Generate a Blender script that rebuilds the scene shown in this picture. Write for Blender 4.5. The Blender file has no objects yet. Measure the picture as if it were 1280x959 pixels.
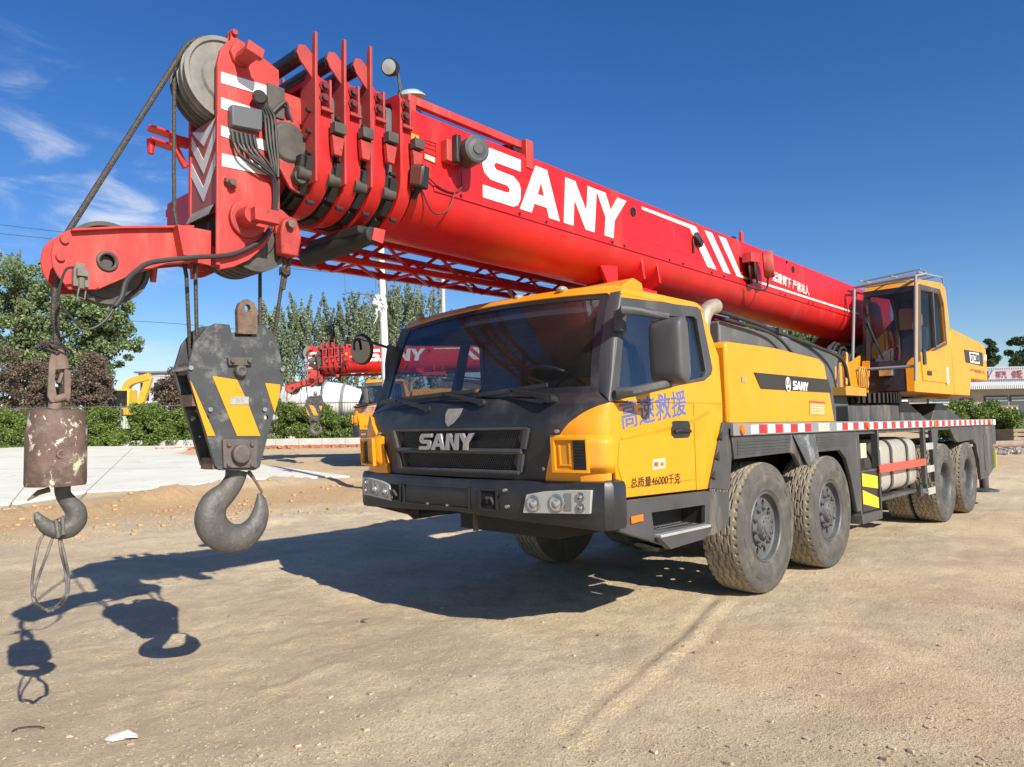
import bpy, math, random
import numpy as np
from math import sin, cos, pi, radians as R
from mathutils import Vector as V, Matrix
from mathutils.geometry import tessellate_polygon
C = bpy.context.scene.collection
SC = bpy.context.scene
# ------------------------------------------------------------------ camera
CP = V((6.0725, 4.1147, 1.4577)); FP = 906.42
_y, _p, _r = 3.90932, 0.061145, -0.018152
CF = V((cos(_p)*cos(_y), cos(_p)*sin(_y), sin(_p)))
_a = CF.cross(V((0, 0, 1))).normalized(); _b = _a.cross(CF)
CR = _a*cos(_r) + _b*sin(_r); CU = -_a*sin(_r) + _b*cos(_r)
cam = bpy.data.cameras.new('camera'); camo = bpy.data.objects.new('camera', cam); C.objects.link(camo)
m = Matrix((CR, CU, -CF)).transposed().to_4x4(); m.translation = CP; camo.matrix_world = m
cam.sensor_width = 36; cam.lens = FP/1280*36; cam.clip_end = 3000; cam.clip_start = .05
SC.camera = camo
# ------------------------------------------------------------------ light
EL, AZ = R(33.0), R(79.7)
SD = V((cos(EL)*cos(AZ), cos(EL)*sin(AZ), sin(EL)))
sun = bpy.data.lights.new('sun', 'SUN'); sun.energy = 4.3; sun.angle = R(.53); sun.color = (1, .94, .82)
suno = bpy.data.objects.new('sun', sun); C.objects.link(suno); suno.rotation_euler = SD.to_track_quat('Z', 'Y').to_euler(); suno.location = (0, 0, 30)
W = bpy.data.worlds.new('World'); SC.world = W; W.use_nodes = True
nt = W.node_tree; nt.nodes.clear()
def wn(t, **k):
    n = nt.nodes.new(t)
    for a, b in k.items(): setattr(n, a, b)
    return n
sky = wn('ShaderNodeTexSky', sky_type='NISHITA', sun_disc=False, sun_elevation=EL, sun_rotation=pi/2-AZ, altitude=300, air_density=1.0, dust_density=.6, ozone_density=3.0)
bg = wn('ShaderNodeBackground'); bg.inputs[1].default_value = .083
out = wn('ShaderNodeOutputWorld')
tc = wn('ShaderNodeTexCoord')
# thin cirrus: stretched noise on the sky direction, gathered low in one part of the sky
def pixdir(u, v): return (CF + CR*((u-640)/FP) - CU*((v-479.5)/FP)).normalized()
mp = wn('ShaderNodeMapping'); mp.inputs['Scale'].default_value = (2.6, 2.6, 8.5); nt.links.new(tc.outputs['Generated'], mp.inputs[0])
nz = wn('ShaderNodeTexNoise'); nz.inputs['Scale'].default_value = 3.2; nz.inputs['Detail'].default_value = 9; nz.inputs['Roughness'].default_value = .62; nz.inputs['Distortion'].default_value = .55
nt.links.new(mp.outputs[0], nz.inputs['Vector'])
def blob(u, v, rad, amp):
    d = wn('ShaderNodeVectorMath', operation='DISTANCE'); nt.links.new(tc.outputs['Generated'], d.inputs[0]); d.inputs[1].default_value = pixdir(u, v)
    r = wn('ShaderNodeMapRange', interpolation_type='SMOOTHSTEP'); nt.links.new(d.outputs['Value'], r.inputs[0])
    r.inputs[1].default_value = rad; r.inputs[2].default_value = 0; r.inputs[3].default_value = 0; r.inputs[4].default_value = amp
    return r.outputs[0]
bl = [blob(40, 215, .24, .68), blob(165, 290, .17, 1.0), blob(-60, 240, .25, .5), blob(160, 470, .16, .8), blob(380, 330, .2, .3)]
acc = bl[0]
for b in bl[1:]:
    mx = wn('ShaderNodeMath', operation='MAXIMUM'); nt.links.new(acc, mx.inputs[0]); nt.links.new(b, mx.inputs[1]); acc = mx.outputs[0]
ad = wn('ShaderNodeMath', operation='MULTIPLY_ADD'); nt.links.new(acc, ad.inputs[0]); ad.inputs[1].default_value = .32; nt.links.new(nz.outputs[0], ad.inputs[2])
cr = wn('ShaderNodeMapRange', interpolation_type='SMOOTHSTEP'); nt.links.new(ad.outputs[0], cr.inputs[0]); cr.inputs[1].default_value = .62; cr.inputs[2].default_value = .98; cr.inputs[4].default_value = .8
ml = wn('ShaderNodeMath', operation='MULTIPLY'); nt.links.new(cr.outputs[0], ml.inputs[0]); nt.links.new(acc, ml.inputs[1])
mix = wn('ShaderNodeMix', data_type='RGBA'); nt.links.new(ml.outputs[0], mix.inputs[0])
hs = wn('ShaderNodeHueSaturation'); hs.inputs['Saturation'].default_value = 1.32; hs.inputs['Value'].default_value = 1.05; hs.inputs['Hue'].default_value = .512
nt.links.new(sky.outputs[0], hs.inputs['Color'])
nt.links.new(hs.outputs[0], mix.inputs[6]); mix.inputs[7].default_value = (6.6, 7.0, 7.6, 1)
nt.links.new(mix.outputs[2], bg.inputs[0]); nt.links.new(bg.outputs[0], out.inputs[0])
SC.view_settings.view_transform = 'Standard'; SC.view_settings.look = 'None'; SC.view_settings.exposure = 0.62; SC.view_settings.gamma = 1
SC.render.engine = 'CYCLES'; SC.cycles.max_bounces = 8; SC.cycles.transparent_max_bounces = 12; SC.cycles.caustics_reflective = False; SC.cycles.caustics_refractive = False
# ------------------------------------------------------------------ helpers
def ray(u, v): return CF + CR*((u-640)/FP) - CU*((v-479.5)/FP)
def on(ax, c, u, v):                                   # photo pixel -> point on the plane x|y|z = c
    d = ray(u, v); i = 'xyz'.index(ax); t = (c-CP[i])/d[i]; return CP + d*t
PHI = R(1.5)
TB = Matrix.Translation((-4.3, 0, 0)) @ Matrix.Rotation(PHI, 4, 'Z')    # boom frame
TBI = TB.inverted()
def bpt(y, u, v):                                      # photo pixel -> (x,z) on boom-frame plane y
    n = V((-sin(PHI), cos(PHI), 0)); p0 = V((-4.3, 0, 0)) + n*y; d = ray(u, v); t = (p0-CP).dot(n)/d.dot(n)
    q = TBI @ (CP + d*t); return (q.x, q.z)
def far(u, v, D): return CP + ray(u, v)*D              # point at depth D
def sy(z): return 1.30 if z < 1.62 else 1.30-.09*(z-1.62)
def spt(u, v, off=0):                                  # pixel -> point on cab side
    y = 1.30
    for _ in range(6): p = on('y', y+off, u, v); y = sy(p.z)
    return (p.x, p.z)
MATS = {}
def mat(name, col, rough=.5, metal=0, dirt2=None, d2s=5, d2a=.9, d2lo=.6, var=.12, vs=3, dirt=None, damt=.4, ds=2.5, bump=0, bs=30, coat=0, spec=.5, streak=False, noise_det=6):
    if name in MATS: return MATS[name]
    M = bpy.data.materials.new(name); M.use_nodes = True; t = M.node_tree; P = t.nodes['Principled BSDF']
    N = lambda k: t.nodes.new(k); L = t.links.new
    P.inputs['Roughness'].default_value = rough; P.inputs['Metallic'].default_value = metal; P.inputs['Specular IOR Level'].default_value = spec
    if coat: P.inputs['Coat Weight'].default_value = coat; P.inputs['Coat Roughness'].default_value = .12
    co = N('ShaderNodeTexCoord').outputs['Object']
    n1 = N('ShaderNodeTexNoise'); n1.inputs['Scale'].default_value = vs; n1.inputs['Detail'].default_value = noise_det; n1.inputs['Roughness'].default_value = .6; L(co, n1.inputs['Vector'])
    mr = N('ShaderNodeMapRange'); L(n1.outputs[0], mr.inputs[0]); mr.inputs[1].default_value = .3; mr.inputs[2].default_value = .7; mr.inputs[3].default_value = 1-var; mr.inputs[4].default_value = 1+var
    vm = N('ShaderNodeVectorMath'); vm.operation = 'SCALE'; vm.inputs[0].default_value = col; L(mr.outputs[0], vm.inputs['Scale'])
    c = vm.outputs[0]
    if dirt:
        n2 = N('ShaderNodeTexNoise'); n2.inputs['Scale'].default_value = ds; n2.inputs['Detail'].default_value = 10; n2.inputs['Roughness'].default_value = .7
        if streak:
            mm = N('ShaderNodeMapping'); mm.inputs['Scale'].default_value = (1, 1, .22); L(co, mm.inputs[0]); L(mm.outputs[0], n2.inputs['Vector'])
        else: L(co, n2.inputs['Vector'])
        r2 = N('ShaderNodeMapRange'); r2.interpolation_type = 'SMOOTHSTEP'; L(n2.outputs[0], r2.inputs[0]); r2.inputs[1].default_value = .5; r2.inputs[2].default_value = .72; r2.inputs[4].default_value = damt
        mx = N('ShaderNodeMix'); mx.data_type = 'RGBA'; L(r2.outputs[0], mx.inputs[0]); L(c, mx.inputs[6]); mx.inputs[7].default_value = (*dirt, 1); c = mx.outputs[2]
        rr = N('ShaderNodeMapRange'); L(r2.outputs[0], rr.inputs[0]); rr.inputs[3].default_value = rough; rr.inputs[4].default_value = min(1, rough+.4); L(rr.outputs[0], P.inputs['Roughness'])
    if dirt2:
        n4 = N('ShaderNodeTexNoise'); n4.inputs['Scale'].default_value = d2s; n4.inputs['Detail'].default_value = 9; n4.inputs['Roughness'].default_value = .72; n4.inputs['Distortion'].default_value = .4
        mq = N('ShaderNodeMapping'); mq.inputs['Location'].default_value = (5.3, 2.1, 9.7); L(co, mq.inputs[0]); L(mq.outputs[0], n4.inputs['Vector'])
        r4 = N('ShaderNodeMapRange'); r4.interpolation_type = 'SMOOTHSTEP'; L(n4.outputs[0], r4.inputs[0]); r4.inputs[1].default_value = d2lo; r4.inputs[2].default_value = d2lo+.05; r4.inputs[4].default_value = d2a
        m4 = N('ShaderNodeMix'); m4.data_type = 'RGBA'; L(r4.outputs[0], m4.inputs[0]); L(c, m4.inputs[6]); m4.inputs[7].default_value = (*dirt2, 1); c = m4.outputs[2]
    L(c, P.inputs['Base Color'])
    if bump:
        n3 = N('ShaderNodeTexNoise'); n3.inputs['Scale'].default_value = bs; n3.inputs['Detail'].default_value = 5; L(co, n3.inputs['Vector'])
        b = N('ShaderNodeBump'); b.inputs['Strength'].default_value = bump; b.inputs['Distance'].default_value = .01; L(n3.outputs[0], b.inputs['Height']); L(b.outputs[0], P.inputs['Normal'])
    MATS[name] = M; return M
DUST = (.36, .29, .2)
YEL = mat('yellow_paint', (.78, .305, .006), .40, var=.07, dirt=(.58, .34, .08), damt=.5, ds=4, coat=.1, streak=True, bump=.10, bs=2.2, dirt2=(.36, .20, .06), d2s=24, d2a=.45, d2lo=.68)
YELD = mat('yellow_machine', (.60, .26, .012), .5, var=.12, dirt=(.24, .14, .05), damt=.6, ds=5)
RED = mat('red_paint', (.55, .012, .012), .42, var=.13, dirt=(.40, .06, .04), damt=.6, ds=3.2, coat=.08, streak=True, bump=.22, bs=2.6, dirt2=(.16, .03, .02), d2s=13, d2a=.55, d2lo=.655)
REDF = mat('faded_red_paint', (.50, .040, .034), .52, var=.2, vs=6, dirt=(.42, .16, .12), damt=.8, ds=3.2, streak=True, bump=.2, bs=9, dirt2=(.17, .065, .035), d2s=15, d2a=.85, d2lo=.625)
REDR = mat('rusty_red_paint', (.42, .042, .034), .6, var=.25, vs=8, dirt=(.15, .06, .035), damt=.9, ds=9, bump=.3, bs=20, dirt2=(.10, .05, .03), d2s=20, d2lo=.60)
WHT = mat('white_decal', (.78, .77, .74), .5, var=.06, dirt=(.55, .33, .26), damt=.45, ds=7)
WHTR = mat('white_reflective', (.74, .74, .72), .45, var=.08, vs=12)
PINK = mat('faded_red_decal', (.33, .085, .07), .55, var=.12, vs=9)
BLKP = mat('black_plastic', (.022, .023, .026), .42, var=.25, dirt=(.12, .11, .10), damt=.35, ds=3)
CHAR = mat('charcoal_trim', (.062, .062, .066), .5, var=.18, dirt=(.19, .18, .165), damt=.45, ds=4, streak=True)
CHAS = mat('chassis_paint', (.060, .060, .062), .5, var=.25, dirt=(.24, .20, .155), damt=.65, ds=4, streak=True)
DARK = mat('grimy_dark', (.02, .019, .018), .7, var=.3, dirt=(.08, .06, .045), damt=.5, ds=8)
GREY = mat('grey_paint', (.22, .225, .23), .5, var=.12, dirt=(.34, .31, .26), damt=.4, ds=5)
PAD = mat('grey_section', (.10, .11, .115), .5, var=.25, vs=6, dirt=(.2, .19, .17), damt=.5, ds=7, streak=True)
RUB = mat('dusty_rubber', (.085, .08, .072), .85, var=.25, vs=9, dirt=(.24, .21, .17), damt=.55, ds=5, bump=.3, bs=60)
TREAD = mat('dusty_tread', (.30, .26, .195), .95, var=.22, vs=7, dirt=(.13, .115, .095), damt=.6, ds=5, bump=.4, bs=70)
RIM = mat('dark_rim', (.095, .096, .10), .5, var=.25, vs=8, dirt=(.17, .15, .12), damt=.5, ds=8)
STEEL = mat('worn_steel', (.42, .41, .39), .4, metal=.8, var=.2, vs=14, dirt=(.2, .16, .12), damt=.5, ds=12)
ALU = mat('aluminium', (.62, .62, .60), .42, metal=.6, var=.12, vs=10, dirt=(.35, .31, .26), damt=.5, ds=8)
HOOK = mat('forged_hook', (.105, .10, .095), .55, metal=.15, dirt2=(.2, .19, .17), d2s=22, d2a=.5, d2lo=.58, var=.3, vs=9, dirt=(.1, .08, .06), damt=.6, ds=9, bump=.5, bs=45)
BLOCK = mat('scratched_block_paint', (.058, .060, .064), .45, dirt2=(.42, .42, .40), d2s=26, d2a=.6, d2lo=.665, var=.2, vs=8, dirt=(.24, .24, .23), damt=.55, ds=14)
RUST = mat('rusted_iron', (.16, .105, .075), .8, var=.35, vs=12, dirt=(.075, .05, .04), damt=.7, ds=10, bump=.6, bs=40)
GREASE = mat('greasy_sheave', (.075, .068, .058), .55, var=.3, vs=10, dirt=(.03, .026, .022), damt=.7, ds=7)
SHEAVE = mat('nylon_sheave', (.20, .19, .17), .5, var=.3, vs=7, dirt=(.085, .075, .06), damt=.85, ds=6)
ROPE = mat('greased_rope', (.075, .066, .055), .6, metal=.3, var=.4, vs=60, bump=.8, bs=120)
CABLE = mat('black_cable', (.03, .029, .03), .55, var=.3)
BLUE = mat('blue_lettering', (.09, .15, .40), .5, var=.15, vs=8)
BLKL = mat('black_lettering', (.03, .028, .02), .5)
CHRM = mat('silver_letter', (.42, .42, .44), .32, metal=.5, var=.1)
ORNG = mat('orange_marker', (.75, .16, .01), .35)
YDEC = mat('yellow_decal', (.82, .31, .010), .42, var=.06, dirt=(.3, .16, .04), damt=.3, ds=9)
LITR = mat('light_red_rail', (.78, .085, .055), .45, var=.08)
LENS = mat('clear_lens', (.40, .41, .39), .12, var=.06, spec=.8)
REFL = mat('lamp_reflector', (.75, .75, .73), .2, metal=.85)
BROWN = mat('amber_glass', (.14, .06, .045), .25)
SEAT = mat('seat_fabric', (.05, .052, .06), .9)
DASH = mat('grey_dashboard', (.17, .185, .18), .7, var=.1)
SHADE = mat('sunshade', (.09, .1, .14), .8)
CURT = mat('interior_trim', (.12, .1, .1), .9, var=.3, vs=6)
def glass_mat(name, tint, alpha, rough=.03, dust=.05, refl=.5):
    M = bpy.data.materials.new(name); M.use_nodes = True; t = M.node_tree; t.nodes.clear(); N = t.nodes.new; L = t.links.new
    o = N('ShaderNodeOutputMaterial'); tr = N('ShaderNodeBsdfTransparent'); tr.inputs[0].default_value = (*tint, 1)
    gl = N('ShaderNodeBsdfGlossy'); gl.inputs['Roughness'].default_value = rough; gl.inputs[0].default_value = (.9, .95, 1, 1)
    fr = N('ShaderNodeFresnel'); fr.inputs[0].default_value = 1.5
    m1 = N('ShaderNodeMixShader'); ma = N('ShaderNodeMath'); ma.operation = 'MULTIPLY_ADD'; ma.inputs[1].default_value = refl; ma.inputs[2].default_value = alpha; L(fr.outputs[0], ma.inputs[0])
    L(ma.outputs[0], m1.inputs[0]); L(tr.outputs[0], m1.inputs[1]); L(gl.outputs[0], m1.inputs[2])
    df = N('ShaderNodeBsdfDiffuse'); df.inputs[0].default_value = (.30, .28, .25, 1)
    co = N('ShaderNodeTexCoord'); nz = N('ShaderNodeTexNoise'); nz.inputs['Scale'].default_value = 110; nz.inputs['Detail'].default_value = 3; L(co.outputs['Object'], nz.inputs['Vector'])
    nb = N('ShaderNodeTexNoise'); nb.inputs['Scale'].default_value = 1.7; nb.inputs['Detail'].default_value = 4; L(co.outputs['Object'], nb.inputs['Vector'])
    mr = N('ShaderNodeMapRange'); L(nz.outputs[0], mr.inputs[0]); mr.inputs[1].default_value = .63; mr.inputs[2].default_value = .70; mr.inputs[4].default_value = dust*2.6
    mb = N('ShaderNodeMapRange'); L(nb.outputs[0], mb.inputs[0]); mb.inputs[1].default_value = .35; mb.inputs[2].default_value = .75; mb.inputs[3].default_value = dust*.3; mb.inputs[4].default_value = dust*1.8
    mx = N('ShaderNodeMath'); mx.operation = 'MAXIMUM'; L(mr.outputs[0], mx.inputs[0]); L(mb.outputs[0], mx.inputs[1])
    m2 = N('ShaderNodeMixShader'); L(mx.outputs[0], m2.inputs[0]); L(m1.outputs[0], m2.inputs[1]); L(df.outputs[0], m2.inputs[2]); L(m2.outputs[0], o.inputs[0])
    return M
GLASS = glass_mat('windscreen_glass', (.72, .74, .76), .0, dust=.020, refl=.15)
GLASSD = glass_mat('side_glass', (.50, .55, .60), .04, dust=.03, refl=.4)
GLASSO = glass_mat('operator_glass', (.75, .8, .85), .0, dust=.03, refl=.4)
MIRR = mat('mirror_glass', (.5, .52, .55), .04, metal=1, var=0)
# ---- mesh builder
SPLIT = {'collar_fin', 'windscreen_pillar', 'tow_recess', 'tow_hook', 'bolt', 'seam_bolt', 'marker_lamp', 'inspection_hole', 'cable_roller', 'fender', 'trim_clip', 'side_marker', 'lamp', 'lamp_ring', 'collar_bolt', 'spacer_bolt', 'spacer_plate', 'yellow_stripe', 'ladder_rung', 'tank_strap', 'side_window', 'head_stripe', 'hoist_rope', 'nose_bolt', 'cab_seat', 'drum_band', 'pale_bar', 'boom_stripe', 'fender_bracket', 'crawler_track', 'rear_outrigger', 'insulator', 'front_corner', 'hazard_plate', 'outrigger_foot', 'wire_loop', 'rail', 'loose_cable', 'hose', 'chute', 'boom_cradle', 'top_rail', 'wheel_house', 'anchor_plate', 'side_plate', 'boom_head', 'fender_rib', 'axle'}
class MB:
    def __init__(s): s.v = []; s.f = []; s.m = []; s.T = None
    def add(s, vs, fs, mi=0):
        o = len(s.v); s.v += [V(p) for p in vs]; s.f += [tuple(i+o for i in f) for f in fs]; s.m += [mi]*len(fs); return s
    def box(s, a, b, mi=0):
        (x0, y0, z0), (x1, y1, z1) = a, b
        return s.add([(x, y, z) for x in (x0, x1) for y in (y0, y1) for z in (z0, z1)], [(0, 1, 3, 2), (4, 6, 7, 5), (0, 4, 5, 1), (2, 3, 7, 6), (0, 2, 6, 4), (1, 5, 7, 3)], mi)
    def obox(s, c, ax, ay, az, mi=0):       # centre and three half vectors
        c, ax, ay, az = V(c), V(ax), V(ay), V(az)
        return s.add([c+ax*i+ay*j+az*k for i in (-1, 1) for j in (-1, 1) for k in (-1, 1)], [(0, 1, 3, 2), (4, 6, 7, 5), (0, 4, 5, 1), (2, 3, 7, 6), (0, 2, 6, 4), (1, 5, 7, 3)], mi)
    def beam(s, p, q, w, h, up=(0, 0, 1), mi=0):
        p, q = V(p), V(q); d = (q-p); L = d.length; d.normalize(); u = V(up); sd = d.cross(u)
        if sd.length < 1e-4: sd = d.cross(V((1, 0, 0)))
        sd.normalize(); u = sd.cross(d)
        return s.obox((p+q)/2, d*L/2, sd*w/2, u*h/2, mi)
    def prism(s, loops, vec, mi=0):         # planar polygon (first loop) with holes, extruded along vec
        if not isinstance(loops[0], (list, tuple)) or not hasattr(loops[0][0], '__len__'): loops = [loops]
        loops = [[V(p) for p in l] for l in loops]; vec = V(vec)
        tris = tessellate_polygon(loops); flat = [p for l in loops for p in l]; n = len(flat)
        fs = [tuple(t) for t in tris] + [tuple(i+n for i in reversed(t)) for t in tris]; o = 0
        for l in loops:
            k = len(l)
            for i in range(k): a, b = o+i, o+(i+1) % k; fs.append((a, b, b+n, a+n))
            o += k
        return s.add(flat + [p+vec for p in flat], fs, mi)
    def tube(s, pts, r, n=10, mi=0, close=False):
        pts = [V(p) for p in pts]; rs = r if hasattr(r, '__len__') else [r]*len(pts); k = len(pts); vs = []; up = None
        for i, p in enumerate(pts):
            a = pts[i-1] if (i > 0 or close) else p; b = pts[(i+1) % k] if (i < k-1 or close) else p
            d = (b-a).normalized()
            if up is None: up = d.orthogonal().normalized()
            up = (up - d*up.dot(d)); up = up.normalized() if up.length > 1e-5 else d.orthogonal().normalized(); w = d.cross(up)
            vs += [p + (up*cos(2*pi*j/n) + w*sin(2*pi*j/n))*rs[i] for j in range(n)]
        fs = []
        for i in range(k if close else k-1):
            i2 = (i+1) % k
            for j in range(n): fs.append((i*n+j, i*n+(j+1) % n, i2*n+(j+1) % n, i2*n+j))
        if not close: fs += [tuple(range(n))[::-1], tuple(range((k-1)*n, k*n))]
        return s.add(vs, fs, mi)
    def cyl(s, p, q, r, n=20, mi=0, r2=None): return s.tube([p, q], [r, r if r2 is None else r2], n, mi)
    def lathe(s, prof, c, ax, n=32, mi=0, caps=True):   # prof: (radius, offset along axis)
        c, ax = V(c), V(ax).normalized(); u = ax.orthogonal().normalized(); w = ax.cross(u); vs = []; k = len(prof)
        for r, h in prof: vs += [c + ax*h + (u*cos(2*pi*j/n) + w*sin(2*pi*j/n))*r for j in range(n)]
        fs = [(i*n+j, i*n+(j+1) % n, (i+1)*n+(j+1) % n, (i+1)*n+j) for i in range(k-1) for j in range(n)]
        if caps: fs += [tuple(range(n))[::-1], tuple(range((k-1)*n, k*n))]
        return s.add(vs, fs, mi)
    def grid(s, fn, nu, nv, mi=0, cu=False, cv=False):
        vs = [fn(i/nu, j/nv) for i in range(nu+1) for j in range(nv+1)]; w = nv+1
        return s.add(vs, [(i*w+j, (i+1)*w+j, (i+1)*w+j+1, i*w+j+1) for i in range(nu) for j in range(nv)], mi)
    def sheet(s, fn, nu, nv, th, mi=0):     # grid with thickness along fn normal approx
        import itertools
        g = [[V(fn(i/nu, j/nv)) for j in range(nv+1)] for i in range(nu+1)]
        N = []
        for i in range(nu+1):
            for j in range(nv+1):
                a = g[min(i+1, nu)][j]-g[max(i-1, 0)][j]; b = g[i][min(j+1, nv)]-g[i][max(j-1, 0)]; N.append(a.cross(b).normalized())
        flat = [p for r in g for p in r]; n = len(flat); w = nv+1
        vs = flat + [p-q*th for p, q in zip(flat, N)]; fs = []
        for i in range(nu):
            for j in range(nv):
                q = (i*w+j, (i+1)*w+j, (i+1)*w+j+1, i*w+j+1); fs.append(q); fs.append(tuple(k+n for k in reversed(q)))
        for i in range(nu):
            for j in (0, nv): a, b = i*w+j, (i+1)*w+j; fs.append((a, b, b+n, a+n))
        for j in range(nv):
            for i in (0, nu): a, b = i*w+j, i*w+j+1; fs.append((a, b, b+n, a+n))
        return s.add(vs, fs, mi)
    def ball(s, c, r, n=12, mi=0, sc=(1, 1, 1)):
        vs = []; c = V(c)
        for i in range(n+1):
            t = pi*i/n
            for j in range(2*n): a = pi*j/n; vs.append(c+V((r*sc[0]*sin(t)*cos(a), r*sc[1]*sin(t)*sin(a), r*sc[2]*cos(t))))
        w = 2*n
        return s.add(vs, [(i*w+j, i*w+(j+1) % w, (i+1)*w+(j+1) % w, (i+1)*w+j) for i in range(n) for j in range(w)], mi)
    def mirror_y(s, yc=0):                  # add a mirrored copy
        n = len(s.v); s.v += [V((p.x, 2*yc-p.y, p.z)) for p in s.v]; s.f += [tuple(i+n for i in reversed(f)) for f in s.f]; s.m += s.m[:]; return s
    def pieces(s):                          # groups of touching pieces
        par = list(range(len(s.v)))
        def fd(a):
            while par[a] != a: par[a] = par[par[a]]; a = par[a]
            return a
        for f in s.f:
            for i in f[1:]: par[fd(i)] = fd(f[0])
        comp = {}
        for i, f in enumerate(s.f): comp.setdefault(fd(f[0]), []).append(i)
        L_ = []
        for k, fs in comp.items():
            ids = {i for j in fs for i in s.f[j]}; P = [s.v[i] for i in ids]
            L_.append([[min(p[a] for p in P)-.004 for a in range(3)], [max(p[a] for p in P)+.004 for a in range(3)], fs])
        done = False
        while not done:
            done = True
            for i in range(len(L_)):
                for j in range(i+1, len(L_)):
                    if all(L_[i][0][a] <= L_[j][1][a] and L_[j][0][a] <= L_[i][1][a] for a in range(3)):
                        L_[i] = [[min(L_[i][0][a], L_[j][0][a]) for a in range(3)], [max(L_[i][1][a], L_[j][1][a]) for a in range(3)], L_[i][2]+L_[j][2]]; L_.pop(j); done = False; break
                if not done: break
        out_ = []
        for _, _, fs in L_:
            m_ = MB(); mp_ = {}
            for j in fs:
                f = []
                for i in s.f[j]:
                    if i not in mp_: mp_[i] = len(m_.v); m_.v.append(s.v[i])
                    f.append(mp_[i])
                m_.f.append(tuple(f)); m_.m.append(s.m[j])
            out_.append(m_)
        return out_
    def build(s, name, mats, parent=None, bevel=0, smooth=35, T=None, recalc=True):
        if name in SPLIT:
            r = [p._build(name, mats, parent, bevel, smooth, T or s.T, recalc) for p in s.pieces()]; return r[0]
        return s._build(name, mats, parent, bevel, smooth, T, recalc)
    def _build(s, name, mats, parent=None, bevel=0, smooth=35, T=None, recalc=True):
        T = T or s.T; vs = [T @ p for p in s.v] if T else s.v
        me = bpy.data.meshes.new(name); me.from_pydata([tuple(p) for p in vs], [], s.f)
        mats = mats if isinstance(mats, (list, tuple)) else [mats]
        for k in mats: me.materials.append(k)
        if len(mats) > 1: me.polygons.foreach_set('material_index', s.m)
        if recalc:
            import bmesh
            bm = bmesh.new(); bm.from_mesh(me); bmesh.ops.remove_doubles(bm, verts=bm.verts, dist=1e-5); bmesh.ops.recalc_face_normals(bm, faces=bm.faces); bm.to_mesh(me); bm.free()
        if smooth:
            me.polygons.foreach_set('use_smooth', [True]*len(me.polygons)); me.set_sharp_from_angle(angle=R(smooth))
        o = bpy.data.objects.new(name, me); C.objects.link(o)
        if parent: o.parent = parent
        if bevel:
            b = o.modifiers.new('bevel', 'BEVEL'); b.width = bevel; b.segments = 2; b.limit_method = 'ANGLE'; b.angle_limit = R(40); b.harden_normals = False
        return o
def tag(o, label=None, cat=None, group=None, kind=None):
    if label: o['label'] = label
    if cat: o['category'] = cat
    if group: o['group'] = group
    if kind: o['kind'] = kind
    return o
def empty(name, loc, label=None, cat=None, group=None, rz=0):
    o = bpy.data.objects.new(name, None); C.objects.link(o); o.location = loc; o.rotation_euler = (0, 0, rz); o.empty_display_size = .3
    return tag(o, label, cat, group)
def copy_tree(o, parent=None, shifted=()):
    c = o.copy(); C.objects.link(c); c.parent = parent
    if o in shifted: c.location = V(c.location)+V((-.60, 0, 0))
    for ch in [k for k in bpy.data.objects if k.parent == o]: copy_tree(ch, c, shifted)
    return c
# ---- lettering
LET = {
 'S': [[(1, 1), (1, .76), (.36, .76), (.30, .72), (.30, .66), (.36, .62), (.80, .61), (.95, .52), (1, .42), (1, .2), (.93, .06), (.8, 0), (0, 0), (0, .24), (.64, .24), (.70, .28), (.70, .34), (.64, .38), (.2, .39), (.05, .48), (0, .6), (0, .8), (.07, .94), (.2, 1)]],
 'A': [[(0, 0), (.36, 1), (.64, 1), (1, 0), (.72, 0), (.655, .2), (.345, .2), (.28, 0)], [(.42, .42), (.58, .42), (.5, .70)]],
 'N': [[(0, 0), (0, 1), (.3, 1), (.7, .42), (.7, 1), (1, 1), (1, 0), (.7, 0), (.3, .58), (.3, 0)]],
 'Y': [[(.35, 0), (.35, .42), (0, 1), (.3, 1), (.5, .64), (.7, 1), (1, 1), (.65, .42), (.65, 0)]]}
def quadmap(P00, P10, P11, P01):
    P00, P10, P11, P01 = map(V, (P00, P10, P11, P01))
    return lambda a, b: (P00*(1-a)+P10*a)*(1-b) + (P01*(1-a)+P11*a)*b
def sany(mb, q, n, th=.004, mi=0, slots=((0, .235), (.235, .51), (.515, .745), (.745, 1.0))):
    n = V(n)
    for ch, (a, b) in zip('SANY', slots): mb.prism([[q(a+(b-a)*x, y) for x, y in l] for l in LET[ch]], n*th, mi)
    return mb
def text_mb(mb, s, q, n, th=.003, mi=0, bold=.0):
    cu = bpy.data.curves.new('txt', 'FONT'); cu.body = s; cu.offset = 0; cu.resolution_u = 3; cu.fill_mode = 'BOTH'
    o = bpy.data.objects.new('txt', cu); C.objects.link(o); dg = bpy.context.evaluated_depsgraph_get()
    me = bpy.data.meshes.new_from_object(o.evaluated_get(dg)); vs = [p.co.copy() for p in me.vertices]; fs = [tuple(p.vertices) for p in me.polygons]
    bpy.data.objects.remove(o); bpy.data.curves.remove(cu); bpy.data.meshes.remove(me)
    if not vs: return mb
    x0 = min(p.x for p in vs); x1 = max(p.x for p in vs); y0 = min(p.y for p in vs); y1 = max(p.y for p in vs); n = V(n); e = bold
    for k, (a, b) in enumerate(((0, 0), (e, e), (-e, -e), (e, -e), (-e, e)) if bold else ((0, 0),)):   # strokes thickened by close layers
        mb.add([q((p.x-x0+a)/(x1-x0), (p.y-y0+b)/(y1-y0)) + n*(th+.0004*k) for p in vs], fs, mi)
    return mb
def arc(cx, cy, r, a0, a1, n): return [(cx+r*cos(R(a0+(a1-a0)*i/n)), cy+r*sin(R(a0+(a1-a0)*i/n))) for i in range(n+1)]
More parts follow.
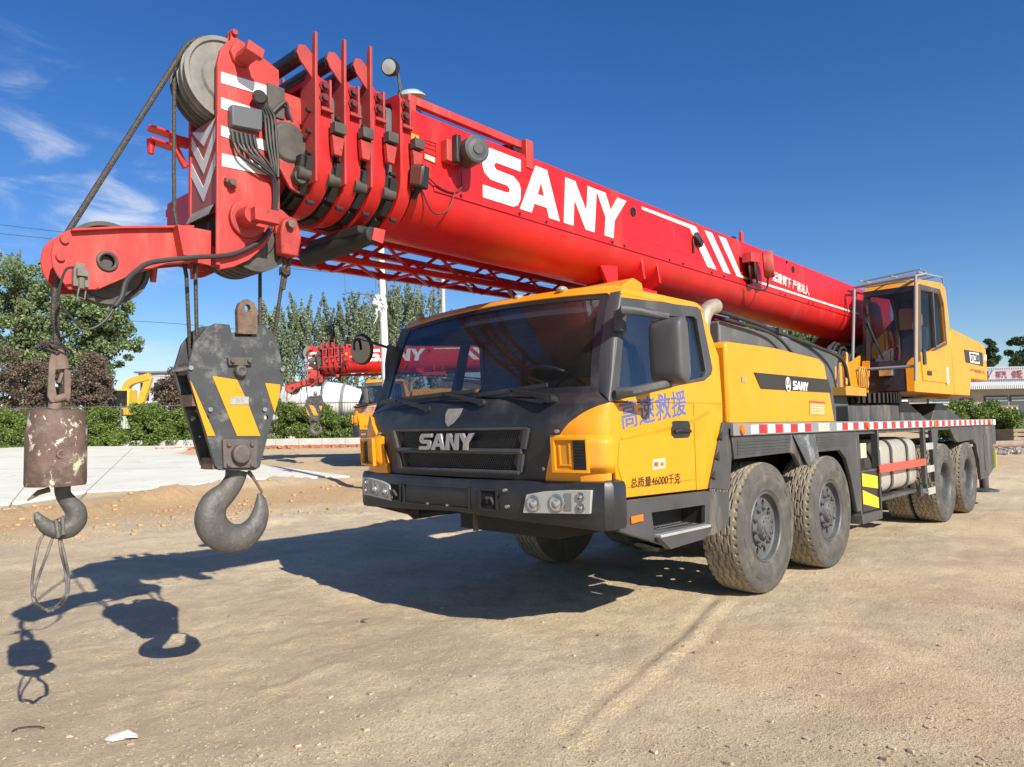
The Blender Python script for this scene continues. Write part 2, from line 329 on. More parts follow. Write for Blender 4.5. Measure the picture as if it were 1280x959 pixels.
def rrect(x0, z0, x1, z1, r, n=4): return arc(x1-r, z1-r, r, 0, 90, n)+arc(x0+r, z1-r, r, 90, 180, n)+arc(x0+r, z0+r, r, 180, 270, n)+arc(x1-r, z0+r, r, 270, 360, n)
def XZ(pts, y): return [(p[0], y, p[1]) for p in pts]
def cr_spline(pts, n=8):
    pts = [V(p) for p in pts]; P = [pts[0]*2-pts[1]]+pts+[pts[-1]*2-pts[-2]]; o = []
    for i in range(1, len(P)-2):
        for k in range(n):
            t = k/n; a, b, c, d = P[i-1:i+3]
            o.append(.5*((2*b)+(c-a)*t+(2*a-5*b+4*c-d)*t*t+(3*b-a-3*c+d)*t**3))
    return o+[pts[-1]]
def ground_h(x, y):
    d = (V((x, y, 0))-V((CP.x, CP.y, 0))).dot(V((CF.x, CF.y, 0)).normalized())
    t = d-14.0; h = .05*(math.sqrt(t*t+1)+t)/2
    return min(h, 1.0) + .006*max(0, h-1.0)
# ================================================================== main crane truck
CR8 = empty('mobile_crane', (0, 0, 0), 'large yellow and red truck crane with long red boom, parked nearest on the dirt', 'truck crane')
TH = .003
# ---------------- cab
def lerp(a, b, t): return a*(1-t)+b*t
def interp(x, xs, ys):
    if x <= xs[0]: return ys[0]
    for i in range(len(xs)-1):
        if x <= xs[i+1]: return ys[i]+(ys[i+1]-ys[i])*(x-xs[i])/(xs[i+1]-xs[i])
    return ys[-1]
def xf(z): return interp(z, [1.08, 1.45, 1.50, 1.62], [2.425, 2.45, 2.446, 2.395])
def front(s, z):                                     # s in [-1,1] across the cab face
    a = abs(s); sg = 1 if s >= 0 else -1; x0 = xf(z)
    if a < .6: y = .95*a/.6; return V((x0-.035*(y/.9)**2, sg*y, z))
    t = (a-.6)/.4; xa = x0-.035*(.95/.9)**2; A = (xa, .95); K = (x0-.075, 1.27); B = (2.25, 1.303)
    return V((A[0]*(1-t)**2+2*K[0]*t*(1-t)+B[0]*t*t, sg*(A[1]*(1-t)**2+2*K[1]*t*(1-t)+B[1]*t*t), z))
zr = [1.10, 1.18, 1.27, 1.35, 1.42, 1.48, 1.53, 1.56, 1.585, 1.60, 1.612]
sbr = [.543, .555, .575, .60, .64, .68, .735, .775, .84, .90, 1.0]
def sb(z): return interp(z, zr, sbr)
cabn = MB()
ZS = [1.10+.512*i/24 for i in range(25)]
cabn.sheet(lambda a, b: front((2*a-1)*sb(1.10+.512*b), 1.10+.512*b), 40, 24, .03)
def Wb(s): return V((2.335-.115*s*s, 1.19*s, 1.69))
def Wt(s): return V((2.085-.095*s*s, 1.13*s, 2.385+.035*(1-s*s)))
def Wp(s, t): return Wb(s).lerp(Wt(s), t) + V((.03*sin(pi*t), 0, 0))
cabn.sheet(lambda a, b: front(2*a-1, 1.612).lerp(Wb(2*a-1), b) + V((.012*sin(pi*b), 0, 0)), 40, 5, .03)
CAB = cabn.build('cab_nose', BLKP, CR8, smooth=30)
CAB['label'] = 'black cab nose panel between the two yellow corners'
def corner_panel(sg):
    mb = MB(); mb.sheet(lambda a, b: front(sg*lerp(sb(1.10+.512*b), 1.0, a), 1.10+.512*b), 14, 24, .03)
    # raised vent surround that swells out of the panel
    def bump(a, b):
        s = .585+a*(1.03-.585); z = 1.155+b*.25; p = front(sg*min(s, 1), z)
        k = min(1, min(a, 1)*14)*min(1, (1-b)*6, b*6); k = max(0, k)
        n = V((.75, sg*.65, 0)) if a > .6 else V((1, sg*.25*a, 0))
        return p + n.normalized()*(.004+.045*k) + V((-.03*max(0, a-.8)*5, 0, 0))
    mb.sheet(bump, 26, 16, .02)
    o = mb.build('corner_panel', YEL, CR8, smooth=40)
    # recess with dark slats
    mb = MB()
    def sp(s, z, off): p = front(sg*s, z); return p + V((.93, sg*.36, 0)).normalized()*off
    def patch(s0, s1, z0, z1, off, mi=0, th=.01): mb.sheet(lambda a, b: sp(lerp(s0, s1, a), lerp(z0, z1, b), off), 6, 6, th, mi)
    patch(.615, .80, 1.175, 1.375, .054)
    mb.build('vent_plate', YELD, CR8)
    mb = MB(); patch(.715, .795, 1.182, 1.368, .060); 
    for i in range(9): z = 1.19+i*.02; mb.sheet(lambda a, b: sp(lerp(.718, .792, a), z+.010*b, .066+.006*b), 4, 1, .006)
    mb.build('vent', BLKP, CR8)
    mb = MB()
    for (s0, s1, z0, z1) in ((.60, .618, 1.165, 1.385), (.797, .815, 1.165, 1.385), (.60, .815, 1.372, 1.39), (.60, .815, 1.16, 1.178)): patch(s0, s1, z0, z1, .072, 0, .03)
    for (s0, s1, z0, z1) in ((.635, .70, 1.205, 1.215), (.635, .645, 1.205, 1.34), (.69, .70, 1.205, 1.35)): patch(s0, s1, z0, z1, .061, 0, .01)
    mb.build('vent_frame', YEL, CR8, bevel=.004)
    return o
corner_panel(1); corner_panel(-1)
# grille
mb = MB()
for z0, z1, w0, w1 in ((1.315, 1.44, .68, .72), (1.165, 1.275, .625, .665)):
    for i in range(-70, 71):                        # honeycomb wires
        y = i*.021
        for dy in (-1, 1):
            h = z1-z0; k = dy*h*.6
            ya, yb = y, y+k
            if min(ya, yb) < -w0 or max(ya, yb) > w0: continue
            mb.beam((xf(z0)+.004-.035*(ya/.9)**2, ya, z0), (xf(z1)+.004-.035*(yb/.9)**2, yb, z1), .0045, .008, up=(1, 0, 0))
mb.build('grille_mesh', BLKP, CR8, smooth=0)
mb = MB()
def yrow(z, w, off, h, n=16, dep=.03):              # curved horizontal bar
    mb.sheet(lambda a, b: V((xf(z)+off+.006*sin(pi*b)-.035*((2*a-1)*w/.9)**2, (2*a-1)*w, z-h/2+h*b)), n, 3, dep)
yrow(1.295, .69, .034, .040); yrow(1.295, .675, .045, .012); yrow(1.452, .74, .022, .02); yrow(1.15, .66, .034, .028)
for sg in (-1, 1):
    for z0, z1, wa, wb in ((1.15, 1.275, .645, .672), (1.31, 1.452, .69, .735)):
        mb.sheet(lambda a, b: V((xf(lerp(z0, z1, b))+.022-.035*(lerp(wa, wb, b)/.9)**2, sg*(lerp(wa, wb, b)-.015+.04*a), lerp(z0, z1, b))), 3, 4, .025)
mb.build('grille_frame', CHAR, CR8, bevel=.003)
q = quadmap((2.483, -.355, 1.300), (2.483, .255, 1.300), (2.487, .275, 1.425), (2.487, -.335, 1.425))
sany(MB(), q, (1, 0, 0), .022).build('grille_lettering', CHRM, CR8, bevel=.004)
sh = [(-.115, 1.612), (.055, 1.612), (.045, 1.56), (.0, 1.50), (-.06, 1.475), (-.10, 1.51), (-.125, 1.57)]
MB().prism([(xf(z)+.003+.0*y, y, z) for y, z in sh], (.004, 0, 0)).build('worn_badge_patch', mat('worn_badge', (.25, .245, .22), .6, var=.2, vs=20), CR8)
mb = MB()
for y, z in ((.99, 1.43), (.86, 1.18), (-.99, 1.43)): mb.cyl((xf(z)-.045, y, z), (xf(z)-.02, y, z), .013, 12)
mb.build('bolt', STEEL, CR8)
# windscreen
MB().sheet(lambda a, b: Wp((2*a-1)*.955, .05+.90*b), 30, 12, .006).build('windscreen', GLASS, CR8, smooth=60)
mb = MB()
for s0, s1, t0, t1 in ((-1, 1, -.01, .055), (-1, 1, .945, 1.0), (-1, -.95, .05, .95), (.95, 1, .05, .95)):
    mb.sheet(lambda a, b: Wp(lerp(s0, s1, a), lerp(t0, t1, b))+V((.002, 0, 0)), 24, 8, .016)
mb.build('windscreen_frame', BLKP, CR8, smooth=60)
def seam(t): return V((2.25, 1.303, 1.612)).lerp(V((1.985, 1.232, 2.385)), t)
mb = MB()
def pil(a, b):
    A = Wp(1, b); B = seam(b); K = V((max(A.x, B.x)+.012, B.y-.005, (A.z+B.z)/2))
    return A*(1-a)**2+K*2*a*(1-a)+B*a*a
mb.sheet(pil, 8, 12, .03); mb.mirror_y(); mb.build('windscreen_pillar', CHAR, CR8, smooth=50)
# side panels (left one read off the photo, right one mirrored)
def side(pxs): return [spt(*p) for p in pxs]
FO = side([(766, 503.6), (807, 491.7), (849, 481.8), (880.8, 475.8), (888.7, 468.9), (890.7, 461), (875.8, 387.6), (870.9, 382.7)]) + [(1.98, 2.345)]
seamp = [(seam(t).x, seam(t).z) for t in (0, .5, .94)]
FOUT = [seamp[0]] + FO[1:-1] + [(seamp[2][0], 2.335), seamp[1]]
G1 = side([(783, 399), (849, 396), (849, 476.8), (775.8, 481.8)]); G1[3] = (2.13, 1.70); G1[0] = (1.965, 2.235)
G2 = side([(857, 395), (867, 396), (870.9, 400), (882.4, 464.9), (879.8, 470.9), (858, 476.8)])
S3 = lambda pts, off=0: [(x, sy(z)+off, z) for x, z in pts]
# door and cab side skin
DR = [(2.25, 1.612), (2.245, 1.45), (2.2, 1.19), (2.19, .985)]
b1 = spt(886, 611); b2 = spt(903, 528); b3 = spt(903, 505); b4 = spt(897, 440)
doorx = 1.19
bot = lambda x: lerp(.985, b1[1], (2.19-x)/(2.19-b1[0]))
sill_low = [p for p in FOUT[1:4]]
door = [(2.19, .985), (doorx, bot(doorx)), (doorx, 1.70)] + [FOUT[2], FOUT[1], (2.25, 1.612), (2.245, 1.45), (2.2, 1.19)]
lowz = 1.62
d1 = [(2.19, .985), (doorx, bot(doorx)), (doorx, lowz), (2.25, lowz-.008), (2.245, 1.45), (2.2, 1.19)]
sidep = [(doorx-.006, bot(doorx)), b1, b2, b3, (b3[0]+.0, lowz), (doorx-.006, lowz)]
up = [(b3[0], lowz), (b4[0]-.01, 2.0), (.885, 2.36), (1.98, 2.37), (seamp[2][0], 2.337)] + FO[-2:-1] + FO[-3:0:-1] + [(2.20, lowz)]
def two(fn):
    for k in (1, -1): fn(k)
def flip(pts, k): return [(x, k*y, z) for x, y, z in pts]
def mk(k):
    dr = MB().prism(flip(S3(d1), k), (0, -k*.035, 0)).build('door', YEL, CR8, bevel=.007)
    def crease(p, q, h=.022, w=.05):   # pressed crease
        return [(*p, 0), (*q, 0)]
    mb = MB()
    # two pressed ridges and the raised lower panel edge
    cz = side([(776, 545), (806, 539), (866, 521), (887, 510)])
    for z0, l in ((0, cz),):
        for i in range(len(l)-1):
            a, b = l[i], l[i+1]
            mb.add([(a[0], k*(sy(a[1])-.002), a[1]-.05), (a[0], k*(sy(a[1])+.011), a[1]-.012), (a[0], k*(sy(a[1])-.002), a[1]), (b[0], k*(sy(b[1])-.002), b[1]-.05), (b[0], k*(sy(b[1])+.011), b[1]-.012), (b[0], k*(sy(b[1])-.002), b[1])], [(0, 1, 4, 3), (1, 2, 5, 4), (0, 3, 5, 2), (0, 2, 1), (3, 4, 5)])
    mb.prism(flip(S3([(2.15, 1.36), (1.75, 1.40), (1.27, 1.36), (1.235, 1.05), (2.12, 1.05), (2.185, 1.2)], .0), k), (0, k*.007, 0))
    mb.build('door_pressing', YEL, dr, bevel=.006, smooth=50)
    MB().prism(flip(S3(sidep), k), (0, -k*.035, 0)).build('side_panel', YEL, CR8, bevel=.006)
    MB().prism(flip(S3(up), k), (0, -k*.035, 0)).build('side_panel', YEL, CR8, bevel=.004)
    MB().prism([flip(S3(FOUT, .004), k), flip(S3(G1, .004), k), flip(S3(G2, .004), k)], (0, -k*.05, 0)).build('window_frame', CHAR, CR8, bevel=.006)
    gm = GLASSD if k > 0 else GLASS
    for g in (G1, G2): MB().prism(flip(S3(g, -.02), k), (0, -k*.006, 0)).build('side_window', gm, CR8, smooth=0)
    # handle
    hx0, hz0 = spt(839, 548); hx1, hz1 = spt(861, 526)
    o = MB().prism(flip(S3(rrect(hx1, hz0, hx0, hz1, .04), 0), k), (0, k*.012, 0)).build('door_handle', BLKP, dr, bevel=.004)
    MB().tube([(hx1+.02, k*1.325, hz0+.045), (hx1+.05, k*1.335, hz0+.055), (hx0-.05, k*1.335, hz0+.055), (hx0-.02, k*1.325, hz0+.045)], .011, 8).build('grip', BLKP, o)
two(mk)
# roof
def roof(a, b):
    s = 2*a-1; th = s*pi/2; y = 1.236*(abs(sin(th))**.42)*(1 if s > 0 else -1 if s < 0 else 0)
    zc = abs(cos(th))**.55; xr = .885; e = Wt(max(-1, min(1, y/1.13))); ex = e.x-.0
    if abs(y) > 1.13: ex = 1.985+.0*y
    t = b; x = lerp(ex+.012, xr, t); hgt = .105*min(1, (t/.06))**.5 if t < .06 else .105
    base = lerp(e.z-.0 if abs(y) <= 1.13 else 2.368, 2.368, min(1, t/.06))
    if t > .93: k = (t-.93)/.07; hgt *= math.sqrt(max(0, 1-k*k))
    return V((x, y, max(base, 2.368+hgt*zc) if t >= .06 else lerp(base, 2.368+.105*zc, (t/.06)**.6)))
MB().sheet(roof, 48, 40, .025).build('roof', YEL, CR8, smooth=50)
MB().box((.885, -1.22, 1.0), (.92, 1.22, 2.37)).build('rear_wall', YELD, CR8)
MB().box((.93, -1.26, .9), (2.2, 1.26, 1.02)).box((1.95, -1.2, 1.0), (2.3, 1.2, 1.3)).build('cab_floor', DARK, CR8)
# roof marker lamps and hatch
mb = MB()
for y in (.72, -.95, .28): 
    mb.ball((2.0, y, 2.465), .035, 8, sc=(1.4, 1, .8))
mb.build('marker_lamp', mat('smoked_marker', (.3, .27, .22), .3), CR8)
mb = MB().prism([(1.9, .15, 2.468), (1.9, -.45, 2.468), (1.3, -.5, 2.468), (1.25, .2, 2.468)], (0, 0, .035)); mb.tube([(1.85, .1, 2.51), (1.6, -.1, 2.55), (1.3, -.2, 2.51)], .02)
mb.build('roof_hatch', DARK, CR8, bevel=.008)
mb = MB().prism([(1.62, .45, 2.47), (1.28, .45, 2.47), (1.30, .45, 2.57), (1.42, .45, 2.60), (1.55, .45, 2.53)], (0, .5, 0)); mb.build('roof_fairing', YELD, CR8, bevel=.01)
# interior
mb = MB()
mb.sheet(lambda a, b: V((2.32-.12*(2*a-1)**2-.42*b, (2*a-1)*1.15, 1.675+.05*sin(pi*b)+.015*cos(6*a))), 20, 8, .1); mb.build('dashboard', DASH, CR8, smooth=60)
mb = MB()
for y in (.62, -.62):
    mb.box((1.25, y-.26, 1.25), (1.75, y+.26, 1.42)).prism([(1.18, y-.25, 1.40), (1.34, y-.25, 1.40), (1.22, y-.25, 2.02), (1.10, y-.25, 2.02)], (0, .5, 0)).box((1.10, y-.13, 2.03), (1.19, y+.13, 2.2))
mb.build('cab_seat', SEAT, CR8, bevel=.04)
mb = MB(); cw, nw = V((1.98, .62, 1.78)), V((-.5, 0, .86)).normalized(); u, w = V((0, 1, 0)), nw.cross(V((0, 1, 0)))
mb.tube([cw+(u*cos(2*pi*i/28)+w*sin(2*pi*i/28))*.23 for i in range(28)], .015, 8, close=True)
for a in (90, 210, 330): mb.tube([cw-nw*.03, cw+(u*cos(R(a))+w*sin(R(a)))*.23], .014, 6)
mb.cyl(cw-nw*.3, cw-nw*.02, .03); mb.build('steering_wheel', BLKP, CR8)
mb = MB().box((.94, -1.2, 1.9), (.96, 1.2, 2.36)).sheet(lambda a, b: V((lerp(1.98, .95, b), (2*a-1)*1.17, 2.345)), 6, 6, .02); mb.build('headlining', CURT, CR8)
mb = MB().sheet(lambda a, b: Wp(lerp(-.93, .93, a), lerp(.82, .93, b))-V((.04, 0, 0)), 10, 3, .01); mb.build('sun_visor', SHADE, CR8)
# wipers
def wiper(P0, P1, P2):
    mb = MB(); mb.tube([P0-V((.03, 0, 0)), P0+V((.04, 0, .01))], .030, 12); mid = (P0*.62+P1*.38)
    mb.tube([P0+V((.03, 0, .01)), mid+V((.03, 0, .012)), P1+V((.02, 0, .01))], [.024, .017, .010], 8)
    mb.beam(P1*1.0-(P2-P1)*.0+V((.012, 0, 0)), P2+V((.012, 0, 0)), .018, .030); mb.beam(P1, P1+(P1-P2)+V((0, 0, 0)), .018, .030)
    return mb.build('wiper', BLKP, CR8)
for (a, b, c_) in (((538, 513), (497, 500), (478, 503)), ((605, 505), (555, 493), (520, 497)), ((690, 500), (640, 488), (600, 494))):
    P0 = on('x', 2.37, *a); P1 = on('x', 2.345, *b); P2 = on('x', 2.335, *c_); P2.z = max(P2.z, 1.70); wiper(P0, P1, P2)
# lettering on the door
def sq(a, b, c_, d, off=.010):
    o = [spt(*p) for p in (a, b, c_, d)]; return quadmap(*[(x, sy(z)+off, z) for x, z in o])
tm = text_mb(MB(), '高速救援', sq((778, 537), (857.5, 518), (856, 487), (774, 502), 0), (0, 1, 0), 0, bold=.011)
tm.v = [V((p.x, sy(p.z)+.0025+(p.y-sy(p.z))*.02, p.z)) for p in tm.v]
tm.build('blue_door_lettering', BLUE, CR8, smooth=0)
text_mb(MB(), '总质量46000千克', sq((787, 609.5), (849, 604), (849, 591), (787, 597.5), .0075), (0, 1, 0), .002, bold=.004).build('weight_lettering', BLKL, CR8, smooth=0)
def decal(name, px, m, off=.006, par=CR8, th=.002):
    l = [spt(*p) for p in px]; return MB().prism([(x, sy(z)+off, z) for x, z in l], (0, th, 0)).build(name, m, par, smooth=0)
decal('door_sticker', [(814, 574.5), (830, 572.5), (830, 585.5), (814, 587.5)], mat('pale_sticker', (.72, .52, .36), .5), .009)
text_mb(MB(), '限 4t', sq((816, 584), (828, 582.5), (828, 576), (816, 578), .013), (0, 1, 0), .001, bold=.01).build('sticker_mark', mat('sticker_ink', (.5, .12, .05), .5), CR8, smooth=0)
# dark trim behind the cab and the step skirt
T3 = lambda px, y=1.33: [(on('y', y, *p).x, y, on('y', y, *p).z) for p in px]
MB().prism(T3([(904, 528), (887, 611), (912, 613), (918, 528)], 1.32), (0, -.05, 0)).build('rear_trim', CHAS, CR8, bevel=.005)
mb = MB()
for p in ((901, 546), (897, 571), (892, 595)):
    q0 = on('y', 1.325, *p); mb.prism([(q0.x-.015, 1.322, q0.z-.03), (q0.x+.03, 1.322, q0.z-.01), (q0.x-.01, 1.322, q0.z+.035)], (0, .012, 0))
mb.build('trim_clip', BLKP, CR8)
def skirt(k):
    out_ = [(p[0], k*1.35, p[2]) for p in T3([(775, 627), (886, 614), (912, 615), (911, 657), (893, 669), (831, 682), (775, 665)], 1.35)]
    hole = [(p[0], k*1.35, p[2]) for p in T3([(815, 641), (882, 631), (882, 654), (818, 663)], 1.35)]
    sk = MB().prism([out_, hole], (0, -k*.04, 0)).build('step_skirt', CHAS, CR8, bevel=.006)
    hx = [p[0] for p in hole]; hz = [p[2] for p in hole]
    MB().box((min(hx)-.02, k*1.12, min(hz)-.03), (max(hx)+.02, k*1.14, max(hz)+.02)).box((min(hx)-.02, k*1.12, max(hz)+.0), (max(hx)+.02, k*1.31, max(hz)+.02)).box((min(hx)-.03, k*1.12, min(hz)-.03), (min(hx)-.005, k*1.31, max(hz))).box((max(hx)+.005, k*1.12, min(hz)-.03), (max(hx)+.03, k*1.31, max(hz))).build('step_recess', DARK, sk)
    x0, x1, z0 = 1.17, 1.84, min(hz)-.012
    tr = MB().box((x0, k*1.14, z0-.012), (x1, k*1.40, z0+.008)).build('step_tread', ALU, sk, bevel=.003)
    mb = MB()
    for r_ in range(3):
        for c__ in range(16): mb.cyl((x0+.04+c__*.039, k*(1.20+r_*.065), z0+.008), (x0+.04+c__*.039, k*(1.20+r_*.065), z0+.016), .012, 8)
    mb.build('tread_stud', DARK, tr)
    MB().prism([(x0-.02, k*1.405, z0-.012), (x1+.02, k*1.405, z0-.012), (x1-.10, k*1.405, z0-.10), (x0+.1, k*1.405, z0-.085)], (0, -k*.05, 0)).build('step_lip', CHAS, sk, bevel=.005)
    a = on('y', 1.352, 787.5, 646); b_ = on('y', 1.352, 802.5, 653)
    MB().prism([(a.x, k*1.352, a.z), (b_.x, k*1.352, a.z+.005), (b_.x, k*1.352, b_.z+.01), (a.x, k*1.352, b_.z+.005)], (0, k*.014, 0)).build('side_marker', ORNG, sk, bevel=.004)
two(skirt)
# ---------------- bumper
PL = [V((2.505, 0)), V((2.502, .33)), V((2.480, .655)), V((2.43, .97)), V((2.385, 1.26)), V((2.36, 1.325)), V((2.31, 1.36)), V((2.18, 1.362))]
def bplan(s):
    sg = 1 if s >= 0 else -1; a = abs(s)*(len(PL)-1); i = min(int(a), len(PL)-2); p = PL[i].lerp(PL[i+1], a-i); t = (PL[i+1]-PL[i]).normalized(); n = V((t.y, -t.x))
    if i < 1: n = V((1, 0))
    return p.x, p.y*sg, n.x, n.y*sg
def bpf(a, b):
    x, y, nx, ny = bplan(2*a-1); k = abs(y)/1.36; zb = lerp(.855, .80, k); zt = lerp(1.088, 1.105, k)
    pr = [(-.05, zb-.01), (-.012, zb), (0, zb+.03), (.004, lerp(zb, zt, .5)), (0, zt-.03), (-.014, zt-.004), (-.05, zt), (-.20, zt+.006), (-.20, zb-.01), (-.05, zb-.01)]
    i = min(int(b*9+1e-6), 9); o_, z = pr[i]; return V((x+nx*o_*1.0, y+ny*o_*(.3 if o_ < -.1 else 1), z))
BU = MB().grid(bpf, 56, 9).build('bumper', BLKP, CR8, smooth=32)
def bq(y0, y1, z0, z1, off, th, mb, mi=0):
    def g(a, b):
        y = lerp(y0, y1, a); x = interp(abs(y), [p.y for p in PL[:5]], [p.x for p in PL[:5]]); return V((x+off, y, lerp(z0, z1, b)))
    mb.sheet(g, 6, 1, th, mi)
mb = MB()
for sg, y0, y1 in ((1, .35, .49), (-1, -.76, -.62)):
    for a, b, c_, d in ((y0-.015, y0, .885, 1.03), (y1, y1+.015, .885, 1.03), (y0-.015, y1+.015, 1.02, 1.035), (y0-.015, y1+.015, .88, .893)): bq(a, b, c_, d, .014, .02, mb)
bq(-.56, .23, 1.028, 1.04, .012, .012, mb); bq(-.56, .23, .875, .885, .012, .012, mb); bq(-.56, -.55, .88, 1.04, .012, .012, mb); bq(.22, .23, .88, 1.04, .012, .012, mb)
mb.build('bumper_frame', BLKP, BU, bevel=.003)
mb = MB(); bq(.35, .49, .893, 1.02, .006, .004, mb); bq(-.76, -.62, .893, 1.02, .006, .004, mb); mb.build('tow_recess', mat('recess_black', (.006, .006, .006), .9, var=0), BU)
mb = MB()
for y in (.43, -.69): mb.tube([(2.49, y-.03, .93), (2.512, y-.02, .97), (2.512, y+.02, .97), (2.49, y+.03, .93)], .012, 8)
mb.build('tow_hook', CHAS, BU)
mb = MB()
for y, z in ((-.25, .89), (-.02, .89), (.58, 1.03), (.60, .92), (-.84, 1.0), (-.84, .90)): mb.cyl((2.46, y, z), (2.513 if abs(y) < .7 else 2.475, y, z), .012, 10)
mb.build('bolt', STEEL, BU)
MB().cyl((2.35, .12, .86), (2.35, .12, .70), .022, 10).build('drain_pipe', GREASE, CR8)
mb = MB(); mb.box((.2, -.55, .62), (1.9, .55, .84)); mb.build('underbody', DARK, CR8)
def headlight(k):
    n = V((2.43-2.385, (1.26-.97)*1, 0)); t = V((2.385-2.48, 1.26-.655, 0)).normalized(); nn = V((t.y, -t.x, 0))
    O = V((2.467, .655, 0))
    f = lambda d, z, o: V(((O+t*d+nn*o).x, k*(O+t*d+nn*o).y, z))
    h = MB().prism([f(.075, .885, .006), f(.59, .905, .006), f(.605, 1.055, .006), f(.44, 1.05, .006), f(.25, 1.035, .006), f(.105, 1.01, .006)], (f(0, 0, .03)-f(0, 0, 0))).build('headlight', LENS, CR8, bevel=.006)
    mb = MB()
    for d, z, r in ((.17, .955, .052), (.35, .965, .055), (.53, 1.012, .027), (.53, .945, .027)):
        c_ = f(d, z, .036); ax = f(d, z, 1)-f(d, z, 0); mb.lathe([(r, -.004), (r, .006), (r*.86, .008), (r*.80, -.001), (r*.5, -.001), (r*.42, .012), (r*.2, .016), (.001, .017)], c_, ax, 24)
    mb.build('lamp', REFL, h, smooth=40)
    mb = MB()
    for d, z, r in ((.17, .955, .052), (.35, .965, .055), (.53, 1.012, .027), (.53, .945, .027)):
        c_ = f(d, z, .035); ax = f(d, z, 1)-f(d, z, 0); mb.tube([c_+ax*.006+(t*V((1, k, 1))*cos(2*pi*i/24)+V((0, 0, 1))*sin(2*pi*i/24))*r for i in range(24)], .004, 6, close=True)
    mb.prism([f(.41, .92, .037), f(.46, .92, .037), f(.46, 1.03, .037), f(.41, 1.03, .037)], (f(0, 0, .004)-f(0, 0, 0)))
    mb.build('lamp_ring', mat('lamp_grey_ring', (.2, .2, .19), .3), h)  # plain grey rings round the lamps, with a divider bar
two(headlight)
# ---------------- mirrors
def mfn(a, b):
    th = 2*pi*a; e = .38; ca = abs(cos(th))**e*(1 if cos(th) > 0 else -1); sa = abs(sin(th))**e*(1 if sin(th) > 0 else -1)
    zz = lerp(1.725, 2.165, b); k = (1-abs(2*b-1)**7)**.5 if abs(2*b-1) < 1 else .02
    return V((1.90+(.055 if ca < 0 else .085)*ca*k+.02*b, 1.555+.125*sa*(.82+.18*k), zz))
mi = MB().grid(mfn, 32, 20).build('side_mirror', mat('mirror_housing', (.085, .085, .086), .55, var=.12, dirt=(.17, .16, .15), damt=.5, ds=6, streak=True), CR8, smooth=50)
MB().box((1.835, 1.45, 1.77), (1.838, 1.66, 2.12)).build('mirror_glass', MIRR, mi)
mb = MB(); mb.tube([on('y', 1.32, 776, 392), on('y', 1.40, 778, 387), on('y', 1.45, 800, 389), (1.93, 1.56, 2.17)], [.035, .034, .03, .028], 10); mb.obox(on('y', 1.29, 775, 402), (.035, 0, .005), (0, .03, 0), (0, 0, .07)); mb.build('mirror_arm', CHAR, mi, bevel=.006)
mb = MB(); mb.tube([on('y', 1.33, 772, 491), on('y', 1.42, 790, 490), (1.93, 1.56, 1.73)], [.04, .034, .03], 10); mb.build('mirror_foot', CHAR, mi)
c0 = on('y', -1.5, 452, 437)
rm = MB().lathe([(.001, .012), (.095, .010), (.105, 0), (.108, -.012), (.09, -.028), (.001, -.04)], c0, (.88, .42, -.15), 24); rm.v = [V((p.x, c0.y+(p.y-c0.y)*1.15, c0.z+(p.z-c0.z)*1.35)) for p in rm.v]
rm = rm.build('round_mirror', BLKP, CR8, smooth=50)
mb = MB().lathe([(.001, .001), (.092, .001), (.092, .004), (.001, .004)], c0+V((.0, 0, 0)), (.88, .42, -.15), 24)
mb.v = [V((p.x, c0.y+(p.y-c0.y)*1.15, c0.z+(p.z-c0.z)*1.35))+V((.013, .006, -.002)) for p in mb.v]; mb.build('mirror_glass', mat('convex_mirror', (.20, .21, .22), .12, metal=1, var=.0), rm)
mb = MB(); mb.tube(cr_spline([on('y', -1.24, 493, 437), on('y', -1.35, 470, 430), on('y', -1.5, 449, 424), on('y', -1.5, 443, 428), on('y', -1.5, 443, 438)], 5), .012, 8)
mb.tube([on('y', -1.22, 492, 433), on('y', -1.25, 487, 455), on('y', -1.22, 484, 476)], [.06, .045, .02], 8); mb.build('mirror_arm', BLKP, rm)
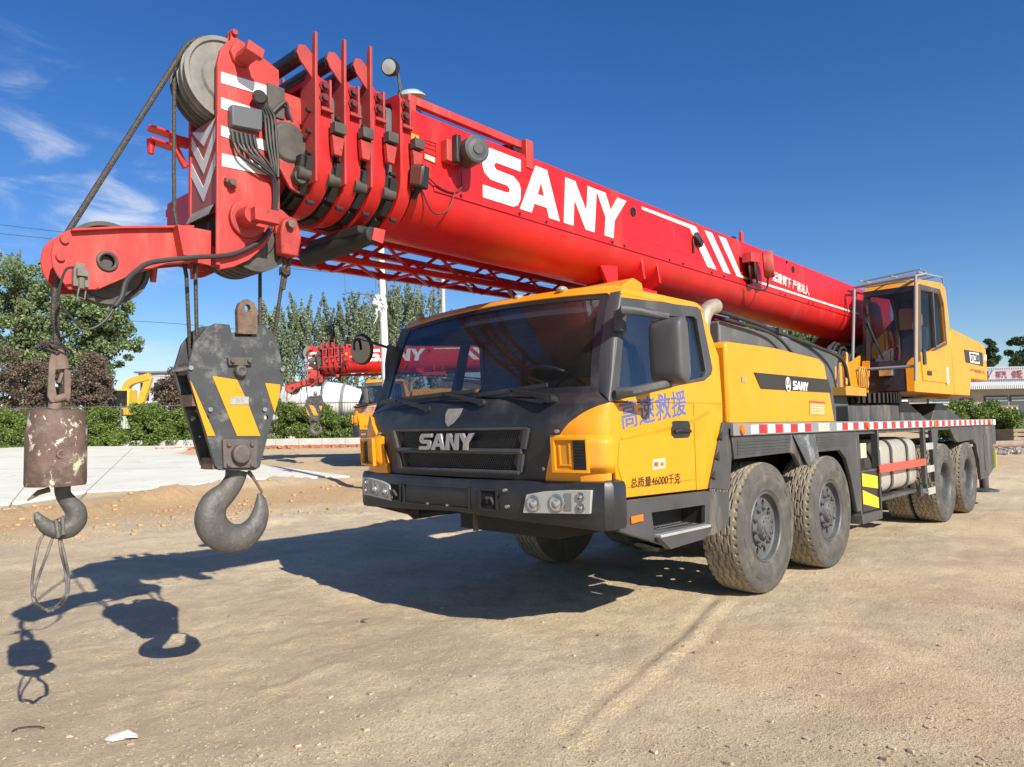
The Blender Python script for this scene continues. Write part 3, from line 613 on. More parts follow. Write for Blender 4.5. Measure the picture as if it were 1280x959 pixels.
# ---------------- wheels
AX = (0.0, -1.457, -5.817, -7.165); WR = .5615
def wheel_mesh(dual):
    hw = .155; NT = 192
    def prof(a):                                    # half cross-section across the tread, a in 0..1
        return a
    def tf(a, b):
        th = 2*pi*a; w = (2*b-1)*hw; r = WR - .010*(abs(w)/hw)**3
        k = int(round(a*NT)); zig = .010*(1 if (k//4) % 2 == 0 else -1)
        for g in (-.085, -.03, .03, .085):
            if abs(w-(g+zig)) < .0075: r -= .016
        if abs(w) > .128 and (k % 4) == 0: r -= .016
        if .04 < abs(w) < .075 and (k % 8) == (0 if w > 0 else 4): r -= .010
        return V((r*sin(th), w, r*cos(th)))
    t = MB().grid(tf, NT, 62)
    side = [(WR-.012, hw), (WR-.03, hw+.012), (WR-.075, hw+.019), (.42, hw+.022), (.405, hw+.027), (.395, hw+.024), (.36, hw+.020), (.335, hw+.008), (.325, hw+.010), (.31, hw-.002), (.295, hw-.012)]
    s = MB()
    for k in (1, -1): s.lathe([(r, k*h) for r, h in side], (0, 0, 0), (0, 1, 0), 72, caps=False)
    for r0 in (.455,):                              # raised sidewall marks
        for i in range(14):
            a0 = i*2*pi/14; s.tube([(r0*sin(a0+j*.03), hw+.022, r0*cos(a0+j*.03)) for j in range(8)], .0025, 5)
    rim = MB()
    if not dual:
        rim.lathe([(.300, hw-.035), (.303, hw-.005), (.293, hw+.004), (.283, hw-.006), (.277, hw-.05), (.262, hw-.06)], (0, 0, 0), (0, 1, 0), 64, caps=False)
        outer = [(.265*cos(2*pi*i/60), hw-.058, .265*sin(2*pi*i/60)) for i in range(60)]
        holes = []
        for i in range(10):
            a0 = 2*pi*(i+.5)/10; c_ = V((.212*cos(a0), hw-.058, .212*sin(a0))); u = V((cos(a0), 0, sin(a0))); w = V((-sin(a0), 0, cos(a0)))
            holes.append([c_+u*.031*cos(2*pi*j/14)+w*.024*sin(2*pi*j/14) for j in range(14)])
        rim.prism([outer]+holes, (0, -.02, 0))
        rim.lathe([(.176, hw-.058), (.170, hw-.040), (.135, hw-.036), (.115, hw-.034), (.105, hw-.004), (.098, hw+.004), (.06, hw+.006), (.055, hw+.014), (.001, hw+.016)], (0, 0, 0), (0, 1, 0), 40, caps=False)
    else:
        rim.lathe([(.300, hw-.035), (.303, hw-.005), (.293, hw+.004), (.283, hw-.006), (.272, hw-.05), (.262, hw-.16), (.24, hw-.20), (.18, hw-.215), (.14, hw-.20), (.11, hw-.20), (.11, hw-.06), (.09, hw-.045), (.001, hw-.04)], (0, 0, 0), (0, 1, 0), 64, caps=False)
    nuts = MB(); hb = hw-.045 if not dual else hw-.21
    for i in range(10):
        a0 = 2*pi*i/10+.1; c_ = V((.157*cos(a0), hb, .157*sin(a0))); nuts.cyl(c_, c_+V((0, .026, 0)), .017, 6); nuts.cyl(c_+V((0, .026, 0)), c_+V((0, .040, 0)), .010, 10)
    if not dual:
        for i in range(10): a0 = 2*pi*i/10+.4; c_ = V((.083*cos(a0), hw-.008, .083*sin(a0))); nuts.cyl(c_, c_+V((0, .02, 0)), .010, 6)
    return t, s, rim, nuts
PROTO = {}
def wheel(x, y, k, dual, rot):
    key = dual
    w = empty('wheel', (x, k*y, WR)); w.parent = CR8; w.rotation_euler = (0, rot, 0 if k > 0 else pi)
    if key not in PROTO:
        t, s, rm_, nu = wheel_mesh(dual)
        rm_.add(nu.v, nu.f)
        PROTO[key] = [t.build('tyre_tread', TREAD, w, smooth=28), s.build('sidewall', RUB, w, smooth=50), rm_.build('rim', RIM, w, smooth=35)]
    else:
        for o in PROTO[key]: c = o.copy(); C.objects.link(c); c.parent = w
for i, x in enumerate(AX):
    for k in (1, -1):
        wheel(x, 1.30-.175, k, i > 1, .5*i+.3*k)
        if i > 1: wheel(x, 1.30-.175-.36, k, True, .9*i)
# ---------------- chassis
mb = MB().box((-8.6, -.45, .75), (2.0, -.33, 1.15)).box((-8.6, .33, .75), (2.0, .45, 1.15)).box((-8.6, -.33, .8), (1.9, .33, .9)).build('frame', DARK, CR8)
mb = MB()
for x in AX: mb.cyl((x, -1.0, WR), (x, 1.0, WR), .085, 14); mb.ball((x, 0, WR), .2, 10); mb.box((x-.07, .5, WR), (x+.07, .62, .95)); mb.box((x-.07, -.62, WR), (x+.07, -.5, .95)); 
for x in AX[:2]:
    mb.lathe([(.001, 0), (.20, 0), (.20, .03), (.001, .035)], (x+.3, .35, .33), (0, 0, 1), 24); mb.cyl((x+.3, .35, .33), (x+.3, .35, .9), .05)
mb.build('axle', DARK, CR8)
MB().box((-8.74, -1.33, 1.32), (.66, 1.33, 1.40)).build('deck', CHAS, CR8)
def strip(k):
    st = MB().box((-8.76, k*1.335, 1.362), (.70, k*1.365, 1.462)).box((-8.76, k*1.20, 1.42), (.70, k*1.34, 1.458)).build('deck_rail', GREY, CR8, bevel=.004)
    mb = MB(); x = .40; j = 0
    segs = []
    while x > -8.6:
        gap = (-.86 > x > -1.35) 
        if not gap: segs.append((x, j)); j += 1
        x -= .158
    for x, j in segs: mb.box((x-.140, k*1.364, 1.375), (x, k*1.3675, 1.447), j % 2)
    mb.build('reflective_tape', [WHTR, mat('red_reflective', (.50, .02, .03), .4, var=.1)], st, smooth=0)
    mb = MB()
    for x in (.56, -2.40, -5.05, -8.45): mb.lathe([(.001, 0), (.04, 0), (.038, .016), (.02, .022), (.001, .022)], (x, k*1.366, 1.41), (0, k, 0), 16)
    mb.build('side_marker', ORNG, st)
    MB().box((-1.30, k*1.3645, 1.37), (-1.02, k*1.3670, 1.452)).build('pale_plate', mat('pale_plate', (.45, .46, .40), .6, var=.2, vs=40), st)
two(strip)
def fender(k):
    x9 = lambda pts: [(x, k*1.34, z) for x, z in pts]
    a1 = arc(0, WR, .63, 20, 160, 14); a2 = arc(AX[1], WR, .63, 20, 160, 14)
    pts = [(.68, 1.36), (.64, 1.17)] + [(x, z) for x, z in a1 if z > 1.0 and x < .6][0:12] + [(-.62, 1.05), (-.86, 1.05)] + [(x, z) for x, z in a2 if z > 1.02] + [(-2.02, .62), (-2.06, .50), (-2.16, .50), (-2.02, 1.0), (-1.98, 1.36)]
    pts = [(.68, 1.36), (.65, 1.175), (-.42, 1.19), (-.50, 1.17), (-.62, 1.06), (-.92, 1.06), (-.98, 1.17), (-1.62, 1.17), (-1.78, 1.08), (-1.90, .88), (-2.05, .50), (-2.17, .50), (-2.13, 1.36)]
    MB().prism(x9(pts), (0, -k*.04, 0)).build('fender', CHAS, CR8, bevel=.006)
    mb = MB()
    for z in (1.21, 1.235, 1.26, 1.285, 1.31): mb.box((-1.90, k*1.338, z), (-1.02, k*1.346, z+.010)).box((-.42, k*1.338, z), (.60, k*1.346, z+.010))
    mb.build('fender_rib', CHAS, CR8)
    # inner wheel-house and bracket
    mb = MB(); mb.box((-2.15, k*.7, 1.20), (.66, k*1.30, 1.24)); mb.box((-2.12, k*.7, .50), (-2.06, k*1.31, 1.30)); mb.build('wheel_house', DARK, CR8)
    MB().prism([(-.46, k*1.345, 1.345), (-.95, k*1.345, 1.345), (-.98, k*1.37, 1.10), (-.72, k*1.37, 1.04)], (0, k*.012, 0)).build('fender_bracket', mat('scuffed_grey', (.085, .088, .095), .5, var=.2, dirt=(.42, .42, .42), damt=.7, ds=7), CR8, bevel=.005)
    q = quadmap((-.86, k*1.3725, 1.14), (-.66, k*1.3725, 1.14), (-.62, k*1.362, 1.30), (-.85, k*1.362, 1.30))
    # outrigger leg housing by the first pair of wheels
    mb = MB(); mb.box((-2.78, k*1.28, .44), (-2.74, k*1.36, 1.36)); mb.box((-2.20, k*1.28, .44), (-2.16, k*1.34, 1.36)); mb.box((-2.78, k*.9, .36), (-2.14, k*1.36, .46)); mb.box((-2.75, k*.8, .9), (-2.2, k*1.1, 1.3)); mb.box((-2.74, k*1.10, .90), (-2.22, k*1.34, .925))
    o = mb.build('outrigger_housing', CHAS, CR8, bevel=.006)
    mb = MB(); mb.box((-2.72, k*1.325, .48), (-2.22, k*1.34, .90), 0)
    for i, (a, b) in enumerate(((.48, .60), (.70, .84))):
        mb.prism([(-2.72, k*1.341, a), (-2.22, k*1.341, a+.09 if i == 0 else a+.06), (-2.22, k*1.341, min(.9, b+.12)), (-2.72, k*1.341, b)], (0, k*.003, 0), 1)
    mb.build('hazard_plate', [BLKP, mat('yellow_hazard', (.78, .52, .02), .45)], o, smooth=0)
    MB().box((-2.42, k*1.30, 1.06), (-2.24, k*1.335, 1.22)).build('valve_plate', mat('cream_plate', (.5, .49, .36), .6, dirt=(.1, .1, .08), damt=.8, ds=30), o)
    # side guard beam and ladder
    MB().box((-4.56, k*1.33, .87), (-2.74, k*1.37, .96)).build('side_guard', LITR, CR8, bevel=.006)
    mb = MB(); mb.box((-4.60, k*1.31, .62), (-4.54, k*1.36, 1.36)); mb.box((-4.98, k*1.22, .50), (-4.93, k*1.27, 1.36)); mb.box((-4.62, k*1.25, .46), (-4.52, k*1.30, .62)); lad = mb.build('ladder', CHAS, CR8, bevel=.004)
    mb = MB()
    for z in (1.09, .79, .50): mb.box((-4.93, k*1.22, z), (-4.60, k*1.37, z+.035)).box((-4.93, k*1.36, z-.02), (-4.60, k*1.372, z+.07))
    mb.build('ladder_rung', ALU, lad, bevel=.003)
    # rear fender
    rp = [(-5.02, 1.36), (-5.05, .62), (-5.12, .62), (-5.22, 1.0), (-5.36, 1.36)]
    rp2 = [(-5.95, 1.36), (-6.20, 1.17), (-6.42, 1.12), (-7.3, 1.14), (-7.52, 1.06), (-7.68, .80), (-7.74, .48), (-8.30, .50), (-8.74, .62), (-8.74, 1.36)]
    MB().prism(x9(rp), (0, -k*.05, 0)).prism(x9(rp2), (0, -k*.05, 0)).build('fender', CHAS, CR8, bevel=.006)
    mb = MB().box((-8.36, k*1.338, .62), (-8.05, k*1.35, 1.20)); mb.build('locker_door', CHAS, CR8, bevel=.008)
    MB().box((-9.02, k*1.05, 1.02), (-8.78, k*1.34, 1.44)).box((-8.86, k*.9, .62), (-8.76, k*1.34, .98)).build('rear_outrigger', CHAS, CR8, bevel=.01)
    MB().box((-8.80, k*1.30, .64), (-8.775, k*1.37, .92)).build('tail_marker', mat('yellow_green_marker', (.75, .72, .03), .4), CR8)
    MB().box((-9.03, k*1.06, 1.36), (-8.79, k*1.345, 1.452)).build('tail_tape', WHTR, CR8)
two(fender)
mb = MB().cyl((-8.62, 1.2, .25), (-8.62, 1.2, .8), .07).lathe([(.001, 0), (.22, 0), (.22, .03), (.08, .06), (.001, .06)], (-8.62, 1.2, .22), (0, 0, 1), 20).build('outrigger_foot', CHAS, CR8)
# fuel tank with straps and air filter
def rr_section(y0, z0, y1, z1, r): return rrect(y0, z0, y1, z1, r, 5)
sec = rr_section(.72, .60, 1.27, 1.24, .14)
tk = MB().prism([(-3.10, y, z) for y, z in sec], (-1.38, 0, 0)).build('fuel_tank', mat('tank_metal', (.50, .48, .42), .42, metal=.35, var=.12, dirt=(.3, .25, .18), damt=.6, ds=5), CR8, bevel=.03, smooth=40)
mb = MB()
for x in (-3.42, -4.05): mb.prism([[(x, y, z) for y, z in rr_section(.70, .58, 1.285, 1.255, .15)], [(x, y, z) for y, z in rr_section(.722, .602, 1.265, 1.235, .14)]], (-.07, 0, 0))
mb.build('tank_strap', CHAS, tk, smooth=40)
mb = MB().cyl((-2.95, 1.0, .74), (-2.95, 1.0, 1.22), .13, 20).cyl((-3.0, 1.12, .66), (-3.1, 1.25, .66), .05); mb.tube(cr_spline([(-2.8, .9, 1.25), (-2.9, 1.15, 1.15), (-3.05, 1.2, .95), (-2.95, 1.18, .8)], 5), .02)
mb.build('air_tank', DARK, CR8, smooth=40)
MB().box((-4.6, 1.0, .52), (-3.0, 1.25, .56)).build('tank_shelf', CHAS, CR8)
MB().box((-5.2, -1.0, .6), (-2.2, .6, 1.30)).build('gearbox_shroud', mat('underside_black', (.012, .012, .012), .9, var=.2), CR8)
# ---------------- engine cover behind the cab
hp = [on('y', 1.30, *p) for p in ((912, 427), (970, 435), (1024, 448), (1031, 455), (1044, 526))]
pts = [(.66, 1.462), (.66, hp[0].z-.03), (.63, hp[0].z)] + [(p.x, p.z) for p in hp[1:]]; pts[-1] = (pts[-1][0], 1.462)
eb = MB().prism([(x, 1.30, z) for x, z in pts], (0, -.62, 0)).build('engine_cover', YEL, CR8, bevel=.03, smooth=40)
qq = lambda px, y: [on('y', y, *p) for p in px]
MB().prism(qq([(942, 465.5), (1035, 474.5), (1039, 491), (951, 486)], 1.303), (0, .003, 0)).build('black_band', BLKL, eb, smooth=0)
l = qq([(991, 487), (1010, 489), (1010, 478.5), (991, 476)], 1.309); sany(MB(), quadmap(l[0], l[1], l[2], l[3]), (0, 1, 0), .003).build('band_lettering', WHT, eb, smooth=0)
lc = qq([(985, 480.5)], 1.309)[0]; mb = MB()
ring = lambda r, n=28, ph=0: [(lc.x-r*cos(2*pi*i/n)*.8, 1.309, lc.z+r*sin(2*pi*i/n)) for i in range(n)]
mb.prism([ring(.068), ring(.058)], (0, .003, 0))
def bar(p, q, w): 
    p, q = V(p), V(q); d = (q-p).normalized(); n = V((-d.z, 0, d.x))*w/2; mb.prism([p+n, q+n, q-n, p-n], (0, .003, 0))
bar((lc.x, 1.309, lc.z+.058), (lc.x+.034, 1.309, lc.z-.038), .014); bar((lc.x, 1.309, lc.z+.058), (lc.x-.034, 1.309, lc.z-.038), .014)
bar((lc.x-.032, 1.309, lc.z-.038), (lc.x, 1.309, lc.z-.012), .012); bar((lc.x+.032, 1.309, lc.z-.038), (lc.x, 1.309, lc.z-.012), .012)
mb.build('band_emblem', WHT, eb, smooth=0)
l = qq([(1012, 518.5), (1031, 519), (1031, 502.5), (1012, 501)], 1.304); qn = quadmap(*l)
mb = MB().prism(l, (0, .002, 0)).build('notice_sticker', mat('orange_notice', (.70, .33, .13), .5), eb, smooth=0)
mb = MB(); mb.prism([qn(0, .86), qn(1, .86), qn(1, 1), qn(0, 1)], (0, .005, 0), 1)
for r_ in range(4):
    for c_ in range(5): mb.prism([qn(.08+c_*.18, .1+r_*.19), qn(.08+c_*.18+.11, .1+r_*.19), qn(.08+c_*.18+.11, .19+r_*.19), qn(.08+c_*.18, .19+r_*.19)], (0, .004, 0), 0)
mb.build('notice_text', [mat('notice_pale', (.8, .62, .35), .5), mat('notice_red', (.6, .07, .04), .5)], eb, smooth=0)
l = qq([(927, 478), (932, 478), (932, 471), (927, 471)], 1.304); MB().prism(l, (0, .002, 0)).build('worn_label', mat('worn_label_m', (.3, .28, .2), .6), eb, smooth=0)
mb = MB().prism([(-.2, .35, 1.45), (-.2, .35, 2.44), (-3.2, .35, 2.33), (-3.6, .35, 1.45)], (0, .45, 0)).build('grey_cover', mat('cover_grey', (.09, .095, .1), .6, var=.2, dirt=(.2, .19, .17), damt=.4, ds=4), CR8, bevel=.02)
mb = MB(); mb.tube(cr_spline([(.2, .75, 2.56), (-.8, .8, 2.49), (-1.6, .8, 2.42), (-2.4, .85, 2.33), (-2.9, .95, 2.2), (-3.1, .95, 1.9)], 8), .022); mb.tube(cr_spline([(-.2, .85, 2.45), (-1.2, .87, 2.38), (-1.7, .9, 2.16)], 6), .016); mb.obox((-1.45, .82, 2.44), (.05, 0, 0), (0, .03, 0), (0, 0, .03))
mb.build('hose', CABLE, CR8)
ex = [(.70, 1.12, 1.9), (.70, 1.12, 2.15), (.70, 1.12, 2.26), (.66, 1.12, 2.36), (.57, 1.12, 2.43), (.46, 1.12, 2.46)]
e0 = MB().tube(cr_spline(ex, 5), [.064]*26, 20).build('exhaust_stack', mat('stained_exhaust', (.42, .37, .28), .5, metal=.4, var=.2, vs=10, dirt=(.2, .13, .08), damt=.6, ds=9), CR8, smooth=60)
# ---------------- superstructure
tc_ = (-3.9, .0)
mb = MB().lathe([(.72, 1.44), (.80, 1.46), (.80, 1.66), (.74, 1.68), (.001, 1.68)], (-4.35, .3, 0), (0, 0, 1), 48, caps=False)
mb.box((-4.1, -.3, 1.44), (-3.05, .95, 1.655)); mb.prism([(-6.6, .9, 1.455), (-5.2, .9, 1.455), (-5.2, .9, 1.72), (-5.6, .9, 1.74)], (0, -1.8, 0)); mb.prism([(-8.6, .95, 1.45), (-6.6, .95, 1.45), (-6.9, .95, 1.73), (-7.3, .95, 1.73)], (0, -1.9, 0))
mb.build('turret_base', CHAS, CR8, bevel=.012)
mb = MB()
for i in range(72):
    a = 2*pi*i/72; p = V((-4.35+.82*cos(a), .3+.82*sin(a), 0)); mb.obox((p.x, p.y, 1.76), (.02*cos(a), .02*sin(a), 0), (-.012*sin(a), .012*cos(a), 0), (0, 0, .065))
mb.lathe([(.78, 1.69), (.81, 1.70), (.81, 1.82), (.60, 1.84)], (-4.35, .3, 0), (0, 0, 1), 64, caps=False)
mb.build('slewing_ring', DARK, CR8)
mb = MB(); mb.box((-8.4, -1.2, 1.84), (-3.6, .62, 1.96)); mb.box((-8.3, -1.1, 1.96), (-5.8, .5, 2.5))
for y in (-.45, .55):
    mb.prism([(-3.05, y, 1.86), (-6.9, y, 1.86), (-7.1, y, 3.0), (-6.4, y, 3.1), (-5.2, y, 2.55), (-4.3, y, 2.28), (-3.2, y, 2.2)], (0, .04, 0))
mb.build('turntable_frame', YELD, CR8, bevel=.01)
mb = MB(); rnd = random.Random(3)
for x in (-3.1, -3.25, -3.42, -3.6):
    y = .80+rnd.uniform(-.05, .05); h = rnd.uniform(.12, .34); mb.cyl((x, y, 1.84), (x, y, 1.9+h), .035, 12); mb.cyl((x, y, 1.9+h), (x, y, 1.96+h), .022, 8)
mb.box((-3.7, .68, 1.78), (-2.98, .95, 1.88)); mb.box((-3.42, .72, 2.0), (-3.3, .84, 2.18)); mb.tube(cr_spline([(-3.25, .8, 2.2), (-3.2, .9, 2.3), (-3.1, .92, 2.1), (-3.0, .95, 1.9)], 5), .018)
for k in range(3): mb.tube(cr_spline([(-3.75-.08*k, .85, 1.9), (-3.75-.08*k, .86, 2.1), (-3.82-.08*k, .86, 2.16), (-3.88-.08*k, .86, 2.05), (-3.88-.08*k, .86, 1.9)], 5), .012)
mb.build('hydraulic_valves', mat('yellow_overspray', (.56, .28, .04), .5, var=.2, vs=9, dirt=(.25, .13, .06), damt=.6, ds=9), CR8)
mb = MB(); rnd = random.Random(5)
for k in range(9):
    x = -3.5-.12*k; mb.tube(cr_spline([(x, .5, 2.0), (x+.05, .55, 2.2+rnd.uniform(0, .2)), (x-.35, .5, 2.32+rnd.uniform(0, .2)), (x-.6, .4, 2.1)], 6), .018)
mb.build('hydraulic_hose', CABLE, CR8)
MB().cyl((-5.6, -.35, 2.35), (-5.6, .45, 2.35), .28, 28).build('winch_drum', DARK, CR8)
# luffing cylinder
mb = MB(); mb.cyl(TB @ V((.9, .09, 1.95)), TB @ V((3.2, .09, 2.35)), .15, 20); mb.build('luffing_cylinder', GREY, CR8)
# operator cab
OY = 1.30
ocs = [(-4.50, 1.84), (-4.62, 2.25), (-4.80, 3.28), (-4.95, 3.40), (-6.10, 3.50), (-6.32, 3.44), (-6.42, 3.0), (-6.50, 1.84)]
win = [(-4.86, 2.32), (-4.97, 3.26), (-5.95, 3.32), (-6.10, 3.16), (-6.16, 2.62), (-5.6, 2.50)]
oc = MB()
for y, s in ((OY, -1), (.62, 1)): oc.prism([[(x, y, z) for x, z in ocs], [(x, y, z) for x, z in win]], (0, s*.04, 0))
oc.prism([(x, OY-.04, z) for x, z in ((-4.80, 3.28), (-4.95, 3.40), (-6.10, 3.50), (-6.32, 3.44), (-6.30, 3.40), (-6.10, 3.46), (-4.95, 3.36), (-4.84, 3.28))], (0, -.60, 0))
oc.prism([(x, OY-.04, z) for x, z in ((-6.32, 3.44), (-6.42, 3.0), (-6.50, 1.84), (-6.46, 1.84), (-6.38, 3.0), (-6.28, 3.40))], (0, -.60, 0))
oc.box((-6.46, .66, 1.84), (-4.56, OY-.04, 1.90))
OC = oc.build('operator_cab', YEL, CR8, bevel=.02)
mb = MB().box((-6.25, .68, 1.92), (-6.22, OY-.06, 3.38)).box((-6.2, .665, 1.92), (-4.7, .675, 2.30)).box((-6.2, OY-.055, 1.92), (-4.75, OY-.045, 2.30)).box((-6.2, .68, 3.30), (-5.0, OY-.06, 3.33)); 
for y in (.661, OY-.049): mb.prism([[(x, y, z) for x, z in [(-4.58, 1.9), (-4.68, 2.25), (-4.84, 3.26), (-4.97, 3.35), (-6.10, 3.44), (-6.28, 3.38), (-6.36, 3.0), (-6.42, 1.9)]], [(x, y, z) for x, z in win]], (0, .006, 0))
mb.build('cab_lining', CURT, OC)
fr = lambda s, z: V((interp(z, [1.84, 2.25, 3.28], [-4.50, -4.62, -4.80]), lerp(.62, OY, s), z))   # raked front plane
mb = MB(); mb.sheet(lambda a, b: fr(lerp(.0, 1, a), lerp(1.86, 2.28, b))+V((.012, 0, 0)), 6, 6, .03); 
for s0, s1, z0, z1 in ((0, .06, 2.25, 3.3), (.94, 1, 2.25, 3.3), (0, 1, 3.22, 3.30)): mb.sheet(lambda a, b: fr(lerp(s0, s1, a), lerp(z0, z1, b))+V((.008, 0, 0)), 3, 3, .03)
mb.build('front_frame', BLKP, OC)
mb = MB()
for s0, s1 in ((-.005, .15), (.80, 1.005)): mb.sheet(lambda a, b: fr(lerp(s0+(.0 if s0 < .5 else .0), s1, a) if not (s0 > .5) else lerp(lerp(.86, .80, b) if b < .8 else lerp(.80, .92, (b-.8)/.2), s1, a), lerp(1.84, 2.30, b))+V((.022, 0, 0)), 6, 8, .035)
mb.build('front_corner', YEL, OC, bevel=.006)
MB().sheet(lambda a, b: fr(lerp(.05, .95, a), lerp(2.28, 3.24, b))+V((.0, 0, 0)), 4, 4, .006).build('front_window', GLASSO, OC)
MB().prism([(x, OY-.02, z) for x, z in win], (0, -.006, 0)).prism([(x, .64, z) for x, z in win], (0, .006, 0)).build('side_window', GLASS, OC, smooth=0)
MB().prism([[(x, OY+.002, z) for x, z in [(-4.70, 2.24), (-4.90, 3.33), (-5.98, 3.39), (-6.16, 3.2), (-6.22, 2.58), (-5.6, 2.46)]], [(x, OY+.002, z) for x, z in win]], (0, .008, 0)).box((-5.62, OY-.03, 2.5), (-5.58, OY+.01, 3.3)).build('window_frame', CHAR, OC, bevel=.004)
mb = MB().box((-5.9, .76, 2.0), (-5.4, 1.14, 2.2)).prism([(-5.85, .78, 2.2), (-5.70, .78, 2.2), (-5.95, .78, 2.85), (-6.05, .78, 2.85)], (0, .34, 0)).build('operator_seat', SEAT, OC, bevel=.03)
MB().box((-5.92, .84, 2.86), (-5.82, 1.08, 3.05)).build('head_rest', mat('orange_headrest', (.62, .32, .12), .8), OC, bevel=.03)
l = [(-5.0, OY+.012, 2.72), (-5.0, OY+.012, 2.95)]
MB().box((-4.98, 1.02, 2.72), (-4.94, 1.20, 3.02)).build('interior_panel', mat('amber_panel', (.72, .36, .1), .6), OC, bevel=.02)
door = MB().prism([(x, OY+.001, z) for x, z in [(-4.86, 2.0), (-4.80, 2.38), (-5.7, 2.46), (-6.2, 2.56), (-6.3, 2.0)]], (0, .012, 0)).prism([(x, OY+.01, z) for x, z in [(-5.02, 2.15), (-5.0, 2.33), (-5.6, 2.40), (-5.6, 2.15)]], (0, .008, 0)).build('cab_door', YEL, OC, bevel=.006)
mb = MB().box((-4.98, OY+.012, 2.22), (-4.86, OY+.035, 2.42)); mb.box((-5.25, OY+.02, 2.08), (-5.05, OY+.026, 2.14)); mb.build('door_handle', BLKP, door, bevel=.004)
MB().box((-6.16, OY+.013, 1.98), (-6.06, OY+.02, 2.24)).build('white_sticker', WHT, OC)
mb = MB(); mb.tube([fr(.3, 2.32)+V((.04, 0, 0)), fr(.12, 2.75)+V((.05, 0, 0)), fr(.05, 2.9)+V((.04, 0, 0))], .009, 6); mb.tube([fr(.42, 2.30)+V((.04, 0, 0)), fr(.2, 2.70)+V((.05, 0, 0)), fr(.08, 2.85)+V((.04, 0, 0))], .009, 6); mb.beam(fr(.42, 2.3)+V((.05, 0, 0)), fr(.1, 2.85)+V((.05, 0, 0)), .02, .02)
mb.build('wiper', BLKP, OC)
MB().obox(fr(.48, 2.12)+V((.05, 0, 0)), (.03, 0, 0), (0, .085, 0), (0, 0, .055)).build('work_lamp', REFL, OC, bevel=.01)
mb = MB(); o_ = V((.16, 0, 0)); a0, a1 = fr(-.10, 1.92)+o_, fr(-.10, 3.36)+o_; b0, b1_ = fr(1.06, 1.98)+o_, fr(1.06, 3.40)+o_
mb.tube([a0, a1, a1+V((-.5, 0, .08))], .019, 10); mb.tube([b0, b1_, b1_+V((-.5, 0, .10))], .019, 10); mb.tube([fr(-.10, 2.17)+o_, fr(1.06, 2.17)+o_], .02, 8); mb.tube([a1, b1_], .024, 8)
for i in range(4): mb.tube([V((-4.9-.25*i, .58, 3.47)), V((-4.9-.25*i, 1.34, 3.53))], .014, 6)
for y in (.58, 1.0, 1.34): mb.tube([V((-4.75, y, 3.46)), V((-6.0, y, 3.56)), V((-6.05, y, 3.48))], .014, 6)
mb.build('guard_rail', mat('grey_rail', (.27, .30, .33), .45, var=.1), OC)
# engine hood / counterweight behind the operator cab
cs = [(-6.50, 1.84), (-6.50, 2.80), (-6.62, 2.86), (-8.66, 2.77), (-8.84, 2.69), (-8.88, 2.12), (-7.66, 2.12), (-7.50, 1.84)]
cw_ = MB().prism([(x, OY, z) for x, z in cs], (0, -2.5, 0)).build('engine_hood', YEL, CR8, bevel=.03)
l = [on('y', OY+.002, *p) for p in ((1207, 453), (1229, 458), (1228, 441), (1205, 437))]; qn = quadmap(*l)
mb = MB().prism([l[0], l[1], l[2], l[3]], (0, .003, 0)).build('model_band', BLKL, cw_, smooth=0)
MB().prism([qn(.25, .06), qn(.78, .10), qn(.76, .92), qn(.24, .88)], (0, .006, 0)).build('model_plate', WHT, cw_, smooth=0)
qm = quadmap(*[qn(a, b)+V((0, .008, 0)) for a, b in ((.28, .2), (.75, .23), (.74, .8), (.28, .78))]); text_mb(MB(), 'STC500', qm, (0, 1, 0), .001, bold=.02).build('model_lettering', BLKL, cw_, smooth=0)
MB().box((-8.87, OY-.06, 2.14), (-8.82, OY+.004, 2.30)).build('hood_vent', mat('tail_red', (.16, .03, .02), .5), cw_)
l = [on('y', OY+.002, *p) for p in ((1230, 450), (1233, 451), (1233, 444), (1231, 443))]; MB().prism(l, (0, .003, 0)).build('hood_decal', WHT, cw_, smooth=0)
l = [on('y', OY+.002, *p) for p in ((1213, 465), (1231, 468), (1231, 463), (1213, 461))]; text_mb(MB(), '严禁站人', quadmap(*l), (0, 1, 0), .003, bold=.01).build('hood_lettering', mat('brown_ink', (.35, .12, .03), .6), cw_, smooth=0)
# ================================================================== boom (built in the boom frame, x' forward)
_before = set(CR8.children)
YC = .09; W0 = .33; ZT, ZS = 3.47, 2.98
def bprof(w, zt, zs, h, n=14):
    return [(YC+w, zs), (YC+w, zt-.04), (YC+w-.012, zt-.012), (YC+w-.04, zt), (YC-w+.04, zt), (YC-w+.012, zt-.012), (YC-w, zt-.04), (YC-w, zs)] + [(YC-w*cos(pi*i/n), zs-h*sin(pi*i/n)) for i in range(1, n)]
def bext(mb, prof, x0, x1, mi=0): return mb.prism([(x0, y, z) for y, z in prof], (x1-x0, 0, 0), mi)
BOOM = MB()
BOOM = bext(BOOM, bprof(W0, ZT, ZS, .27, 24), -2.6, 7.62).build('boom_base_section', RED, CR8, smooth=25, bevel=.0, T=TB)
FY = YC+W0                                           # left boom face
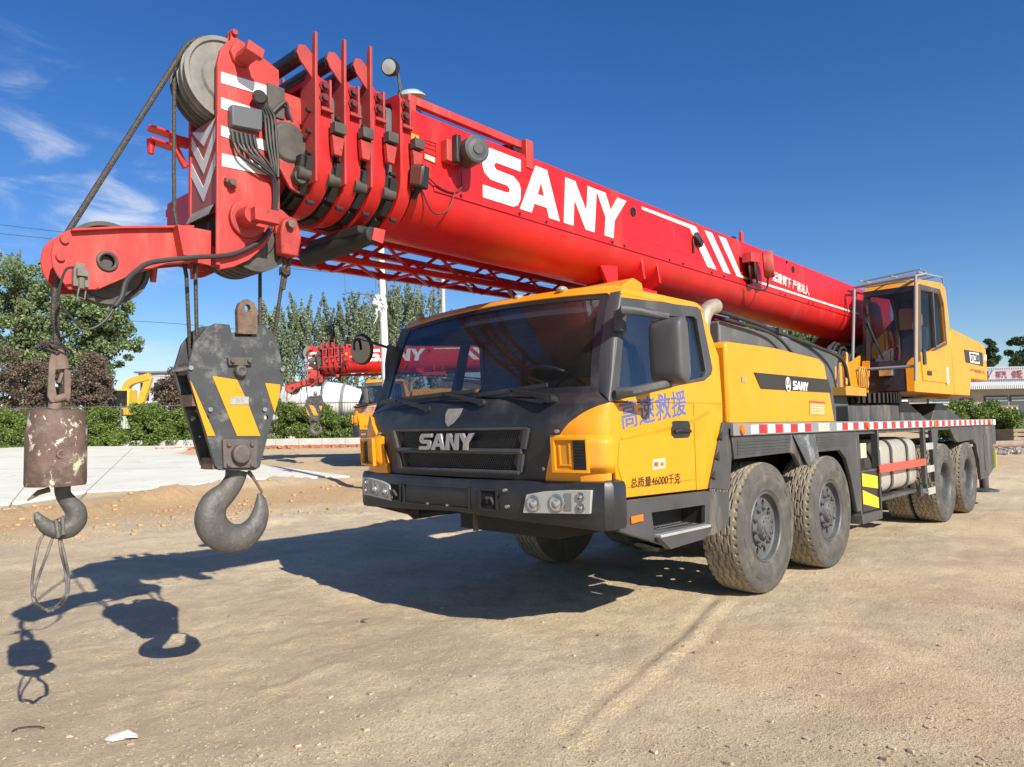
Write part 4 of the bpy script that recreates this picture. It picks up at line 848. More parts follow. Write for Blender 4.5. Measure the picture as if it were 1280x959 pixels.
# skirt seam and rows of bolts
mb = MB()
mb.box((-1.2, FY-.001, ZS-.006), (7.45, FY+.010, ZS+.030)); mb.box((-.2, FY, ZS+.12), (5.2, FY+.002, ZS+.123)); mb.box((5.2, FY, ZS+.31), (6.6, FY+.002, ZS+.314))
mb.box((-1.2, YC-W0-.010, ZS-.006), (7.45, YC-W0+.001, ZS+.030))
mb.build('boom_seam', RED, BOOM, T=TB, bevel=.003)
mb = MB()
for x in (7.22, 6.64, 6.34, 5.48, 5.30, 4.55, 4.30, 3.72, 3.45, 2.9, 2.0, 1.85, 1.1, .95, .3): mb.cyl((x, FY, ZS+.015), (x, FY+.02, ZS+.015), .011, 8)
mb.build('seam_bolt', BLKP, BOOM, T=TB)
mb = MB()
for px in ((791, 265), (991, 337), (983, 328)):
    x, z = bpt(FY, *px); r = .032 if px[0] != 983 else .014; mb.lathe([(.001, 0), (r*1.25, 0), (r*1.3, .006), (r, .008), (r*.9, .001), (.001, .001)], (x, FY+.001, z), (0, 1, 0), 16)
mb.build('inspection_hole', [mat('hole_black', (.01, .01, .01), .9, var=0)], BOOM, T=TB)
BP = lambda pxs, y=FY, o=.003: [(bpt(y, *p)[0], y+o, bpt(y, *p)[1]) for p in pxs]
# big lettering
q = quadmap((7.005, FY+.002, 3.035), (5.30, FY+.002, 3.035), (5.24, FY+.002, 3.40), (7.005, FY+.002, 3.40))
sany(MB(), q, (0, 1, 0), .003, slots=((0, .225), (.222, .49), (.52, .755), (.75, 1.0))).build('boom_lettering', WHT, BOOM, T=TB, smooth=0)
mb = MB()
for l in ([(4.99, 3.405), (4.01, 3.415), (3.60, 3.045), (3.79, 3.045), (4.13, 3.375), (4.99, 3.380)], [(3.83, 3.415), (3.67, 3.415), (3.28, 3.045), (3.44, 3.045)], [(3.53, 3.415), (3.36, 3.415), (3.02, 3.068), (-.95, 3.068), (-.95, 3.045), (3.13, 3.045)]):
    mb.prism([(x, FY+.002, z) for x, z in l], (0, .003, 0))
mb.build('boom_stripe', WHT, BOOM, T=TB, smooth=0)
l = BP([(965, 351), (1011, 370), (1010, 358), (966, 339)]); text_mb(MB(), '起重臂下 严禁站人', quadmap(*l), (0, 1, 0), .004, bold=.012).build('warning_lettering', WHT, BOOM, T=TB, smooth=0)
MB().prism(BP([(512, 184), (512, 166), (523, 170), (524, 187)]), (0, .002, 0)).build('warning_sticker', mat('orange_sticker', (.75, .33, .03), .5), BOOM, T=TB, smooth=0)
l = BP([(513, 184), (523, 187), (518, 170)]); c0 = sum((V(p) for p in l), V())/3; 
MB().prism([[V(p)+V((0, .004, 0)) for p in l], [V(p).lerp(c0, .3)+V((0, .004, 0)) for p in l]], (0, .002, 0)).build('warning_sign', BLKL, BOOM, T=TB, smooth=0)
l = BP([(529, 199), (545, 206), (545, 179), (529, 174)], FY, .002); qn = quadmap(*l); mb = MB().prism([[qn(*k) for k in ((0, 0), (1, 0), (1, 1), (0, 1))], [qn(*k) for k in ((.05, .04), (.95, .04), (.95, .96), (.05, .96))]], (0, .002, 0))
for b in (.35, .62, .82): mb.prism([qn(0, b), qn(1, b), qn(1, b+.02), qn(0, b+.02)], (0, .002, 0))
mb.build('faded_chart', mat('chart_red', (.30, .015, .012), .5), BOOM, T=TB, smooth=0)
MB().prism([qn(.1, .06), qn(.9, .06), qn(.9, .30), qn(.1, .30)], (0, .001, 0)).build('chart_label', mat('pale_chart', (.72, .45, .36), .5), BOOM, T=TB, smooth=0)
# stiffening collars where each section leaves the next
def collar(x0, x1, w, zt, zb_, name='collar', first=False, inner=.9):
    """one telescopic section end: U-shaped ring, front flange, top fin and rollers"""
    zs = ZS-.0; h = zs-zb_; o = bprof(w, zt, zs, h, 24); ii = bprof(w-.055, zt-.03, zs, h-.05, 24)
    mb = MB().prism([[(x0, y, z) for y, z in o], [(x0, y, z) for y, z in ii]], (x1-x0, 0, 0))
    fo = bprof(w+.022, zt, zs, h+.025, 24)
    mb.prism([[(x1-.0, y, z) for y, z in fo], [(x1-.0, y, z) for y, z in ii]], (.018, 0, 0))
    c = mb.build(name, RED, CR8, T=TB, smooth=30, bevel=.003)
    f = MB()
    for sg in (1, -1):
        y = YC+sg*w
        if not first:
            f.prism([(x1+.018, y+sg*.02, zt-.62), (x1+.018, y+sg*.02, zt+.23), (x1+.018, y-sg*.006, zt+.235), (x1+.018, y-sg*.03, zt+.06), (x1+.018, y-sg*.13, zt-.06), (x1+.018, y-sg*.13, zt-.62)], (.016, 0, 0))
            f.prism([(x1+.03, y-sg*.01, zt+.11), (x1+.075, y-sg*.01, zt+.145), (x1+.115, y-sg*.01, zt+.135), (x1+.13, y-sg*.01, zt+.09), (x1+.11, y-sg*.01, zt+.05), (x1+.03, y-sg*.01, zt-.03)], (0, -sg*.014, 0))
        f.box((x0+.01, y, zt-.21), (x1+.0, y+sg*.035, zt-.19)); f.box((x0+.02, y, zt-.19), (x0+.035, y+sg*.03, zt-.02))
    f.build('collar_fin', mat('shaded_red', (.36, .042, .038), .55, var=.18, vs=6, dirt=(.22, .08, .055), damt=.7, ds=5), c, T=TB, bevel=.003)  # darker brownish red puts the shade of the forward faces into the colour
    if not first: MB().cyl((x1+.09, YC-w+.03, zt+.09), (x1+.09, YC+w-.03, zt+.09), .042, 18).build('cable_roller', BLKP, c, T=TB, smooth=40)
    g = MB()
    for sg in (1, -1):
        y = YC+sg*w
        for dz in (-.07, -.14):
            g.cyl((x0+.07, y, zt+dz), (x0+.07, y+sg*.05, zt+dz), .019, 8); g.cyl((x0+.07, y+sg*.02, zt+dz), (x0+.07, y+sg*.03, zt+dz), .03, 8)
    g.build('collar_bolt', mat('dark_red_bolt', (.12, .02, .02), .5), c, T=TB)
    s = MB()                                        # wear-pad brackets on the front flange
    lo = lambda k: [(YC+(w-k)*cos(pi*i/20), zs-(h-k)*sin(pi*i/20)) for i in range(21)]
    s.prism([(x1+.018, y, z) for y, z in lo(.028)]+[(x1+.018, y, z) for y, z in reversed(lo(.10))], (.075, 0, 0))
    for a in (12, 38, 64, 90, 116, 142, 168):
        y = YC+(w-.02)*cos(R(a)); z = zs-(h-.02)*sin(R(a)); s.obox((x1+.04, y, z), (.03, 0, 0), (0, -.055*sin(R(a)), -.055*cos(R(a))*h/w), (0, .016*cos(R(a)), -.016*sin(R(a))))
    for a in (5, 30, 50, 75, 105): s.cyl((x1+.03, YC+(w-.06)*cos(R(a)), zs-(h-.06)*sin(R(a))), (x1+.085, YC+(w-.06)*cos(R(a)), zs-(h-.06)*sin(R(a))), .014, 8)
    for z in (2.72+.0, 3.0, 3.12, 3.24): s.cyl((x1+.018, YC+w-.03, z), (x1+.06, YC+w-.03, z), .013, 8)
    s.build('wear_pad', DARK, c, T=TB)
    s = MB().cyl((x1+.02, YC+w-.05, zs-.10), (x1+.11, YC+w-.05, zs-.10), .036, 14); s.build('side_roller', GREASE, c, T=TB)
    # lamp-like bracket on the flank
    k = MB(); y = YC+w
    k.box((x0-.045, y+.02, zt-.33), (x0+.03, y+.075, zt-.27), 0); k.prism([(x0-.05, y+.02, zt-.34), (x0+.03, y+.02, zt-.34), (x0+.02, y+.02, zt-.45), (x0-.03, y+.02, zt-.45)], (0, .03, 0), 1)
    k.build('cable_guide', [GREASE, REDR], c, T=TB, bevel=.003)
    return c
ws = [.36, .345, .33, .315]; x_f = [7.74, 7.93, 8.10, 8.28]
zts = [3.50, 3.49, 3.47, 3.45]; zbs = [2.68, 2.69, 2.70, 2.71]
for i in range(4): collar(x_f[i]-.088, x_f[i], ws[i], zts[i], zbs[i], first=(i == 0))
# inner sections seen between the collars
mb = MB()
for i, (xa, xb) in enumerate(((7.6, 7.80), (7.78, 7.99), (7.96, 8.17))):
    w = [.30, .275, .25][i]; bext(mb, bprof(w, 3.44-.02*i, ZS, .22, 18), xa, xb)
mb.build('inner_section', PAD, CR8, T=TB, smooth=30)
mb = MB(); bext(mb, bprof(.19, 3.36, ZS, .2, 18), 8.12, 8.50); mb.prism([(8.34, YC+.2, 3.2), (8.46, YC+.2, 3.16), (8.50, YC+.2, 2.95), (8.40, YC+.2, 2.80), (8.34, YC+.2, 2.78)], (0, .02, 0)); mb.build('inner_section', REDR, CR8, T=TB, smooth=30, bevel=.004)
mb = MB(); mb.lathe([(.001, .02), (.10, .02), (.12, .0), (.001, 0)], (8.41, YC+.215, 3.05), (0, 1, 0), 24); mb.tube([(8.36, YC+.2, 2.86), (8.36, YC+.27, 2.86)], .04, 14); mb.box((8.42, YC-.15, 3.18), (8.52, YC+.20, 3.36)); mb.build('section_hardware', GREASE, CR8, T=TB, bevel=.004)
mb = MB(); rnd = random.Random(8)
for i in range(3):
    x = x_f[i+1]-.14
    for a in range(5, 100, 6): y = YC+.30*cos(R(a)); z = ZS-.25*sin(R(a)); mb.obox((x+rnd.uniform(-.02, .02), y, z), (.018, 0, 0), (0, .012, 0), (0, 0, .012)); mb.cyl((x-.02, y, z), (x+.03, y, z), .006, 6)
mb.build('greasy_fittings', DARK, CR8, T=TB)
# underside bracket
mb = MB().tube([(7.90, YC+.30, 2.615), (7.92, YC+.05, 2.60), (7.95, YC-.35, 2.58)], [.05, .062, .06], 14); mb.box((7.84, YC-.3, 2.62), (7.98, YC+.26, 2.67)); mb.build('boom_rest_pad', DARK, CR8, T=TB, bevel=.01)
MB().prism([(7.82, YC+.305, 2.655), (7.90, YC+.305, 2.655), (7.92, YC+.305, 2.58), (7.84, YC+.305, 2.57)], (0, .008, 0)).build('boom_rest_plate', REDF, CR8, T=TB)
# cradle gusset on the base section above the cab roof
mb = MB()
for x in (4.72, 4.98): mb.prism([(x, FY-.01, 2.98), (x, FY+.02, 2.75), (x, YC+.05, 2.60), (x, YC+.0, 2.72)], (.03, 0, 0))
mb.box((4.65, -.1, 2.60), (5.35, .35, 2.70)); mb.prism([(5.3, FY-.06, 2.84), (5.55, FY-.06, 2.80), (5.45, FY-.06, 2.66), (5.3, FY-.06, 2.66)], (0, -.03, 0)); mb.build('boom_cradle', RED, CR8, T=TB, bevel=.005)
# slim rail along the boom top and small rear bracket
mb = MB(); a = V((7.60, FY-.06, 3.545)); b = V((6.53, FY-.06, 3.545)); mb.beam(a, b, .045, .055); mb.box((6.47, FY-.09, 3.36), (6.55, FY+.01, 3.575)); mb.box((7.56, FY-.09, 3.44), (7.62, FY-.03, 3.57)); mb.box((2.80, FY-.08, 3.46), (2.86, FY-.05, 3.60))
mb.build('top_rail', REDF, CR8, T=TB, bevel=.005)
MB().cyl((6.58, YC-.2, 3.52), (6.58, FY-.05, 3.52), .05, 16).cyl((2.92, YC-.2, 3.50), (2.92, FY-.1, 3.50), .04, 14).build('cable_roller', BLKP, CR8, T=TB)
# flood lamps and reels
x, z = bpt(FY+.13, 588, 190)
mb = MB().lathe([(.001, .055), (.048, .055), (.058, .05), (.075, .052), (.088, .045), (.09, .03), (.09, -.10), (.07, -.13), (.03, -.14), (.001, -.14)], (x, FY+.16, z), (.25, .95, -.05), 32)
mb.lathe([(.03, .0585), (.035, .0585), (.035, .062), (.03, .062)], (x, FY+.16, z), (.25, .95, -.05), 24)
RL = mb.build('cable_reel', mat('reel_grey', (.055, .058, .062), .5, var=.15, dirt=(.13, .12, .11), damt=.3), BOOM, T=TB, smooth=35)
mb = MB().box((x+.03, FY, z-.07), (x+.14, FY+.06, z+.07), 0).box((x+.06, FY+.06, z-.08), (x+.10, FY+.11, z+.10), 1); mb.build('reel_bracket', [REDF, BLKP], RL, T=TB, bevel=.005)
mb = MB(); p = V((x-.02, FY+.02, z-.10)); mb.tube(cr_spline([p, p+V((.0, 0, -.10)), p+V((.08, 0, -.155)), p+V((.22, 0, -.14)), p+V((.36, 0, -.06))], 8), .006, 6)
mb.tube(cr_spline([p+V((.06, 0, -.15)), p+V((.12, -.01, -.28)), p+V((.24, -.01, -.32)), p+V((.33, -.01, -.20)), p+V((.40, 0, -.06))], 8), .006, 6); mb.build('loose_cable', mat('red_cable', (.14, .02, .02), .5), BOOM, T=TB)
x, z = bpt(FY+.08, 523, 222)
mb = MB().obox((x, FY+.09, z), (.035, .012, 0), (-.012, .05, -.01), (.0, .01, .068), 0).obox((x+.030, FY+.10, z), (.012, .004, 0), (-.012, .043, -.01), (.0, .01, .060), 1)
fl = mb.build('work_lamp', [BLKP, BROWN], BOOM, T=TB, bevel=.01); MB().beam((x-.02, FY+.0, z-.10), (x, FY+.09, z-.06), .03, .03).build('lamp_bracket', BLKP, fl, T=TB)
x, z = bpt(FY-.04, 492, 84)
mb = MB().lathe([(.001, .045), (.052, .042), (.055, .03), (.05, -.01), (.03, -.05), (.001, -.06)], (x, FY-.06, z), (.85, .45, -.25), 24, 0); sl = mb.build('signal_lamp', BLKP, BOOM, T=TB, smooth=40)
MB().lathe([(.001, .050), (.045, .046), (.045, .043)], (x, FY-.06, z), (.85, .45, -.25), 24, caps=False).build('lamp_lens', LENS, sl, T=TB)
mb = MB(); a_ = V((x, FY-.06, z)); mb.tube([a_-V((.05, 0, .02)), a_-V((.07, 0, .10)), (7.70, FY-.05, 3.48)], .010, 6); mb.tube(cr_spline([a_-V((.05, 0, 0)), a_-V((.06, -.01, .14)), a_-V((.16, -.02, .26)), a_-V((.22, -.02, .22)), a_-V((.14, -.02, .2))], 6), .006, 6); mb.build('lamp_stalk', CABLE, sl, T=TB)
x, z = bpt(YC, 528, 113)
MB().lathe([(.001, .03), (.06, .02), (.10, -.01), (.105, -.02), (.001, -.025)], (x+.02, YC-.1, z), (.2, .1, 1), 24).build('antenna_dome', mat('pale_green_dome', (.35, .42, .38), .4), BOOM, T=TB, smooth=50)
x, z = bpt(FY+.16, 955, 331)
mb = MB().lathe([(.001, .10), (.14, .10), (.15, .08), (.15, .0), (.13, -.01)], (x-.10, FY+.12, z+.02), (-.35, .9, .05), 32, 0); mb.lathe([(.15, 0), (.15, -.02), (.10, -.02), (.10, -.06), (.15, -.06), (.15, -.08), (.001, -.08)], (x+.05, FY+.10, z-.05), (-.35, .9, .05), 32, 1); mb.obox((x+.16, FY+.09, z+.06), (.12, 0, -.01), (0, .05, 0), (0, 0, .05), 0)
RR = mb.build('rear_cable_reel', [REDF, mat('reel_winding', (.10, .03, .03), .6)], BOOM, T=TB, smooth=35)
MB().tube(cr_spline([(x-.10, FY+.16, z-.12), (x-.08, FY+.14, z-.26), (x+.1, FY+.1, z-.27), (x+.2, FY+.04, z-.24)], 6), .012, 6).build('reel_cable', CABLE, RR, T=TB)
x, z = bpt(FY+.02, 872, 300); MB().obox((x, FY+.03, z), (.06, 0, .04), (0, .02, 0), (-.02, 0, .03)).box((x+.06, FY, z-.14), (x+.085, FY+.02, z)).build('boom_latch', BLKP, BOOM, T=TB, bevel=.005)
# ---------------- boom head
HW = .175; HY = YC+HW
hpx = [(272, 78), (276, 62), (285, 51), (297, 48), (307, 54), (349, 88), (350, 200), (350, 262), (343, 285), (331, 308), (312, 325), (292, 334), (275, 337), (272, 300), (272, 180)]
hq = [bpt(HY, *p) for p in hpx]
mb = MB().prism([(x, HY, z) for x, z in hq], (0, -.028, 0)).prism([(x, YC-HW, z) for x, z in hq], (0, .028, 0))
HEAD = mb.build('boom_head', REDF, CR8, T=TB, bevel=.004)
xF = hq[0][0]; zA = bpt(HY, 272, 140)[1]; zB = bpt(HY, 272, 250)[1]
# front plate with chevrons, opening below
ya, yb = YC-HW+.028, HY-.028
cp = MB().box((xF-.03, ya, zB-.05), (xF-.012, yb, zA-.01)).build('front_plate', PINK, HEAD, T=TB)
mb = MB(); cm = (ya+yb)/2
for k in range(5):
    zc = zA-.13-.15*k
    if zc < zB-.02: break
    for s in (1, -1):
        e = cm+s*(yb-cm); zt_ = lambda dz: max(zB-.05, min(zA-.012, dz))
        rise = .17
        P = [(cm, zc), (e, zc+rise), (e, zc+rise+.075), (cm, zc+.075)]
        P = [(y, zt_(z)) for y, z in P]
        mb.prism([(xF-.0115, y, z) for y, z in P], (.003, 0, 0))
mb.build('chevron', mat('white_chevron', (.60, .61, .62), .5, var=.1, vs=10, dirt=(.35, .25, .22), damt=.5, ds=9), cp, T=TB, smooth=0)
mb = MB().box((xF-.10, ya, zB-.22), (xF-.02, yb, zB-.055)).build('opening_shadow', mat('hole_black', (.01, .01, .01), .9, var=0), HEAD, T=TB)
MB().box((xF-.016, HY-.002, zB-.34), (xF+.006, HY+.012, zA-.02)).build('edge_flange', REDF, HEAD, T=TB, bevel=.003)
# white side stripes on the head
mb = MB()
for a, b, c_, d in (((276, 104), (345, 124), (345, 111), (276, 90)), ((276, 136), (347, 158), (347, 145), (276, 122)), ((276, 170), (347, 194), (347, 181), (276, 157)), ((277, 208), (347, 222), (347, 208), (277, 192))):
    mb.prism([(x, HY+.001, z) for x, z in (bpt(HY, *p) for p in (a, b, c_, d))], (0, .003, 0))
mb.build('head_stripe', WHT, HEAD, T=TB, smooth=0)
# sheaves
def sheave(c_, r, w, name, m, par, n=4):
    mb = MB(); k = w/n; pr = [(.001, -w/2), (r*.55, -w/2), (r*.6, -w/2+.012), (r*.86, -w/2+.012), (r*.9, -w/2)]
    for i in range(n):
        o = -w/2+i*k; pr += [(r, o), (r, o+k*.15), (r-.03, o+k*.5), (r, o+k*.85), (r, o+k)]
    pr += [(r*.9, w/2), (r*.86, w/2-.012), (r*.6, w/2-.012), (r*.55, w/2), (r*.2, w/2), (r*.18, w/2+.01), (.001, w/2+.01)]
    return mb.lathe(pr, c_, (0, 1, 0), 48, caps=False).build(name, m, par, T=TB, smooth=30)
x, z = bpt(HY-.06, 263, 98); topc = V((x-.0, YC-.01, z-.0)); topr = .235
topc = V((xF-.075, YC+.075, 3.335)); sheave(topc, .225, .10, 'top_sheave', SHEAVE, HEAD, 2)
sheave(V((xF-.085, YC-.03, 3.32)), .225, .10, 'top_sheave', GREASE, HEAD, 2)
sheave(V((xF-.235, YC, 2.515)), .192, .29, 'head_sheave', GREASE, HEAD, 5)
MB().grid(lambda a, b: V((xF-.235+.275*cos(R(lerp(20, 75, a))), lerp(ya+.01, yb-.01, b), 2.49+.275*sin(R(lerp(20, 75, a))))), 8, 3).build('rope_guard', mat('worn_guard', (.22, .21, .19), .6, var=.25, vs=9), HEAD, T=TB)
mb = MB(); x, z = bpt(HY+.05, 306, 72); mb.obox((x, HY+.075, z), (.035, 0, .010), (0, .075, 0), (-.006, 0, .022)); mb.obox((x, HY+.15, z), (.045, 0, .012), (0, .02, 0), (-.006, 0, .028)); x2, z2 = bpt(HY, 300, 70); mb.lathe([(.001, .02), (.06, .02), (.065, 0), (.001, 0)], (x2, HY, z2), (0, 1, 0), 8); mb.build('head_pin', REDR, HEAD, T=TB, bevel=.006)
mb = MB(); x, z = bpt(HY, 308, 275); mb.lathe([(.001, .025), (.095, .025), (.10, .02), (.10, 0), (.001, 0)], (x, HY, z), (0, 1, 0), 28); mb.lathe([(.001, .12), (.05, .12), (.055, .02), (.001, .02)], (x+.02, HY, z), (0, 1, 0), 24); mb.obox((x-.03, HY+.14, z-.005), (.07, 0, 0), (0, .03, 0), (0, 0, .035)); mb.build('axle_cap', REDR, HEAD, T=TB, bevel=.004)
x, z = bpt(HY, 286, 230); mb = MB().lathe([(.001, .05), (.018, .05), (.02, 0), (.001, 0)], (x, HY, z), (0, 1, 0), 10); mb.obox((x, HY+.02, z), (.03, 0, .01), (0, .01, 0), (0, 0, .01)); mb.build('rusted_bolt', RUST, HEAD, T=TB)
mb = MB(); x, z = bpt(HY, 295, 40); 
for s in (0, .03): mb.prism([(x-.02, HY-.03-s, z-.10), (x+.025, HY-.03-s, z-.10), (x+.02, HY-.03-s, z+.01), (x+.0, HY-.03-s, z+.025), (x-.015, HY-.03-s, z+.01)], (0, .012, 0))
mb.cyl((x+.003, HY-.08, z), (x+.003, HY, z), .016, 10); mb.build('head_lug', REDR, HEAD, T=TB, bevel=.003)
# junction box and bundle of cables
x0, z0 = bpt(HY, 285, 152); x1, z1 = bpt(HY, 322, 152)
JB = MB().prism([(bx_, HY+.004, bz_) for bx_, bz_ in [bpt(HY, *p) for p in ((284, 134), (322, 141), (322, 167), (284, 160))]], (0, .05, 0)).build('junction_box', mat('box_grey', (.10, .105, .11), .5, var=.1), HEAD, T=TB, bevel=.006)
mb = MB(); rnd = random.Random(2)
for i in range(6):
    a = bpt(HY+.03, 290+i*5.4, 164+i*1.1); b = bpt(HY+.03, 292+i*5.6, 178+i*1.2); mb.cyl((a[0], HY+.03, a[1]), (b[0], HY+.03, b[1]), .011, 8)
    c1 = bpt(HY+.04, 300+i*5, 192+rnd.uniform(-3, 3)); c2 = bpt(HY+.05, 326+i*2, 208+rnd.uniform(-4, 4)); c3 = bpt(HY+.03, 341+i*.8, 225); c4 = bpt(HY+.02, 342+i*.6, 255); c5 = bpt(HY+.02, 338, 285+i)
    mb.tube(cr_spline([(b[0], HY+.03, b[1]), (c1[0], HY+.045, c1[1]), (c2[0], HY+.05, c2[1]), (c3[0], HY+.03+.006*(i % 3), c3[1]), (c4[0], HY+.025+.006*(i % 2), c4[1]), (c5[0], HY+.02, c5[1])], 6), .0085, 6)
pc = bpt(HY+.04, 322, 123)
mb.lathe([(.001, .03), (.03, .03), (.038, .0), (.03, -.03), (.001, -.03)], (pc[0], HY+.06, pc[1]), (.3, .9, -.3), 20)
for i in range(4):
    mb.tube(cr_spline([(pc[0]-.01*i, HY+.06, pc[1]-.02)] + [(bpt(HY, u, v)[0], HY+.04+.008*i, bpt(HY, u, v)[1]) for u, v in ((326+i*3, 150), (329+i*3, 180), (334+i*2, 205), (340, 225))], 6), .008, 6)
mb.tube(cr_spline([(bpt(HY, u, v)[0], HY+.04, bpt(HY, u, v)[1]) for u, v in ((331, 152), (338, 142), (352, 131), (356, 145), (360, 155))], 6), .011, 6)
mb.build('cable_bundle', CABLE, HEAD, T=TB)
# long control hose along the jib
mb = MB(); hp_ = [(338, 285, HY+.02), (325, 302, HY+.03), (290, 318, HY+.03), (240, 322, .30), (190, 328, .26), (172, 338, .25), (158, 352, .27), (152, 372, .29), (144, 383, .29)]
mb.tube(cr_spline([(bpt(y, u, v)[0], y, bpt(y, u, v)[1]) for u, v, y in hp_], 6), .0125, 8)
mb.tube(cr_spline([(bpt(.27, u, v)[0], .27, bpt(.27, u, v)[1]) for u, v in ((145, 382), (130, 402), (108, 412), (90, 398), (76, 380), (74, 362), (82, 338), (92, 334))], 6), .006, 6)
mb.build('control_hose', CABLE, CR8, T=TB)
# rope anchor (clevis) at the back of the head
cl = [bpt(HY+.03, *p) for p in ((349, 290), (352, 277), (360, 271), (369, 275), (373, 288), (375, 298), (371, 322), (350, 318))]
AN = MB().prism([(x, HY+.05, z) for x, z in cl], (0, -.07, 0)).build('rope_socket', REDR, CR8, T=TB, bevel=.01)
x, z = bpt(HY+.05, 361, 281); mb = MB().cyl((x, HY-.06, z), (x, HY+.085, z), .022, 12); mb.build('socket_pin', RUST, AN, T=TB)
MB().prism([(bpt(HY, *p)[0], HY, bpt(HY, *p)[1]) for p in ((343, 258), (352, 262), (366, 275), (356, 290), (345, 292))], (0, -.03, 0)).build('anchor_plate', REDR, CR8, T=TB, bevel=.004)
# ---------------- single-rope jib nose (auxiliary sheave)
AY = YC+.085
ap = [(88, 286.5), (76, 292), (67, 303), (64, 318), (66, 332), (72, 344), (86, 362), (120, 362), (160, 345), (205, 330), (240, 327), (272, 334), (272, 290), (240, 284), (150, 285)]
aq = [bpt(AY, *p) for p in ap]; hx, hz = bpt(AY, 134, 327)
hole = [(hx+.035*cos(2*pi*i/20), hz+.035*sin(2*pi*i/20)) for i in range(20)]
mb = MB()
for y, s in ((AY, -1), (YC-.085, 1)): mb.prism([[(x, y, z) for x, z in aq], [(x, y, z) for x, z in hole]], (0, s*.014, 0))
up_ = [bpt(AY, *p) for p in ((88, 287), (150, 284), (240, 283))]; lo_ = [bpt(AY, *p) for p in ((120, 363), (160, 346), (205, 331), (240, 328))]
mb.prism([(x, AY+.03, z) for x, z in up_] + [(x, AY+.03, z-.012) for x, z in reversed(up_)], (0, -.23, 0))
for i in range(3):
    a, b = lo_[i], lo_[i+1]; mb.prism([(a[0], AY+.035, a[1]), (b[0], AY+.035, b[1]), (b[0], AY+.035, b[1]+.012), (a[0], AY+.035, a[1]+.012)], (0, -.06, 0))
x, z = bpt(AY, 222, 305); mb.prism([(x+.03, AY, z+.08), (x-.09, AY, z+.08), (x-.09, AY, z-.07), (x, AY, z-.07)], (0, .07, 0))
AJ = mb.build('jib_nose', REDF, CR8, T=TB, bevel=.003)
MB().tube([(hx+.040*cos(2*pi*i/24), AY+.004, hz+.040*sin(2*pi*i/24)) for i in range(24)], .009, 8, close=True).cyl((hx, YC-.08, hz), (hx, AY-.02, hz), .03).build('hub_ring', GREASE, AJ, T=TB)
cx_, cz_ = bpt(YC, 131, 330); sheave(V((cx_, YC, cz_)), .198, .07, 'nose_sheave', GREASE, AJ, 1)
x, z = bpt(AY+.02, 101, 345)
mb = MB().box((x-.032, AY, z-.05), (x+.032, AY+.03, z+.03)).box((x-.022, AY+.03, z-.005), (x+.022, AY+.05, z+.03)).cyl((x, AY+.03, z-.06), (x, AY+.03, z-.01), .014, 10).box((x-.02, AY, z+.03), (x+.02, AY+.01, z+.06)).tube([(x+.012, AY+.04, z-.06), (x+.02, AY+.045, z-.10), (x-.01, AY+.045, z-.11), (x-.015, AY+.04, z-.07)], .004, 6)
mb.build('limit_switch', mat('worn_switch', (.16, .15, .12), .6, var=.3, vs=20), AJ, T=TB, bevel=.003)
mb = MB()
for px in ((75, 322), (80, 300)): x, z = bpt(AY, *px); mb.lathe([(.001, .015), (.018, .015), (.02, 0), (.001, 0)], (x, AY, z), (0, 1, 0), 12)
x, z = bpt(AY-.1, 192, 345); mb.build('nose_bolt', REDR, AJ, T=TB)
MB().tube([(x, YC-.02, z+.06), (x, YC-.02, z-.03)], [.022, .014], 10).build('nose_pin', REDF, AJ, T=TB)
# mid brackets joining nose and head
l = [bpt(AY+.0, *p) for p in ((240, 284), (272, 292), (275, 337), (240, 330))]
# pivoting red arm reaching out on the far side of the head
fy = YC-HW-.03; x, z = bpt(fy, 190, 168)
mb = MB().beam((bpt(fy, 236, 180)[0], fy, bpt(fy, 236, 180)[1]), (bpt(fy, 213, 174)[0], fy, bpt(fy, 213, 174)[1]), .05, .05)
for dz in (.02, -.045): mb.prism([(x+.02, fy-.03, z+dz), (x+.02, fy+.05, z+dz), (x-.11, fy+.05, z+dz-.01), (x-.11, fy-.03, z+dz-.01)], (0, 0, .014))
mb.tube([(x+.005, fy, z-.03), (x+.005, fy, z-.11)], [.022, .016], 12); mb.beam((bpt(fy, 216, 178)[0], fy, bpt(fy, 216, 178)[1]), (bpt(fy, 232, 210)[0], fy, bpt(fy, 232, 210)[1]), .03, .03); mb.cyl((x, fy, z+.02), (x, fy, z+.045), .02)
mb.build('jib_pin_arm', RED, CR8, T=TB, bevel=.004)
# ---------------- lattice jib stowed on the far side of the boom
mb = MB(); jy = (-.62, -.95)
n0 = {}
X0, X1 = 8.55, .9
def jz(x, top): return (2.90 if top else 2.70)+(.0 if x > 7 else (7-x)*(-.003 if top else .022))
c = {}
for yi in jy:
    for top in (0, 1): mb.beam((X0, yi, jz(X0, top)), (X1, yi, jz(X1, top)), .045, .045)
xs_ = [8.4-i*.55 for i in range(14)]
for i, x in enumerate(xs_):
    for yi in jy:
        mb.tube([(x, yi, jz(x, 0)), (x-.27, yi, jz(x-.27, 1))], .014, 6); mb.tube([(x-.27, yi, jz(x-.27, 1)), (x-.55, yi, jz(x-.55, 0))], .014, 6)
    mb.tube([(x, jy[0], jz(x, 0)), (x-.45, jy[1], jz(x-.45, 0))], .013, 6); mb.tube([(x, jy[1], jz(x, 0)), (x, jy[0], jz(x, 0))], .013, 6); mb.tube([(x, jy[1], jz(x, 1)), (x, jy[0], jz(x, 1))], .013, 6)
mb.prism([(8.55, jy[0], 2.66), (8.55, jy[0], 2.96), (8.15, jy[0], 2.96), (8.15, jy[0], 2.80), (8.35, jy[0], 2.66)], (0, -.33, 0))
mb.build('lattice_jib', RED, CR8, T=TB, smooth=30)
